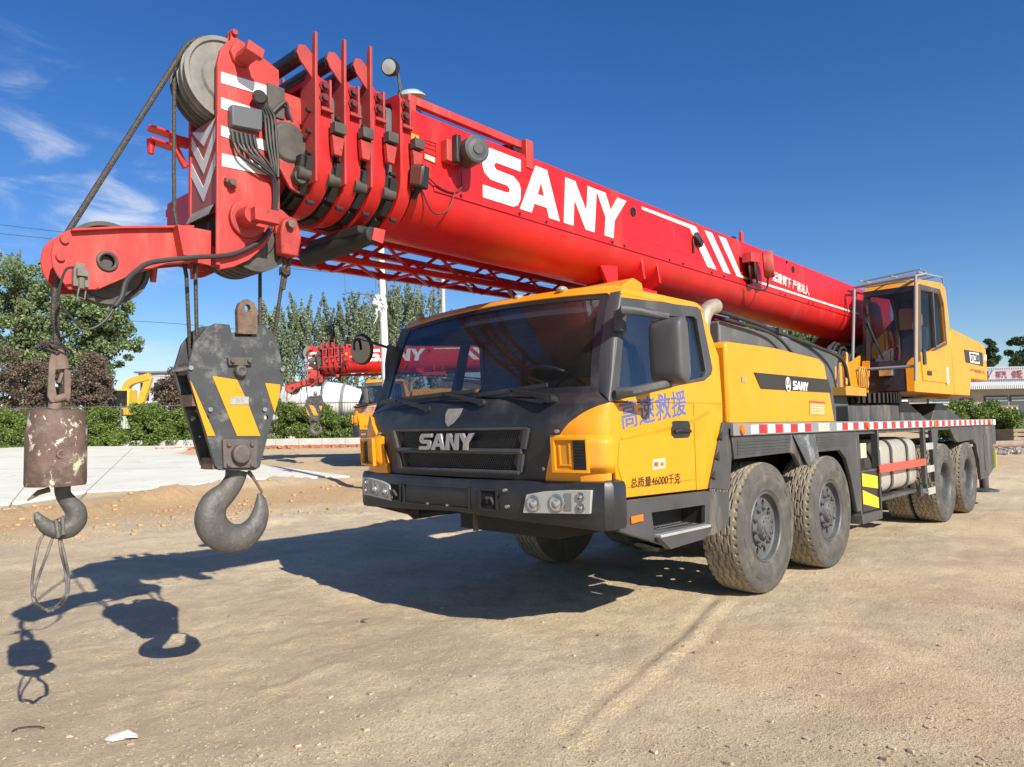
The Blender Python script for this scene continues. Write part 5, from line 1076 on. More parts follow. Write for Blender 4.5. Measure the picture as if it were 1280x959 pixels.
# ---------------- ropes of the crane
def BX(px, y): x, z = bpt(y, *px); return V((x, y, z))
mb = MB(); R_ = .0105
nl = V((cx_, YC, cz_)); mb.tube([topc+V((.232*cos(R(a)), 0, .232*sin(R(a)))) for a in (150, 120, 90, 60, 40, 29)] + [nl+V((.198*cos(R(a)), 0, .198*sin(R(a)))) for a in (29, 20, 10, 0)] + [nl+V((.198, 0, -.12)), BX((70, 400), YC), BX((70, 432), YC)], .0135, 8)
mb.build('hoist_rope', ROPE, CR8, T=TB)
mb = MB(); by_ = YC
mb.tube([topc+V((.225, -.07, -.02)), topc+V((.222, -.07, -.5)), V((topc.x+.215, YC+.0, 2.6)), BX((233, 345), YC+.02), BX((238, 450), YC-.06)], R_, 8)
mb.tube([BX((244, 330), YC+.05), BX((246, 420), YC+.05)], R_, 8); mb.tube([BX((325, 320), YC-.05), BX((325, 415), YC-.05)], R_, 8)
mb.tube([BX((357, 318), YC+.15), BX((353, 350), YC+.14), BX((343, 418), YC+.06)], R_, 8); mb.build('hoist_rope', ROPE, CR8, T=TB)
mb = MB(); mb.tube([BX((364, 320), YC+.15), BX((357, 345), YC+.14), BX((354, 362), YC+.14)], .011, 6); p = BX((356, 342), YC+.15)
for k in range(3): mb.tube([p+V((.03*cos(a), .02*sin(a), .01*k+.01*sin(3*a))) for a in [i*2*pi/12 for i in range(12)]], .005, 5, close=True)
mb.build('rope_tail', ROPE, CR8, T=TB)
BOOMSET = set(CR8.children)-_before
# ================================================================== main hook block
def TBp(v): return TB @ V(v)
by0 = YC+.09
HB = empty('hook_block', TBp((bpt(YC, 298, 690)[0], YC, bpt(YC, 298, 690)[1])), 'large black hook block with yellow stripes and an open hook hanging from ropes', 'hook block')
TH_ = HB.matrix_basis.inverted() @ TB
def hb(mb, name, m, par=None, **k): return mb.build(name, m, par or HB, T=TH_, **k)
pp = [(270, 404), (287, 406), (291, 421), (314, 421), (319, 409), (330, 405), (344, 420), (353, 455), (354, 470), (350, 486), (325, 584), (318, 588), (275, 588), (269, 582), (236, 470), (236, 455), (244, 428), (258, 410)]
pq = [bpt(by0, *p) for p in pp]
hls = []
for px in ((258.5, 522.5), (333, 522)): x, z = bpt(by0, *px); hls.append([(x+.013*cos(2*pi*i/14), by0, z+.013*sin(2*pi*i/14)) for i in range(14)])
for y, s in ((by0, -1), (YC-.09, 1)):
    hh = [[(a, y, c_) for a, b, c_ in h] for h in hls]
    hb(MB().prism([[(x, y, z) for x, z in pq]]+hh, (0, s*.022, 0)), 'side_plate', BLOCK, bevel=.006)
mb = MB(); bxc, bzc = bpt(YC, 298, 470); mb.lathe([(.001, -.065), (.22, -.065), (.235, -.06), (.215, -.03), (.235, 0), (.215, .03), (.235, .06), (.22, .065), (.001, .065)], (bxc, YC, bzc), (0, 1, 0), 40); hb(mb, 'block_sheave', GREASE)
x0 = bpt(by0, 236, 450)[0]; x1 = bpt(by0, 352, 450)[0]
mb = MB()
for (u, v) in ((238, 460), (352, 462), (262, 512), (330, 512)): x, z = bpt(by0, u, v); mb.cyl((x, YC-.1, z), (x, by0+.012, z), .012, 10)
hb(mb, 'spacer_bolt', STEEL)
mb = MB(); 
for (u, v) in ((238, 460), (242, 500), (268, 580)): x, z = bpt(by0, u, v); mb.obox((x-.012, YC, z), (.010, 0, 0), (0, .07, 0), (0, 0, .03))
hb(mb, 'spacer_plate', RUST)
lug = [bpt(YC+.03, *p) for p in ((289, 419), (288, 390), (291, 381), (300, 376), (309, 381), (313, 391), (313, 420))]; hx2, hz2 = bpt(YC+.03, 300.5, 387.5)
hb(MB().prism([[(x, YC+.11, z) for x, z in lug], [(hx2+.018*cos(2*pi*i/16), YC+.11, hz2+.02*sin(2*pi*i/16)) for i in range(16)]], (0, -.035, 0)), 'top_lug', RUST, bevel=.006)
# yellow stripes
mb = MB()
for l in ([(265, 470), (296, 475), (303, 490), (307, 498), (325, 545), (296, 545)], [(331, 479), (350, 481), (349, 493), (343, 516)], [(237, 475), (240, 480), (269, 545), (259, 545), (249, 515)]):
    mb.prism([(x, by0+.001, z) for x, z in (bpt(by0, *p) for p in l)], (0, .003, 0))
hb(mb, 'yellow_stripe', YDEC, smooth=0)
hb(MB().prism([(x, by0+.004, z) for x, z in (bpt(by0, *p) for p in ((287, 496), (310, 496), (310, 506), (287, 506)))], (0, .004, 0)), 'name_plate', mat('worn_plate', (.42, .41, .38), .5, metal=.3, var=.25, vs=30), smooth=0)
mb = MB(); mb.prism([(x, by0, z) for x, z in (bpt(by0, *p) for p in ((283, 447), (314, 447), (313, 457), (284, 457)))], (0, .02, 0)); x, z = bpt(by0, 299, 464); mb.lathe([(.001, .03), (.012, .03), (.014, .036), (.026, .036), (.032, .03), (.034, 0), (.001, 0)], (x, by0, z), (0, 1, 0), 24)
for u in (288, 309): x, z = bpt(by0, u, 452); mb.cyl((x, by0, z), (x, by0+.035, z), .012, 6)
hb(mb, 'sheave_axle', mat('axle_grime', (.085, .075, .065), .6, var=.3, vs=15), bevel=.003)
mb = MB(); mb.prism([(x, by0, z) for x, z in (bpt(by0, *p) for p in ((277, 549), (321, 549), (320, 585), (278, 585)))], (0, .016, 0)); x, z = bpt(by0, 298, 567.5); mb.lathe([(.001, .05), (.045, .05), (.05, .044), (.05, 0), (.001, 0)], (x, by0, z), (0, 1, 0), 28)
for u in (284, 313):
    for v in (556, 581): x, z = bpt(by0, u, v); mb.cyl((x, by0, z), (x, by0+.03, z), .012, 8)
hb(mb, 'trunnion_plate', mat('trunnion_steel', (.12, .105, .095), .6, metal=.2, var=.3, vs=15, dirt=(.2, .12, .08), damt=.5, ds=12), bevel=.004)
# forged hook: swept body, thick at the back, pointed at the tip
def hookshape(pts, rads, y, sq=1.0, n=18):
    c = cr_spline([(bpt(y, u, v)[0], y, bpt(y, u, v)[1]) for u, v in pts], 6); k = len(pts)-1
    rr = [interp(i/6, list(range(k+1)), rads) for i in range(len(c))]
    return MB().tube(c, rr, n)
hk = hookshape([(296, 588), (293, 600), (284, 614), (268, 630), (263, 648), (270, 664), (286, 673), (304, 671), (318, 659), (325, 643), (326, 628), (324, 617)], [.060, .055, .058, .074, .082, .084, .080, .074, .062, .050, .034, .012], YC)
hk.v = [V((p.x, YC+(p.y-YC)*.72, p.z)) for p in hk.v]
hb(hk, 'hook', HOOK, smooth=60)
mb = MB(); mb.tube([BX((311, 590), YC+.02), BX((319, 601), YC+.01), BX((328, 616), YC)], [.012, .008, .007], 8); mb.tube([BX((311, 590), YC+.05), BX((316, 596), YC+.0), BX((311, 592), YC-.05)], .009, 8); hb(mb, 'safety_latch', RUST)
# ================================================================== ball hook
BH = empty('weighted_hook', TBp((bpt(YC, 72, 675)[0], YC, bpt(YC, 72, 675)[1])), 'small rusty hook below a cylindrical weight, hanging from the jib nose', 'crane hook')
TH2 = BH.matrix_basis.inverted() @ TB
def hc(mb, name, m, **k): return mb.build(name, m, BH, T=TH2, **k)
cb = BX((70.5, 560), YC); zt2 = bpt(YC, 70, 512)[1]; zb2 = bpt(YC, 70, 607)[1]; rb = .122
hc(MB().lathe([(.001, zt2-.002), (rb*.80, zt2), (rb*.90, zt2-.008), (rb*.94, zt2-.075), (rb*.97, zt2-.083), (rb, zt2-.09), (rb*1.0, zb2+.012), (rb*.97, zb2), (.001, zb2)], (cb.x, YC, 0), (0, 0, 1), 48), 'ballast_weight', mat('peeling_weight', (.125, .080, .062), .75, var=.35, vs=9, dirt=(.24, .22, .18), damt=.6, ds=14, dirt2=(.62, .56, .42), d2s=13, d2lo=.555, bump=.5, bs=40), smooth=40)
mb = MB(); p = BX((77, 567), YC+.12); mb.lathe([(.001, .006), (.012, .006), (.013, .001), (.02, .001), (.021, .006), (.024, .006)], (p.x, YC+rb-.006, p.z), (-.12, 1, 0), 16); hc(mb, 'weight_bolt', RUST)
l = [(0, 0)]
mb = MB(); p = BX((76, 480), YC)
mb.tube([BX((68, 512), YC), BX((71, 496), YC)], .028, 12); mb.prism([(x, YC+.03, z) for x, z in (bpt(YC, *q_) for q_ in ((57, 495), (59, 455), (62, 442), (68, 442), (66, 480), (70, 503), (61, 503)))], (0, -.016, 0)); mb.prism([(x, YC+.03, z) for x, z in (bpt(YC, *q_) for q_ in ((78, 460), (86, 465), (86, 492), (84, 502), (78, 500)))], (0, -.06, 0))
mb.tube([BX((72, 437), YC), BX((76, 462), YC)], [.030, .038], 16); mb.tube([BX((67, 500), YC+.02), BX((82, 496), YC+.02)], .018, 10); mb.tube([BX((78, 466), YC+.01), BX((74, 478), YC+.01), BX((79, 482), YC), BX((80, 468), YC)], .010, 6)
hc(mb, 'rope_socket', mat('brown_iron', (.17, .12, .095), .75, var=.3, vs=14, dirt=(.08, .06, .05), damt=.6, ds=9, bump=.4), bevel=.004, smooth=40)
hk = hookshape([(78, 606), (79, 618), (86, 628), (94, 638), (95, 650), (87, 660), (74, 663), (60, 659), (50, 650), (45, 641)], [.034, .032, .036, .044, .046, .044, .040, .034, .024, .010], YC)
hk.v = [V((p.x, YC+(p.y-YC)*.75, p.z)) for p in hk.v]; hc(hk, 'hook', HOOK, smooth=60)
hc(MB().tube([BX((62, 612), YC), BX((48, 616), YC), BX((34, 626), YC)], [.012, .012, .004], 8), 'safety_latch', RUST)
# wire tangle at the socket
mb = MB(); rnd = random.Random(11)
for k in range(7):
    c0_ = BX((70+rnd.uniform(-8, 8), 434+rnd.uniform(-5, 3)), YC+rnd.uniform(-.02, .03)); r_ = rnd.uniform(.03, .055); t1, t2 = rnd.uniform(.3, 1), rnd.uniform(0, 6)
    mb.tube([c0_+V((r_*cos(a), .03*sin(a+t2), r_*t1*sin(a+.4*t2)*.6)) for a in [i*2*pi/18 for i in range(18)]], .0045, 5, close=True)
mb.tube(cr_spline([BX((38, 436), YC), BX((50, 432), YC), BX((62, 424), YC), (BX((68, 425), YC))], 5), .004, 5)
mb.tube(cr_spline([BX((69, 360), YC+.05), BX((67, 395), YC+.03), BX((72, 420), YC), BX((72, 436), YC)], 6), .013, 8)
hc(mb, 'wire_tangle', ROPE)
# sling hanging on the small hook
SL = empty('wire_sling', TBp(BX((62, 764), YC)), 'looped grey wire rope sling hanging on the small rusty hook', 'sling')
mb = MB()
A = BX((70, 664), YC); 
for pts in ([(78, 655), (68, 668), (58, 695), (47, 725), (43, 745), (50, 758), (62, 764)], [(78, 655), (76, 672), (82, 700), (86, 725), (84, 745), (74, 758), (60, 764)], [(72, 657), (52, 672), (44, 700), (40, 732), (43, 752), (55, 762), (66, 763)], [(72, 657), (74, 665), (76, 690), (82, 715), (82, 742), (70, 758), (58, 762)]):
    mb.tube(cr_spline([BX(p, YC+.02*i*(-1)**i*.4) for i, p in enumerate(pts)], 6), .006, 6)
mb.tube([BX((70, 650), YC+.035), BX((78, 646), YC+.04), BX((79, 668), YC+.035), BX((73, 672), YC+.03)], .009, 6, close=True)
mb.build('wire_loop', mat('sling_wire', (.15, .14, .13), .65, metal=.1, var=.3, vs=50), SL, T=SL.matrix_basis.inverted() @ TB)
# ================================================================== setting
rng = np.random.default_rng(7)
FH = V((CF.x, CF.y, 0)).normalized(); RH = V((FH.y, -FH.x, 0))
def hz(d, extra=0): return ground_h(CP.x+FH.x*d, CP.y+FH.y*d)
def gpt(u, v, off=0):                                # pixel -> point on the terrain
    r = ray(u, v); t = 5
    lo, hi = .5, 300
    for _ in range(60):
        t = (lo+hi)/2; p = CP+r*t
        if p.z > ground_h(p.x, p.y)+off: lo = t
        else: hi = t
    return CP+r*lo
def fa(u, v, d):                                     # pixel -> point at horizontal depth d
    r = ray(u, v); return CP + r*(d/r.dot(FH))
def frame(d, u): p = fa(u, 540, d); return V((p.x, p.y, ground_h(p.x, p.y)))
def vnoise(x, y, s, seed=0):
    x = np.asarray(x)*s+seed*17.3; y = np.asarray(y)*s-seed*9.7; xi = np.floor(x).astype(np.int64); yi = np.floor(y).astype(np.int64); fx = x-xi; fy = y-yi
    def h(a, b):
        n = (a*374761393+b*668265263+seed*1442695) & 0x7fffffff; n = ((n ^ (n >> 13))*1274126177) & 0x7fffffff; return ((n ^ (n >> 16)) & 0xffff)/65535.
    sx = fx*fx*(3-2*fx); sy_ = fy*fy*(3-2*fy)
    return (h(xi, yi)*(1-sx)+h(xi+1, yi)*sx)*(1-sy_)+(h(xi, yi+1)*(1-sx)+h(xi+1, yi+1)*sx)*sy_
# ---- terrain
NG = 560
def warp(n, c, fine, out_):
    t = np.linspace(-1, 1, n); return c+fine*(t*1.0)*n/2*.028 + np.sign(t)*out_*np.abs(t)**7
ga = warp(NG, 1.5, 1.0, 300); gb = warp(NG, -1.5, 1.0, 300)
GX, GY = np.meshgrid(ga, gb, indexing='ij')
dd = (GX-CP.x)*FH.x+(GY-CP.y)*FH.y; rr_ = (GX-CP.x)*RH.x+(GY-CP.y)*RH.y
t_ = dd-14.0; HH = .05*(np.sqrt(t_*t_+1)+t_)/2; HH = np.minimum(HH, 1.0)+.006*np.maximum(0, HH-1.0)
near = np.exp(-np.maximum(0, np.hypot(GX-2, GY+1)-14)/10)
rel = (vnoise(GX, GY, .35, 1)-.5)*.06+(vnoise(GX, GY, 1.1, 2)-.5)*.040+(vnoise(GX, GY, 3.1, 3)-.5)*.020+(vnoise(GX, GY, 8, 4)-.5)*.013+(vnoise(GX, GY, 19, 5)-.5)*.010
flatm = 1.0
# loose soil bank in front of the concrete slab
def segd(px, w):
    P = [gpt(*p) for p in px]; best = np.full(GX.shape, 1e9)
    for a, b in zip(P[:-1], P[1:]):
        ax, ay, bx_, by_ = a.x, a.y, b.x, b.y; L = (bx_-ax)**2+(by_-ay)**2; t = np.clip(((GX-ax)*(bx_-ax)+(GY-ay)*(by_-ay))/L, 0, 1)
        best = np.minimum(best, np.hypot(GX-ax-t*(bx_-ax), GY-ay-t*(by_-ay)))
    return np.exp(-(best/w)**2)
bank = segd([(-260, 662), (0, 650), (120, 634), (210, 622), (270, 611), (345, 603), (450, 599), (520, 600)], .85)
rel = rel*(1+1.2*bank) + bank*(.03+.13*(vnoise(GX, GY, .9, 6))+.12*(vnoise(GX, GY, 3.5, 7)-.4)+.09*(vnoise(GX, GY, 9, 8)-.5)+.05*(vnoise(GX, GY, 16, 18)-.5))
bank2 = segd([(330, 655), (420, 640), (500, 650)], .6); rel += bank2*(.09*vnoise(GX, GY, 2, 9)+.05*(vnoise(GX, GY, 8, 19)-.5)+.03*(vnoise(GX, GY, 17, 20)-.5))
for px, w, a in (([(900, 740), (845, 800), (770, 860), (690, 935)], .035, -.018), ([(935, 742), (880, 802), (805, 865), (725, 945)], .035, -.016), ([(917, 741), (862, 801), (788, 862), (708, 940)], .04, .013), ([(0, 790), (120, 740), (300, 700)], .10, -.012), ([(-50, 870), (200, 800), (420, 770), (620, 765)], .09, -.010), ([(300, 900), (330, 860), (420, 830)], .06, .009), ([(1280, 790), (1150, 830), (1000, 900)], .07, -.010)):
    rel += segd(px, w)*a*(.6+.8*vnoise(GX, GY, 5, 11))
# keep it level under the wheels
for x in AX:
    for y in (1.12, -1.12): rel *= 1-np.exp(-(((GX-x)**2+(GY-y)**2)/.22)**2)
    for y in (.76, -.76):
        if x < -3: rel *= 1-np.exp(-(((GX-x)**2+(GY-y)**2)/.2)**2)
slab_px = [(-160, 650), (0, 630), (107, 614), (207, 610), (266, 602), (340, 597), (437, 595), (330, 581), (262, 571), (215, 567), (244, 558), (-160, 561)]
GZ = HH+rel*near-.004
vs = np.stack([GX, GY, GZ], -1).reshape(-1, 3); idx = np.arange(NG*NG).reshape(NG, NG)
q = np.stack([idx[:-1, :-1], idx[1:, :-1], idx[1:, 1:], idx[:-1, 1:]], -1).reshape(-1, 4)
me = bpy.data.meshes.new('ground'); me.vertices.add(len(vs)); me.vertices.foreach_set('co', vs.ravel()); me.loops.add(q.size); me.loops.foreach_set('vertex_index', q.ravel()); me.polygons.add(len(q)); me.polygons.foreach_set('loop_start', np.arange(len(q))*4); me.polygons.foreach_set('loop_total', np.full(len(q), 4)); me.update(); me.polygons.foreach_set('use_smooth', [True]*len(q))
G = bpy.data.objects.new('ground', me); C.objects.link(G); G['kind'] = 'structure'
def ground_mat():
    M = bpy.data.materials.new('packed_dirt'); M.use_nodes = True; t = M.node_tree; P = t.nodes['Principled BSDF']; N = lambda k: t.nodes.new(k); L = t.links.new
    P.inputs['Roughness'].default_value = .95; P.inputs['Specular IOR Level'].default_value = .15
    co = N('ShaderNodeTexCoord').outputs['Object']
    def noise(s, d=8, r=.6, dist=0):
        n = N('ShaderNodeTexNoise'); n.inputs['Scale'].default_value = s; n.inputs['Detail'].default_value = d; n.inputs['Roughness'].default_value = r; n.inputs['Distortion'].default_value = dist; L(co, n.inputs['Vector']); return n.outputs[0]
    def mixc(f, a, b):
        m = N('ShaderNodeMix'); m.data_type = 'RGBA'
        L(f, m.inputs[0]); (L(a, m.inputs[6]) if hasattr(a, 'node') else setattr(m.inputs[6], 'default_value', (*a, 1))); (L(b, m.inputs[7]) if hasattr(b, 'node') else setattr(m.inputs[7], 'default_value', (*b, 1))); return m.outputs[2]
    def rng_(x, a, b, c=0, d=1):
        m = N('ShaderNodeMapRange'); m.interpolation_type = 'SMOOTHSTEP'; L(x, m.inputs[0]); m.inputs[1].default_value = a; m.inputs[2].default_value = b; m.inputs[3].default_value = c; m.inputs[4].default_value = d; return m.outputs[0]
    base = mixc(rng_(noise(.55, 7, .65, .8), .40, .60), (.92, .73, .47), (.68, .545, .37))
    base = mixc(rng_(noise(2.3, 8, .65, .4), .45, .7, 0, .6), base, (.94, .80, .56))
    base = mixc(rng_(noise(1.3, 7, .6, 1.2), .55, .75, 0, .55), base, (.56, .44, .285))
    # ochre subsoil in the bank: an area of its own
    at = N('ShaderNodeAttribute'); at.attribute_name = 'subsoil'
    base = mixc(at.outputs['Fac'], base, (.68, .44, .23))
    base = mixc(rng_(noise(7, 9, .75, .5), .48, .72, 0, .5), base, (.58, .45, .27))
    base = mixc(rng_(noise(60, 6, .75), .38, .66, 0, .5), base, (.42, .325, .20))
    base = mixc(rng_(noise(150, 3, .7), .58, .72, 0, .55), base, (.78, .68, .50))
    base = mixc(rng_(noise(34, 4, .7), .60, .68, 0, .6), base, (.28, .22, .15))
    L(base, P.inputs['Base Color'])
    b = N('ShaderNodeBump'); b.inputs['Strength'].default_value = 1.0; b.inputs['Distance'].default_value = .022
    a1 = N('ShaderNodeMath'); a1.operation = 'ADD'; L(noise(26, 8, .7), a1.inputs[0]); L(noise(95, 5, .7), a1.inputs[1]); L(a1.outputs[0], b.inputs['Height']); L(b.outputs[0], P.inputs['Normal'])
    return M
me.materials.append(ground_mat())
sub = np.clip(segd([(-260, 665), (0, 655), (200, 635), (330, 620), (460, 610), (560, 600)], 1.9)*1.3+(vnoise(GX, GY, .8, 12)-.6)*.7, 0, 1)
sub = np.maximum(sub, np.clip((dd-16)/6, 0, .55))
at = me.attributes.new('subsoil', 'FLOAT', 'POINT'); at.data.foreach_set('value', sub.astype(np.float32).ravel())
# far ground beyond the yard
# concrete slab (planar, follows the rise)
def slabz(p): d = (V((p.x, p.y, 0))-V((CP.x, CP.y, 0))).dot(FH); return .05*(d-14.0)+.075
def spl(u, v):
    r = ray(u, v); lo, hi = 1, 200
    for _ in range(60):
        t = (lo+hi)/2; p = CP+r*t
        if p.z > slabz(p): lo = t
        else: hi = t
    return CP+r*lo
sp_ = [spl(*p) for p in slab_px[:-2]+[(246, 557), (-160, 560)]]
o = SLAB = MB().prism(sp_, (0, 0, -.22)).build('concrete_slab', mat('fresh_concrete', (.74, .715, .61), .85, var=.07, vs=.8, dirt=(.60, .56, .46), damt=.75, ds=1.1, bump=.2, bs=20, dirt2=(.42, .36, .26), d2s=2.2, d2a=.4, d2lo=.6), smooth=0); tag(o, kind='structure')
a, b = fa(150, 550, 32.5), fa(520, 550, 31.5)
a.z = hz(32.5)-.05; b.z = hz(31.5)-.05
mb = MB(); L_ = (b-a).length; n = int(L_/1.0)
for i in range(n): p, q_ = a.lerp(b, i/n), a.lerp(b, (i+1)/n-.012/1.0*1.0/n*10*.1); mb.beam(p+V((0, 0, .16)), q_+V((0, 0, .16)), .3, .32)
tag(mb.build('kerb', mat('kerb_concrete', (.5, .5, .46), .85, var=.1, vs=2), None, bevel=.015, smooth=0), kind='structure')
mb = MB(); rnd = random.Random(4)
for i in range(420):
    p = fa(195+rnd.random()*255, 562, 30.2+rnd.random()*.9-.5); p.z = hz((p-CP).dot(FH))+.03; an = rnd.uniform(0, 3); c_, s_ = cos(an), sin(an); k = .1
    mb.obox(p, (k*c_, k*s_, rnd.uniform(-.03, .03)), (-k*.5*s_, k*.5*c_, 0), (0, 0, .035))
tag(mb.build('brick_rubble', mat('brick_red', (.42, .17, .10), .9, var=.3, vs=3), None, smooth=0), 'broken red bricks strewn along the foot of the pale kerb', 'bricks', kind='stuff')
# ---- scattered stones
mb = MB(); rnd = random.Random(21)
def stone(mb, p, r, rnd):
    vs = []; fs = []
    for i in range(8):
        vs.append(p+V((rnd.uniform(.6, 1)*r*(1 if i & 1 else -1), rnd.uniform(.5, .9)*r*(1 if i & 2 else -1), rnd.uniform(.3, .7)*r*(1 if i & 4 else -.3))))
    mb.add(vs, [(0, 2, 3, 1), (4, 5, 7, 6), (0, 1, 5, 4), (2, 6, 7, 3), (0, 4, 6, 2), (1, 3, 7, 5)])
def terr(x, y):
    i = int(np.searchsorted(ga, x)); j = int(np.searchsorted(gb, y)); i = min(max(i, 1), NG-1); j = min(max(j, 1), NG-1)
    fx = (x-ga[i-1])/(ga[i]-ga[i-1]); fy = (y-gb[j-1])/(gb[j]-gb[j-1])
    return GZ[i-1, j-1]*(1-fx)*(1-fy)+GZ[i, j-1]*fx*(1-fy)+GZ[i-1, j]*(1-fx)*fy+GZ[i, j]*fx*fy
for i in range(2600):
    u, v = rnd.uniform(-60, 1340), 959-(rnd.random()**1.5)*360; p = gpt(u, v); 
    if (p-CP).length > 22: continue
    r = min(.03, .0035+.004*rnd.random()+(.012*rnd.random() if rnd.random() < .06 else 0)); stone(mb, V((p.x, p.y, terr(p.x, p.y)+r*.1)), r, rnd)
tag(mb.build('loose_stones', mat('grit', (.42, .34, .24), .95, var=.4, vs=20), None, smooth=0, recalc=False), 'loose grit and small stones scattered over the dirt', 'gravel', kind='stuff')
mb = MB()
for i in range(2200):
    k = rnd.random(); px = [(-100, 650), (60, 646), (200, 630), (300, 616), (450, 606)]; s = k*4; j = min(int(s), 3); u = lerp(px[j][0], px[j+1][0], s-j); v = lerp(px[j][1], px[j+1][1], s-j)+rnd.uniform(-8, 34)
    p = gpt(u, v); r = rnd.uniform(.006, .018)+(.03 if rnd.random() < .04 else 0); stone(mb, V((p.x, p.y, terr(p.x, p.y)+r*.2)), r, rnd)
tag(mb.build('soil_clods', mat('clod', (.48, .31, .165), .95, var=.3, vs=15), None, smooth=0, recalc=False), 'crumbled ochre soil clods along the bank by the slab', 'soil', kind='stuff')
def litter(name, px, m, th, label, cat, lift=.004):
    P = [gpt(*p) for p in px]; c_ = sum(P, V())/len(P); 
    mb = MB().prism([V((p.x, p.y, terr(p.x, p.y)+lift+.008*((i*7) % 3))) for i, p in enumerate(P)], (0, 0, th)); return tag(mb.build(name, m, None, smooth=0), label, cat)
# joints sawn in the slab
mb = MB()
for t in (.22, .45, .68):
    a = spl(-160+t*380, 650-t*38); b = spl(-160+t*420+40, 560.5); mb.beam(a+V((0, 0, .002)), b+V((0, 0, .002)), .02, .004)
for v in (588, 573): mb.beam(spl(-160, v)+V((0, 0, .002)), spl(230, v-3)+V((0, 0, .002)), .025, .004)
mb.build('slab_joint', mat('joint_dark', (.30, .28, .24), .9), SLAB, smooth=0)
litter('paper_scrap', [(131, 921), (138, 916), (160, 913), (173, 918), (172, 922), (150, 922), (140, 923)], WHT, .006, 'crumpled white paper scrap lying on the dirt in the foreground', 'litter')
mb = MB(); mb.tube([gpt(u, v)+V((0, 0, terr(gpt(u, v).x, gpt(u, v).y)-gpt(u, v).z+.012)) for u, v in ((15, 912), (22, 908), (35, 905), (48, 903), (56, 905))], .003, 5); tag(mb.build('wire_offcut', CABLE), 'short bent piece of dark wire on the foreground dirt', 'wire')
for (u, v, r, lb) in ((458, 775, .035, 'dark stone lying at the edge of the big shadow'), (748, 796, .018, 'small pale stone on the dirt below the cab'), (868, 818, .014, 'flat pale stone to the left of the tyre tracks')):
    p = gpt(u, v); mb = MB(); stone(mb, V((p.x, p.y, terr(p.x, p.y)+r*.2)), r, random.Random(u)); tag(mb.build('stone', mat('stone_grey%d' % (u % 2), (.2, .17, .13) if u < 600 else (.6, .52, .42), .9), None, bevel=.004), lb, 'stone')
# ---- vegetation
def leafmat(name, a, b, trans=.25):
    M = bpy.data.materials.new(name); M.use_nodes = True; t = M.node_tree; P = t.nodes['Principled BSDF']; N = lambda k: t.nodes.new(k); L = t.links.new
    g = N('ShaderNodeNewGeometry'); mx = N('ShaderNodeMix'); mx.data_type = 'RGBA'; L(g.outputs['Random Per Island'], mx.inputs[0]); mx.inputs[6].default_value = (*a, 1); mx.inputs[7].default_value = (*b, 1)
    L(mx.outputs[2], P.inputs['Base Color']); P.inputs['Roughness'].default_value = .55; P.inputs['Specular IOR Level'].default_value = .3
    tr = N('ShaderNodeBsdfTranslucent'); L(mx.outputs[2], tr.inputs[0]); ms = N('ShaderNodeMixShader'); ms.inputs[0].default_value = trans; L(P.outputs[0], ms.inputs[1]); L(tr.outputs[0], ms.inputs[2]); L(ms.outputs[0], t.nodes['Material Output'].inputs[0]); return M
LF = leafmat('leaf_green', (.08, .13, .045), (.30, .37, .17)); LW = leafmat('leaf_willow', (.11, .15, .075), (.34, .40, .26)); LB = leafmat('leaf_purple_brown', (.085, .06, .045), (.22, .17, .12), .15); LH = leafmat('leaf_hedge', (.07, .115, .025), (.25, .33, .08)); LD = leafmat('leaf_dark', (.045, .08, .035), (.10, .15, .07))
BARK = mat('bark', (.16, .13, .10), .9, var=.3, vs=4)
def leaves(name, centers, sizes, n, ls, m, parent, asp=.5, flat=.0, up=0.0):
    """n small leaf faces gathered round clump centres"""
    c_ = np.array(centers); s = np.array(sizes); k = rng.integers(0, len(c_), n); off = rng.normal(size=(n, 3)); off /= np.linalg.norm(off, axis=1)[:, None]; off *= (rng.random(n)**.45)[:, None]
    P = c_[k]+off*s[k]
    a = rng.normal(size=(n, 3)); a[:, 2] += up; a /= np.linalg.norm(a, axis=1)[:, None]; b = rng.normal(size=(n, 3)); b -= a*(a*b).sum(1)[:, None]; b /= np.linalg.norm(b, axis=1)[:, None]
    l = (ls*(.6+.8*rng.random(n)))[:, None]; vs = np.stack([P-a*l, P+b*l*asp, P+a*l, P-b*l*asp], 1).reshape(-1, 3)
    me = bpy.data.meshes.new(name); me.vertices.add(4*n); me.vertices.foreach_set('co', vs.ravel()); me.loops.add(4*n); me.loops.foreach_set('vertex_index', np.arange(4*n)); me.polygons.add(n); me.polygons.foreach_set('loop_start', np.arange(n)*4); me.polygons.foreach_set('loop_total', np.full(n, 4)); me.update(); me.materials.append(m)
    o = bpy.data.objects.new(name, me); C.objects.link(o); o.parent = parent; return o
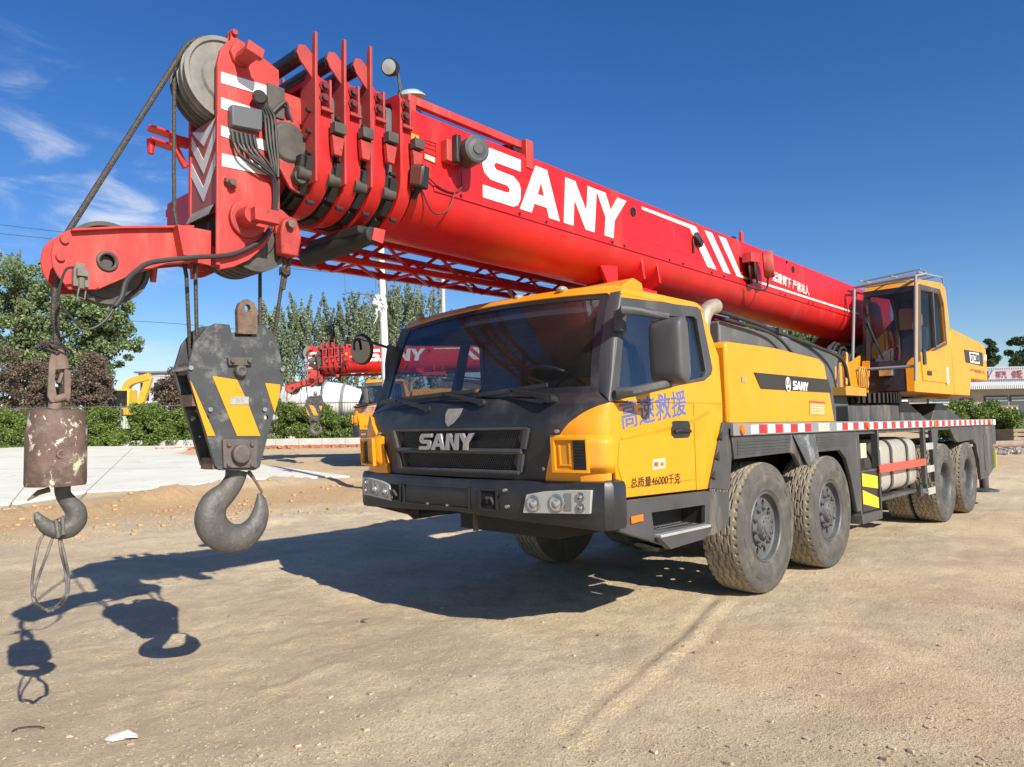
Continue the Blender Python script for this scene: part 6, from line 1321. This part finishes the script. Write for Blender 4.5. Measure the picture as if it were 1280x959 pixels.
def tree(name, base, H, blobs, nleaf, ls, m, label, cat='tree', group=None, tr=.2, clump=.16, nc=14, streak=False, up=0.0, seed=1, lean=0):
    """blobs: (dx along the picture, dz, rx, rz) ellipsoids of the crown, metres from the base"""
    root = empty(name, base, label, cat, group); rd = np.random.default_rng(seed); cs, ss = [], []
    for (dx, dz, rx, rz) in blobs:
        for _ in range(nc):
            v = rd.normal(size=3); v /= np.linalg.norm(v); v *= rd.random()**.4
            p = RH*(dx+v[0]*rx)+FH*(v[1]*rx*.8)+V((0, 0, dz+v[2]*rz)); r = clump*rd.uniform(.6, 1.3)*max(rx, rz)
            if streak:                               # upswept sprays
                for q_ in range(4): cs.append(tuple(p+V((0, 0, q_*r*.8))+RH*(q_*r*.22*(1 if v[0] > 0 else -1)))); ss.append([r*.34*(1-.15*q_), r*.34, r*.7])
            else: cs.append(tuple(p)); ss.append([r, r, r*.8])
    leaves('crown', cs, ss, nleaf, ls, m, root, up=up)
    t = MB(); top = V((0, 0, H*.8))+RH*lean; t.tube(cr_spline([V((0, 0, -.4)), V((.05, 0, H*.25)), top*.55+V((.1, .1, 0)), top], 4), [tr*(1.1-.95*i/12) for i in range(13)], 8)
    for i in rd.choice(len(cs), min(26, len(cs)), replace=False):
        c_ = V(cs[i]); z0 = max(.15*H, min(c_.z*.75, H*.7)); s_ = V((0, 0, z0))+RH*lean*(z0/H); t.tube([s_, s_.lerp(c_, .5)+V((0, 0, -.04*H)), c_], [tr*.35, tr*.22, tr*.08], 5)
    t.build('trunk', BARK, root, smooth=60); return root
# big tree at the left
D = 38
def B(u0, v0, u1, v1, D, bz): k = D/FP; c_ = fa((u0+u1)/2, (v0+v1)/2, D); return ((u0+u1)/2, c_.z-bz, (u1-u0)/2*k, (v1-v0)/2*k)
def blobs(l, D, ub):
    b = frame(D, ub); o = []
    for (u0, v0, u1, v1) in l:
        u, dz, rx, rz = B(u0, v0, u1, v1, D, b.z); o.append(((u-ub)*D/FP, dz, rx, rz))
    return b, o
b_, bl_ = blobs([(-90, 300, 30, 420), (-20, 305, 80, 430), (30, 330, 120, 450), (70, 350, 165, 420), (90, 385, 172, 470), (-60, 390, 60, 480), (20, 400, 120, 490)], 38, 20)
tree('broadleaf_tree', b_, 13, bl_, 46000, .095, LF, 'big leafy green tree at the far left, behind the rusty ballast weight', tr=.28, clump=.19, nc=60, seed=3)
for i, (l, ub, lb, nl) in enumerate((([(-80, 430, 40, 530), (-10, 438, 72, 530)], 10, 'purple brown shrubby tree furthest left, beside the rusty ballast weight', 12000), ([(82, 436, 135, 520), (95, 450, 146, 530)], 118, 'brown leaved shrubby tree between the rusty weight and the excavator', 9000), ([(188, 452, 240, 540), (200, 440, 262, 530), (215, 450, 300, 530)], 228, 'brown leaved shrubby tree behind the left side of the black hook block', 12000))):
    b_, bl_ = blobs(l, 34.5, ub); tree('shrubby_tree', b_, 3.6, bl_, int(nl*1.6), .06, LB, lb, 'shrub', 'brown leaved shrubs behind the fence', tr=.08, clump=.22, nc=34, seed=20+i)
pop = [(-10, 60, 'poplar'), ]
spec = [(338, 385, 40, 'loose willowy tree seen just right of the hook block'), (378, 382, 38, 'willowy tree rising behind the tip of the distant red boom'), (415, 388, 34, 'willowy tree above the collars of the distant red boom'), (447, 378, 36, 'willowy tree directly left of the white pole'), (492, 362, 34, 'willowy tree directly right of the white pole'), (522, 360, 36, 'tallest willowy tree with feathery tips above the windscreen corner'), (556, 400, 30, 'low willowy tree behind the far edge of the cab roof')]
for i, (u, vt, hw, lb) in enumerate(spec):
    l = [(u-hw*.35, vt, u+hw*.25, vt+55), (u-hw*.8, vt+22, u+hw*.1, vt+90), (u-hw*.1, vt+18, u+hw*.8, vt+90), (u-hw*.8, vt+65, u+hw*.8, vt+150)]
    b_, bl_ = blobs(l, 50+i % 3, u); tree('willow_tree', b_, 8, bl_, 14000, .085, LW, lb, 'tree', 'willowy trees behind the distant crane', tr=.12, clump=.30, nc=22, streak=True, up=1.2, seed=40+i)
b_, bl_ = blobs([(900, 395, 960, 440), (940, 400, 1000, 450), (980, 410, 1050, 455), (860, 400, 930, 450)], 40, 960); tree('broadleaf_tree', b_, 7.5, bl_, 24000, .09, LF, 'green treetop seen through the gap under the boom, behind the grey cover', tr=.2, clump=.2, nc=34, seed=60)
b_, bl_ = blobs([(1215, 432, 1250, 470), (1226, 425, 1252, 460)], 60, 1235); tree('broadleaf_tree', b_, 8, bl_, 10000, .11, LD, 'dark tree behind the shop roof, next to the yellow engine hood', tr=.15, clump=.22, nc=26, seed=61)
b_, bl_ = blobs([(1268, 415, 1300, 470), (1262, 440, 1310, 480)], 60, 1285); tree('broadleaf_tree', b_, 8, bl_, 10000, .11, LD, 'dark tree cut by the right edge, rising over the shop sign', tr=.15, clump=.22, nc=26, seed=62)
b_, bl_ = blobs([(1120, 485, 1150, 520)], 36, 1135); tree('small_tree', b_, 2, bl_, 2500, .07, LH, 'small green bush seen below the operator cab', 'shrub', tr=.05, clump=.3, nc=8, seed=63)
# hedges
def hedge(u0, u1, vt, D, label, n, th=.8, seed=0, m=LH, vary=.3):
    rd = np.random.default_rng(seed); a = frame(D, u0); b = frame(D, u1); root = empty('hedge', a.lerp(b, .5), label, 'hedge', None); L_ = (b-a).length; cs, ss = [], []
    for i in range(int(L_*30)):
        p = a.lerp(b, rd.random()); u = u0+(u1-u0)*((p-a).length/L_); top = fa(u, vt, D).z*(1)-a.lerp(b, .5).z; top = (top)*(1+vary*(2*vnoise([u/30.], [seed], 1, 3)[0]-1))
        h = rd.random()**.9*top*(1 if u > 200 or vnoise([u/14.], [seed+3], 1, 5)[0] > .42 else .35); cs.append(tuple(p-a.lerp(b, .5)+FH*rd.uniform(-th/2, th/2)+V((0, 0, h)))); ss.append([.33, .33, .26])
    leaves('foliage', cs, ss, n*3, .05, m, root); t = MB()
    for i in range(int(L_*2)): p = a.lerp(b, rd.random())-a.lerp(b, .5); t.tube([p+V((0, 0, -.1)), p+V((rd.uniform(-.1, .1), 0, top*.7))], .015, 5)
    t.build('stems', BARK, root); return root
hedge(-120, 42, 515, 32.6, 'bright green hedge by the fence at the far left edge', 9000, seed=1)
hedge(96, 246, 511, 32.6, 'long bright green hedge between the rusty weight and the black hook block', 26000, seed=2)
hedge(336, 470, 512, 32.6, 'bright green hedge right of the hook block, below the white mixer drum', 20000, seed=3)
hedge(1180, 1262, 516, 26.5, 'low rounded green hedge behind the tail of the big crane', 16000, th=1.4, seed=4)
# metal fence
A_, B_ = frame(32.75, -160), frame(32.75, 470); F = empty('metal_fence', A_, 'dark thin railed metal fence running along the hedge at the left', 'fence'); L_ = (B_-A_).length; dv = (B_-A_).normalized(); Hf = 1.95
mb = MB(); n = int(L_/.13)
for i in range(n): p = dv*(i*.13); mb.box((p.x-.006, p.y-.006, 0), (p.x+.006, p.y+.006, Hf-.05))
mb.build('picket', mat('fence_metal', (.10, .10, .10), .6), F, smooth=0); F.children[-1]['kind'] = 'stuff'
mb = MB()
for z in (.2, Hf-.15): mb.beam(V((0, 0, z)), dv*L_+V((0, 0, z)), .03, .04)
mb.build('rail', MATS['fence_metal'], F, smooth=0)
for i in range(int(L_/2.8)+1): p = dv*(i*2.8); MB().box((p.x-.03, p.y-.03, 0), (p.x+.03, p.y+.03, Hf)).build('post', MATS['fence_metal'], F, smooth=0)
# poles
PW = mat('white_pole_paint', (.66, .67, .64), .6, var=.1, vs=3)
t0, t1 = fa(476, 300, 15.6), fa(484, 520, 15.6); base = V((t1.x, t1.y, 0)); dirp = (t0-t1).normalized(); gz = ground_h(base.x, base.y); base = t1-dirp*((t1.z-gz)/dirp.z)
t0 = base+dirp*((t0.z-gz)/dirp.z)*1.12
P1 = empty('white_pole', base, 'white slightly leaning pole with a thin wire frame, in front of the distant red boom', 'pole')
MB().tube([V((0, 0, -.1)), t0-base], [.10, .065], 16).build('shaft', PW, P1, smooth=60)
f4 = [fa(*p, 15.55)-base for p in ((430, 328), (432, 366), (484, 370), (482, 330))]; mb = MB().tube([f4[1], f4[2]], .012, 6).tube([f4[0]+V((0, 0, .5)), f4[1]], .010, 6).tube([f4[3]+V((0, 0, .5)), f4[2]], .010, 6).tube([fa(469, 320, 15.5)-base, fa(470, 368, 15.5)-base], .010, 6); mb.build('wire_frame', mat('thin_grey_frame', (.12, .14, .17), .6), P1)
mb = MB(); rnd = random.Random(9)
for k in range(12):
    p = fa(466+rnd.uniform(0, 14), 366+rnd.uniform(0, 25), 15.45)-base; q_ = p+RH*rnd.uniform(-.12, .25)+V((0, 0, -rnd.uniform(.1, .35))); mb.tube([p, p.lerp(q_, .5)+RH*.05, q_], [.022, .016, .006], 6)
mb.build('tied_rag', mat('white_rag', (.70, .69, .66), .9), P1, smooth=60)
b0 = frame(45, 556); top = fa(556, 341, 45); P2 = empty('utility_pole', b0, 'tall pale concrete utility pole with a crossarm behind the cab roof', 'pole'); H_ = top.z-b0.z
MB().tube([V((0, 0, -.2)), V((0, 0, H_))], [.17, .12], 14).build('shaft', mat('pole_concrete', (.46, .45, .42), .8, var=.1, vs=2), P2, smooth=60)
ca = H_-.4; MB().beam(RH*-.75+V((0, 0, ca-.08)), RH*.55+V((0, 0, ca+.12)), .08, .08).build('crossarm', mat('fence_metal', (.1, .1, .1)), P2, smooth=0)
for s in (-.7, .45): p = RH*s+V((0, 0, ca)); MB().lathe([(.03, 0), (.06, .03), (.03, .06), (.06, .09), (.03, .14)], p, (0, 0, 1), 12).build('insulator', mat('porcelain', (.3, .2, .15), .3), P2)
def wire(px, D0, D1, label, r=.016):
    n = len(px); P = [fa(u, v, lerp(D0, D1, i/(n-1))) for i, (u, v) in enumerate(px)]; mb = MB(); c_ = P[0].copy(); root = mb.tube(cr_spline(P, 6), r, 5).build('power_line', mat('wire_black', (.04, .045, .05), .6)); tag(root, label, 'cable', 'overhead lines')
wire([(-120, 268), (0, 281), (200, 305), (375, 329), (543, 346), (720, 360)], 45, 44.8, 'upper overhead line crossing the sky at the left and meeting the utility pole')
wire([(-120, 281), (0, 292), (200, 314), (375, 337), (560, 352), (720, 385)], 45, 45.2, 'second overhead line just below the upper one at the left')
wire([(-120, 388), (0, 395), (180, 402), (300, 412), (420, 425)], 48, 48, 'low overhead line seen between the big tree and the hook block')
wire([(560, 350), (620, 366), (700, 392), (800, 430)], 45, 40, 'overhead line running down to the right from the utility pole')
# ---- second crane: a copy of the first, turned and seen from further off
C2 = copy_tree(CR8, None, BOOMSET); C2.name = 'mobile_crane'; C2['label'] = 'smaller looking red and yellow truck crane parked behind, partly hidden by the cab'
th2 = R(-45); q0 = V((-8.76, -12.72, 0))-RH*.47; C2.location = (q0.x, q0.y, ground_h(-7.5, -13.5)+.10); C2.rotation_euler = (0, 0, th2)
for nm, ob, lb in (('hook_block', HB, 'black hook block with yellow stripes hanging from the distant red boom'),):
    c_ = copy_tree(ob); c_['label'] = lb; c_.name = nm; l = ob.location; r_ = Matrix.Rotation(th2, 4, 'Z') @ (l+V((-.6, 0, 0))); c_.location = C2.location+r_; c_.rotation_euler = (0, 0, th2)
# ---- far vehicles and buildings
def Tf(d, u, base=None): p = base or frame(d, u); return Matrix.Translation(p) @ Matrix((RH, FH, V((0, 0, 1)))).transposed().to_4x4(), p
# concrete mixer truck (drum along the picture)
k = 44/FP; T_, p0 = Tf(44, 410); MX = empty('concrete_mixer_truck', p0, 'white concrete mixer truck with a big drum parked behind the hedge', 'truck'); R3 = Matrix((RH, FH, V((0, 0, 1)))).transposed().to_4x4()
zc = fa(410, 500, 44).z-p0.z; X = lambda u: (u-410)*k
pr = [(.55, X(352)), (.75, X(356)), (1.08, X(380)), (1.12, X(405)), (1.02, X(430)), (.72, X(452)), (.45, X(462)), (.40, X(466))]
mb = MB().lathe([(r, h) for r, h in pr], (0, 0, zc), (1, 0, -.06), 40); mb.build('drum', mat('mixer_white', (.66, .67, .66), .5, var=.08, vs=2, dirt=(.4, .38, .33), damt=.5, ds=3), MX, smooth=50, T=R3)
mb = MB()
for kx in range(3): mb.lathe([(1.125-.05*abs(kx-1), X(380+kx*25)), (1.135-.05*abs(kx-1), X(382+kx*25)), (1.125-.05*abs(kx-1), X(384+kx*25))], (0, 0, zc), (1, 0, -.06), 40, caps=False)
mb.build('drum_band', GREY, MX, smooth=50, T=R3)
mb = MB().box((X(455), -.3, zc-.9), (X(470), .3, zc+.35)).prism([(X(440), -.5, zc-.3), (X(470), -.5, zc+.5), (X(474), -.5, zc+.5), (X(448), -.5, zc-.9)], (0, 1, 0)); mb.build('chute', mat('chute_grey', (.35, .36, .35), .6), MX, bevel=.02, T=R3)
MB().box((X(345), -1.1, .9), (X(470), 1.1, 1.2)).box((X(440), -.05, 1.2), (X(445), .05, zc-.5)).build('chassis', CHAS, MX, bevel=.02, T=R3)
mb = MB().box((X(310), -1.15, .8), (X(346), 1.15, 2.9)); mb.build('cab', mat('mixer_cab_white', (.6, .6, .58), .5), MX, bevel=.08, T=R3)
MB().box((X(318), -1.17, 1.9), (X(336), -1.14, 2.6)).build('cab_window', BLKP, MX, T=R3)
for u in (325, 400, 420): MB().lathe([(.001, .15), (.3, .15), (.52, .13), (.52, -.13), (.3, -.15), (.001, -.15)], (X(u), -1.05, .52), (0, 1, 0), 28).build('wheel', RUB, MX, smooth=40, T=R3)
# excavators
YX = mat('excavator_yellow', (.62, .42, .05), .5, var=.1, dirt=(.3, .2, .08), damt=.6, ds=3)
def excavator(D, u0, boom, stick, body, label):
    k = D/FP; p0 = frame(D, u0); E = empty('excavator', p0, label, 'excavator', 'excavators behind the hedge'); q = lambda u, v: V(((u-u0)*k, 0, fa(u, v, D).z-p0.z))
    for nm, l in (('boom', boom), ('stick', stick)):
        c_ = cr_spline([q(*p) for p in l], 4); mb = MB()
        for a, b in zip(c_[:-1], c_[1:]): mb.beam(a, b+(b-a)*.15, .42, .40 if nm == 'boom' else .30, up=(0, 1, 0))
        mb.build(nm, YX, E, bevel=.02, T=R3)
    a, b = q(*body[0]), q(*body[1]); MB().box((a.x, -1.2, b.z), (b.x, 1.2, a.z)).build('engine_house', YX, E, bevel=.12, T=R3)
    mb = MB().box((b.x-.1, -1.1, b.z), (b.x+1.1, 0, a.z+.9)); cb_ = mb.build('cab', YX, E, bevel=.08, T=R3); MB().box((b.x+.0, -1.12, b.z+.5), (b.x+1.0, -1.09, a.z+.8)).build('cab_window', BLKP, E, T=R3)
    MB().prism([(x, -1.4, z) for x, z in rrect(a.x-.6, .02, b.x+1.4, .85, .4)], (0, .5, 0)).prism([(x, .9, z) for x, z in rrect(a.x-.6, .02, b.x+1.4, .85, .4)], (0, .5, 0)).build('crawler_track', DARK, E, bevel=.02, T=R3)
    p = q(*stick[-1]); MB().prism([(p.x-.2, -.5, p.z+.1), (p.x+.35, -.5, p.z+.1), (p.x+.5, -.5, p.z-.6), (p.x-.1, -.5, p.z-.9), (p.x-.5, -.5, p.z-.4)], (0, 1, 0)).build('bucket', DARK, E, bevel=.02, T=R3)
    return E
excavator(46, 160, [(152, 512), (156, 490), (163, 478), (186, 471)], [(186, 471), (181, 488), (172, 514)], ((128, 506), (150, 520)), 'yellow excavator with bent boom standing behind the fence near the hook block')
excavator(42, 90, [(70, 512), (95, 480), (120, 462), (134, 455)], [(134, 455), (134, 470), (130, 500)], ((36, 505), (66, 520)), 'yellow excavator mostly hidden by brown shrubs, only its raised boom showing')
# pale site building behind the excavator
T_, p0 = Tf(52, 205); BD = empty('site_building', p0, 'low pale grey building behind the yellow excavator', 'building'); k = 52/FP; zt = fa(205, 466, 52).z-p0.z
MB().box(((172-205)*k, 0, 0), ((262-205)*k, 5, zt)).build('wall', mat('pale_wall', (.52, .50, .56), .8, var=.06), BD, T=R3)
MB().prism([((168-205)*k, -.2, zt), ((268-205)*k, -.2, zt), ((268-205)*k, -.2, zt+.12), ((168-205)*k, -.2, zt+.12)], (0, 5.4, 0)).build('roof', mat('grey_roof', (.25, .25, .27), .7), BD, T=R3)
MB().box(((175-205)*k, -.02, zt-2.0), ((186-205)*k, .02, zt-.7)).build('window', BLKP, BD, T=R3)
MB().box(((192-205)*k, -.02, zt-2.0), ((203-205)*k, .02, zt-.7)).build('window', BLKP, BD, T=R3)
T_, p0 = Tf(50, 352); b2 = empty('white_container', p0, 'white box container left of the mixer drum behind the hedge', 'container'); k = 50/FP; zt = fa(352, 483, 50).z-p0.z
mb = MB().box((-.9, 0, 0), (.9, 2.4, zt)); mb.build('wall', mat('container_white', (.6, .61, .6), .7), b2, bevel=.02, T=R3); mb = MB()
for i in range(9): mb.box((-.85+i*.2, -.03, .1), (-.78+i*.2, 0, zt-.1))
mb.build('rib', mat('container_white', (.6, .61, .6), .7), b2, T=R3)
# shop at the right
D = 36; k = D/FP; T_, p0 = Tf(D, 1200); SH = empty('roadside_shop', p0, 'single storey grey shop with shutters and a maroon lettered sign at the right edge', 'building')
X = lambda u: (u-1200)*k
Z = lambda v, u=1220: fa(u, v, D).z-p0.z
WL = mat('shop_wall', (.36, .33, .31), .85, var=.1, vs=1, dirt=(.28, .26, .23), damt=.4, ds=1.5)
MB().box((X(1085), 0, -.1), (X(1420), 7, Z(487))).build('wall', WL, SH, T=R3)
EV = mat('pale_corrugated', (.52, .53, .54), .6, var=.06)
mb = MB().prism([(X(1085), -.75, Z(487)), (X(1085), .0, Z(487)), (X(1085), .0, Z(478)), (X(1085), -.75, Z(484))], (X(1420)-X(1085), 0, 0)); mb.build('eave', EV, SH, T=R3)
mb = MB()
for i in range(150): x = X(1180)+i*.10; mb.box((x, -.78, Z(487)-.02), (x+.05, -.752, Z(482.5)))
mb.build('eave_rib', EV, SH, smooth=0, T=R3)
MB().box((X(1085), .1, Z(487)), (X(1420), .3, Z(459))).build('parapet', mat('grey_cladding', (.40, .41, .43), .6, var=.08), SH, T=R3)
mb = MB()
for i in range(160): x = X(1180)+i*.09; mb.box((x, .07, Z(478)), (x+.04, .1, Z(460)))
mb.build('cladding_rib', MATS['grey_cladding'], SH, smooth=0, T=R3)
sg = MB().prism([(X(1239), .02, Z(475)), (X(1246), .02, Z(463)), (X(1420), .02, Z(462)), (X(1420), .02, Z(475))], (0, .04, 0)).build('sign_board', mat('sign_grey', (.38, .33, .37), .6), SH, T=R3)
zz = lambda v: Z(v, 1250)
mb = MB()
for s, a, b in (('祥', 1249, 1255), ('汽', 1256, 1262), ('修', 1269, 1275), ('配', 1276, 1282)): text_mb(mb, s, quadmap((X(a), 0, zz(473)), (X(b), 0, zz(473)), (X(b), 0, zz(463.5)), (X(a), 0, zz(463.5))), (0, -1, 0), .02, bold=.02)
mb.build('sign_lettering', mat('maroon', (.20, .025, .05), .6), sg, T=R3, smooth=0)
SHU = mat('blue_grey_shutter', (.30, .38, .42), .55, var=.06)
def shutter(u0, u1, v0, v1, dark):
    f = MB().box((X(u0), -.03, Z(v1)), (X(u1), .02, Z(v0))).build('shutter_frame', mat('dark_opening', (.05, .055, .06), .4), SH, T=R3); mb = MB(); n = max(2, int((Z(v0)-Z(dark))/.12))
    for i in range(n): z = Z(v0)-.08-i*.12; mb.box((X(u0)+.06, -.06, z-.09), (X(u1)-.06, -.035, z))
    mb.build('shutter', SHU, f, T=R3, smooth=0)
shutter(1161, 1191, 496, 525, 512); shutter(1232, 1262, 495, 525, 502); shutter(1264, 1300, 495, 525, 502); shutter(1100, 1128, 497, 525, 520)
MB().box((X(1201), -.03, 0), (X(1218), .0, Z(501))).build('glass_door', mat('door_grey', (.22, .2, .2), .3), SH, T=R3)
MB().box((X(1202), -.05, Z(503)), (X(1218), -.02, Z(498))).build('red_banner', mat('maroon', (.2, .025, .05)), SH, T=R3)
mb = MB().box((X(1195), -.12, Z(516)), (X(1199.5), -.06, Z(503))); rb_ = mb.build('red_sign', mat('sign_red', (.40, .03, .05), .5), SH, T=R3)
mb = MB(); text_mb(mb, '加', quadmap((X(1195.6), -.13, Z(509)), (X(1199), -.13, Z(509)), (X(1199), -.13, Z(504)), (X(1195.6), -.13, Z(504))), (0, -1, 0), .005, bold=.02); text_mb(mb, '水', quadmap((X(1195.6), -.13, Z(515)), (X(1199), -.13, Z(515)), (X(1199), -.13, Z(510)), (X(1195.6), -.13, Z(510))), (0, -1, 0), .005, bold=.02); mb.build('sign_lettering', WHT, rb_, T=R3, smooth=0)
# white pillar near the shop's left side
T_, p1 = Tf(34, 1128); PL_ = empty('white_pillar', p1, 'white painted pillar seen below the operator cab', 'pillar'); MB().box((-.22, -.2, 0), (.22, .2, 2.4)).build('shaft', PW, PL_, bevel=.02, T=R3); MB().box((-.28, -.26, 2.4), (.28, .26, 2.52)).build('cap', PW, PL_, bevel=.02, T=R3)
# dark off-road car behind the hedge
D = 30; k = D/FP; T_, p0 = Tf(D, 1245); OR = empty('off_road_car', p0, 'dark boxy off road car with a dusty brown roof parked behind the hedge', 'car'); X = lambda u: (u-1245)*k; Z = lambda v: fa(1245, v, D).z-p0.z
prof = [(X(1204), .45), (X(1204), Z(520)), (X(1212), Z(509)), (X(1274), Z(509)), (X(1282), Z(524)), (X(1296), Z(528)), (X(1298), .45)]
MB().prism([(x, 0, z) for x, z in prof], (0, 1.8, 0)).build('body', mat('car_dark', (.022, .024, .024), .4, dirt=(.16, .13, .1), damt=.4, ds=3), OR, bevel=.05, T=R3)
MB().box((X(1211), -.03, Z(510)), (X(1275), 1.83, Z(507.2))).build('roof', mat('dusty_brown_roof', (.20, .14, .10), .8, var=.15), OR, bevel=.02, T=R3)
MB().box((X(1217), -.02, Z(518)), (X(1256), .0, Z(511))).build('side_window', mat('car_glass', (.07, .09, .09), .15), OR, T=R3)
for u in (1260, 1266, 1272): MB().prism([(X(u-1), -.03, Z(509)), (X(u+1), -.03, Z(509)), (X(u+6), -.03, Z(526)), (X(u+4), -.03, Z(526))], (0, .03, 0)).build('pale_bar', mat('pale_bar_m', (.5, .5, .48), .5), OR, T=R3)
for u in (1218, 1284): MB().lathe([(.001, .12), (.2, .12), (.36, .1), (.36, -.1), (.001, -.1)], (X(u), .05, .37), (0, -1, 0), 24).build('wheel', RUB, OR, smooth=40, T=R3)
# timber and rubble at the right
p0 = frame(23.5, 1268); LG = MB(); a = fa(1232, 558, 23.5)-p0; b = fa(1330, 561, 23.0)-p0
def at_z(p, z): p.z = z; return p
a = at_z(a, .16); b = at_z(b, .16)
o = MB().tube([a, a.lerp(b, .5)+V((0, 0, .01)), b], [.12, .13, .12], 10).build('timber_log', mat('weathered_wood', (.40, .30, .22), .9, var=.25, vs=6, dirt=(.3, .2, .14), damt=.5, ds=5), None, smooth=60); o.location = p0; tag(o, 'long weathered timber log lying by the hedge at the right edge', 'log')
mb = MB(); rnd = random.Random(31)
for i in range(260):
    p = fa(rnd.uniform(1226, 1340), 560, 21.6+rnd.random()*1.4); p.z = ground_h(p.x, p.y)+rnd.random()*.10; stone(mb, p, rnd.uniform(.03, .09), rnd)
tag(mb.build('rubble', mat('pale_rubble', (.45, .42, .38), .9, var=.25, vs=3), None, smooth=0, recalc=False), 'pale broken rubble spread in front of the timber log', 'rubble', kind='stuff')
p0 = frame(25, 1272); o = MB()
for i in range(3): o.box((-.45+i*.4, -.5, .0), (-.35+i*.4, .5, .55))
for j in range(4): o.box((-.5, -.52, .05+j*.14), (.5, -.49, .15+j*.14))
o = o.build('wooden_crate', mat('crate_wood', (.30, .24, .16), .85, var=.2), None, T=R3); o.location = p0; tag(o, 'small slatted wooden crate beside the green hedge at the right edge', 'crate')
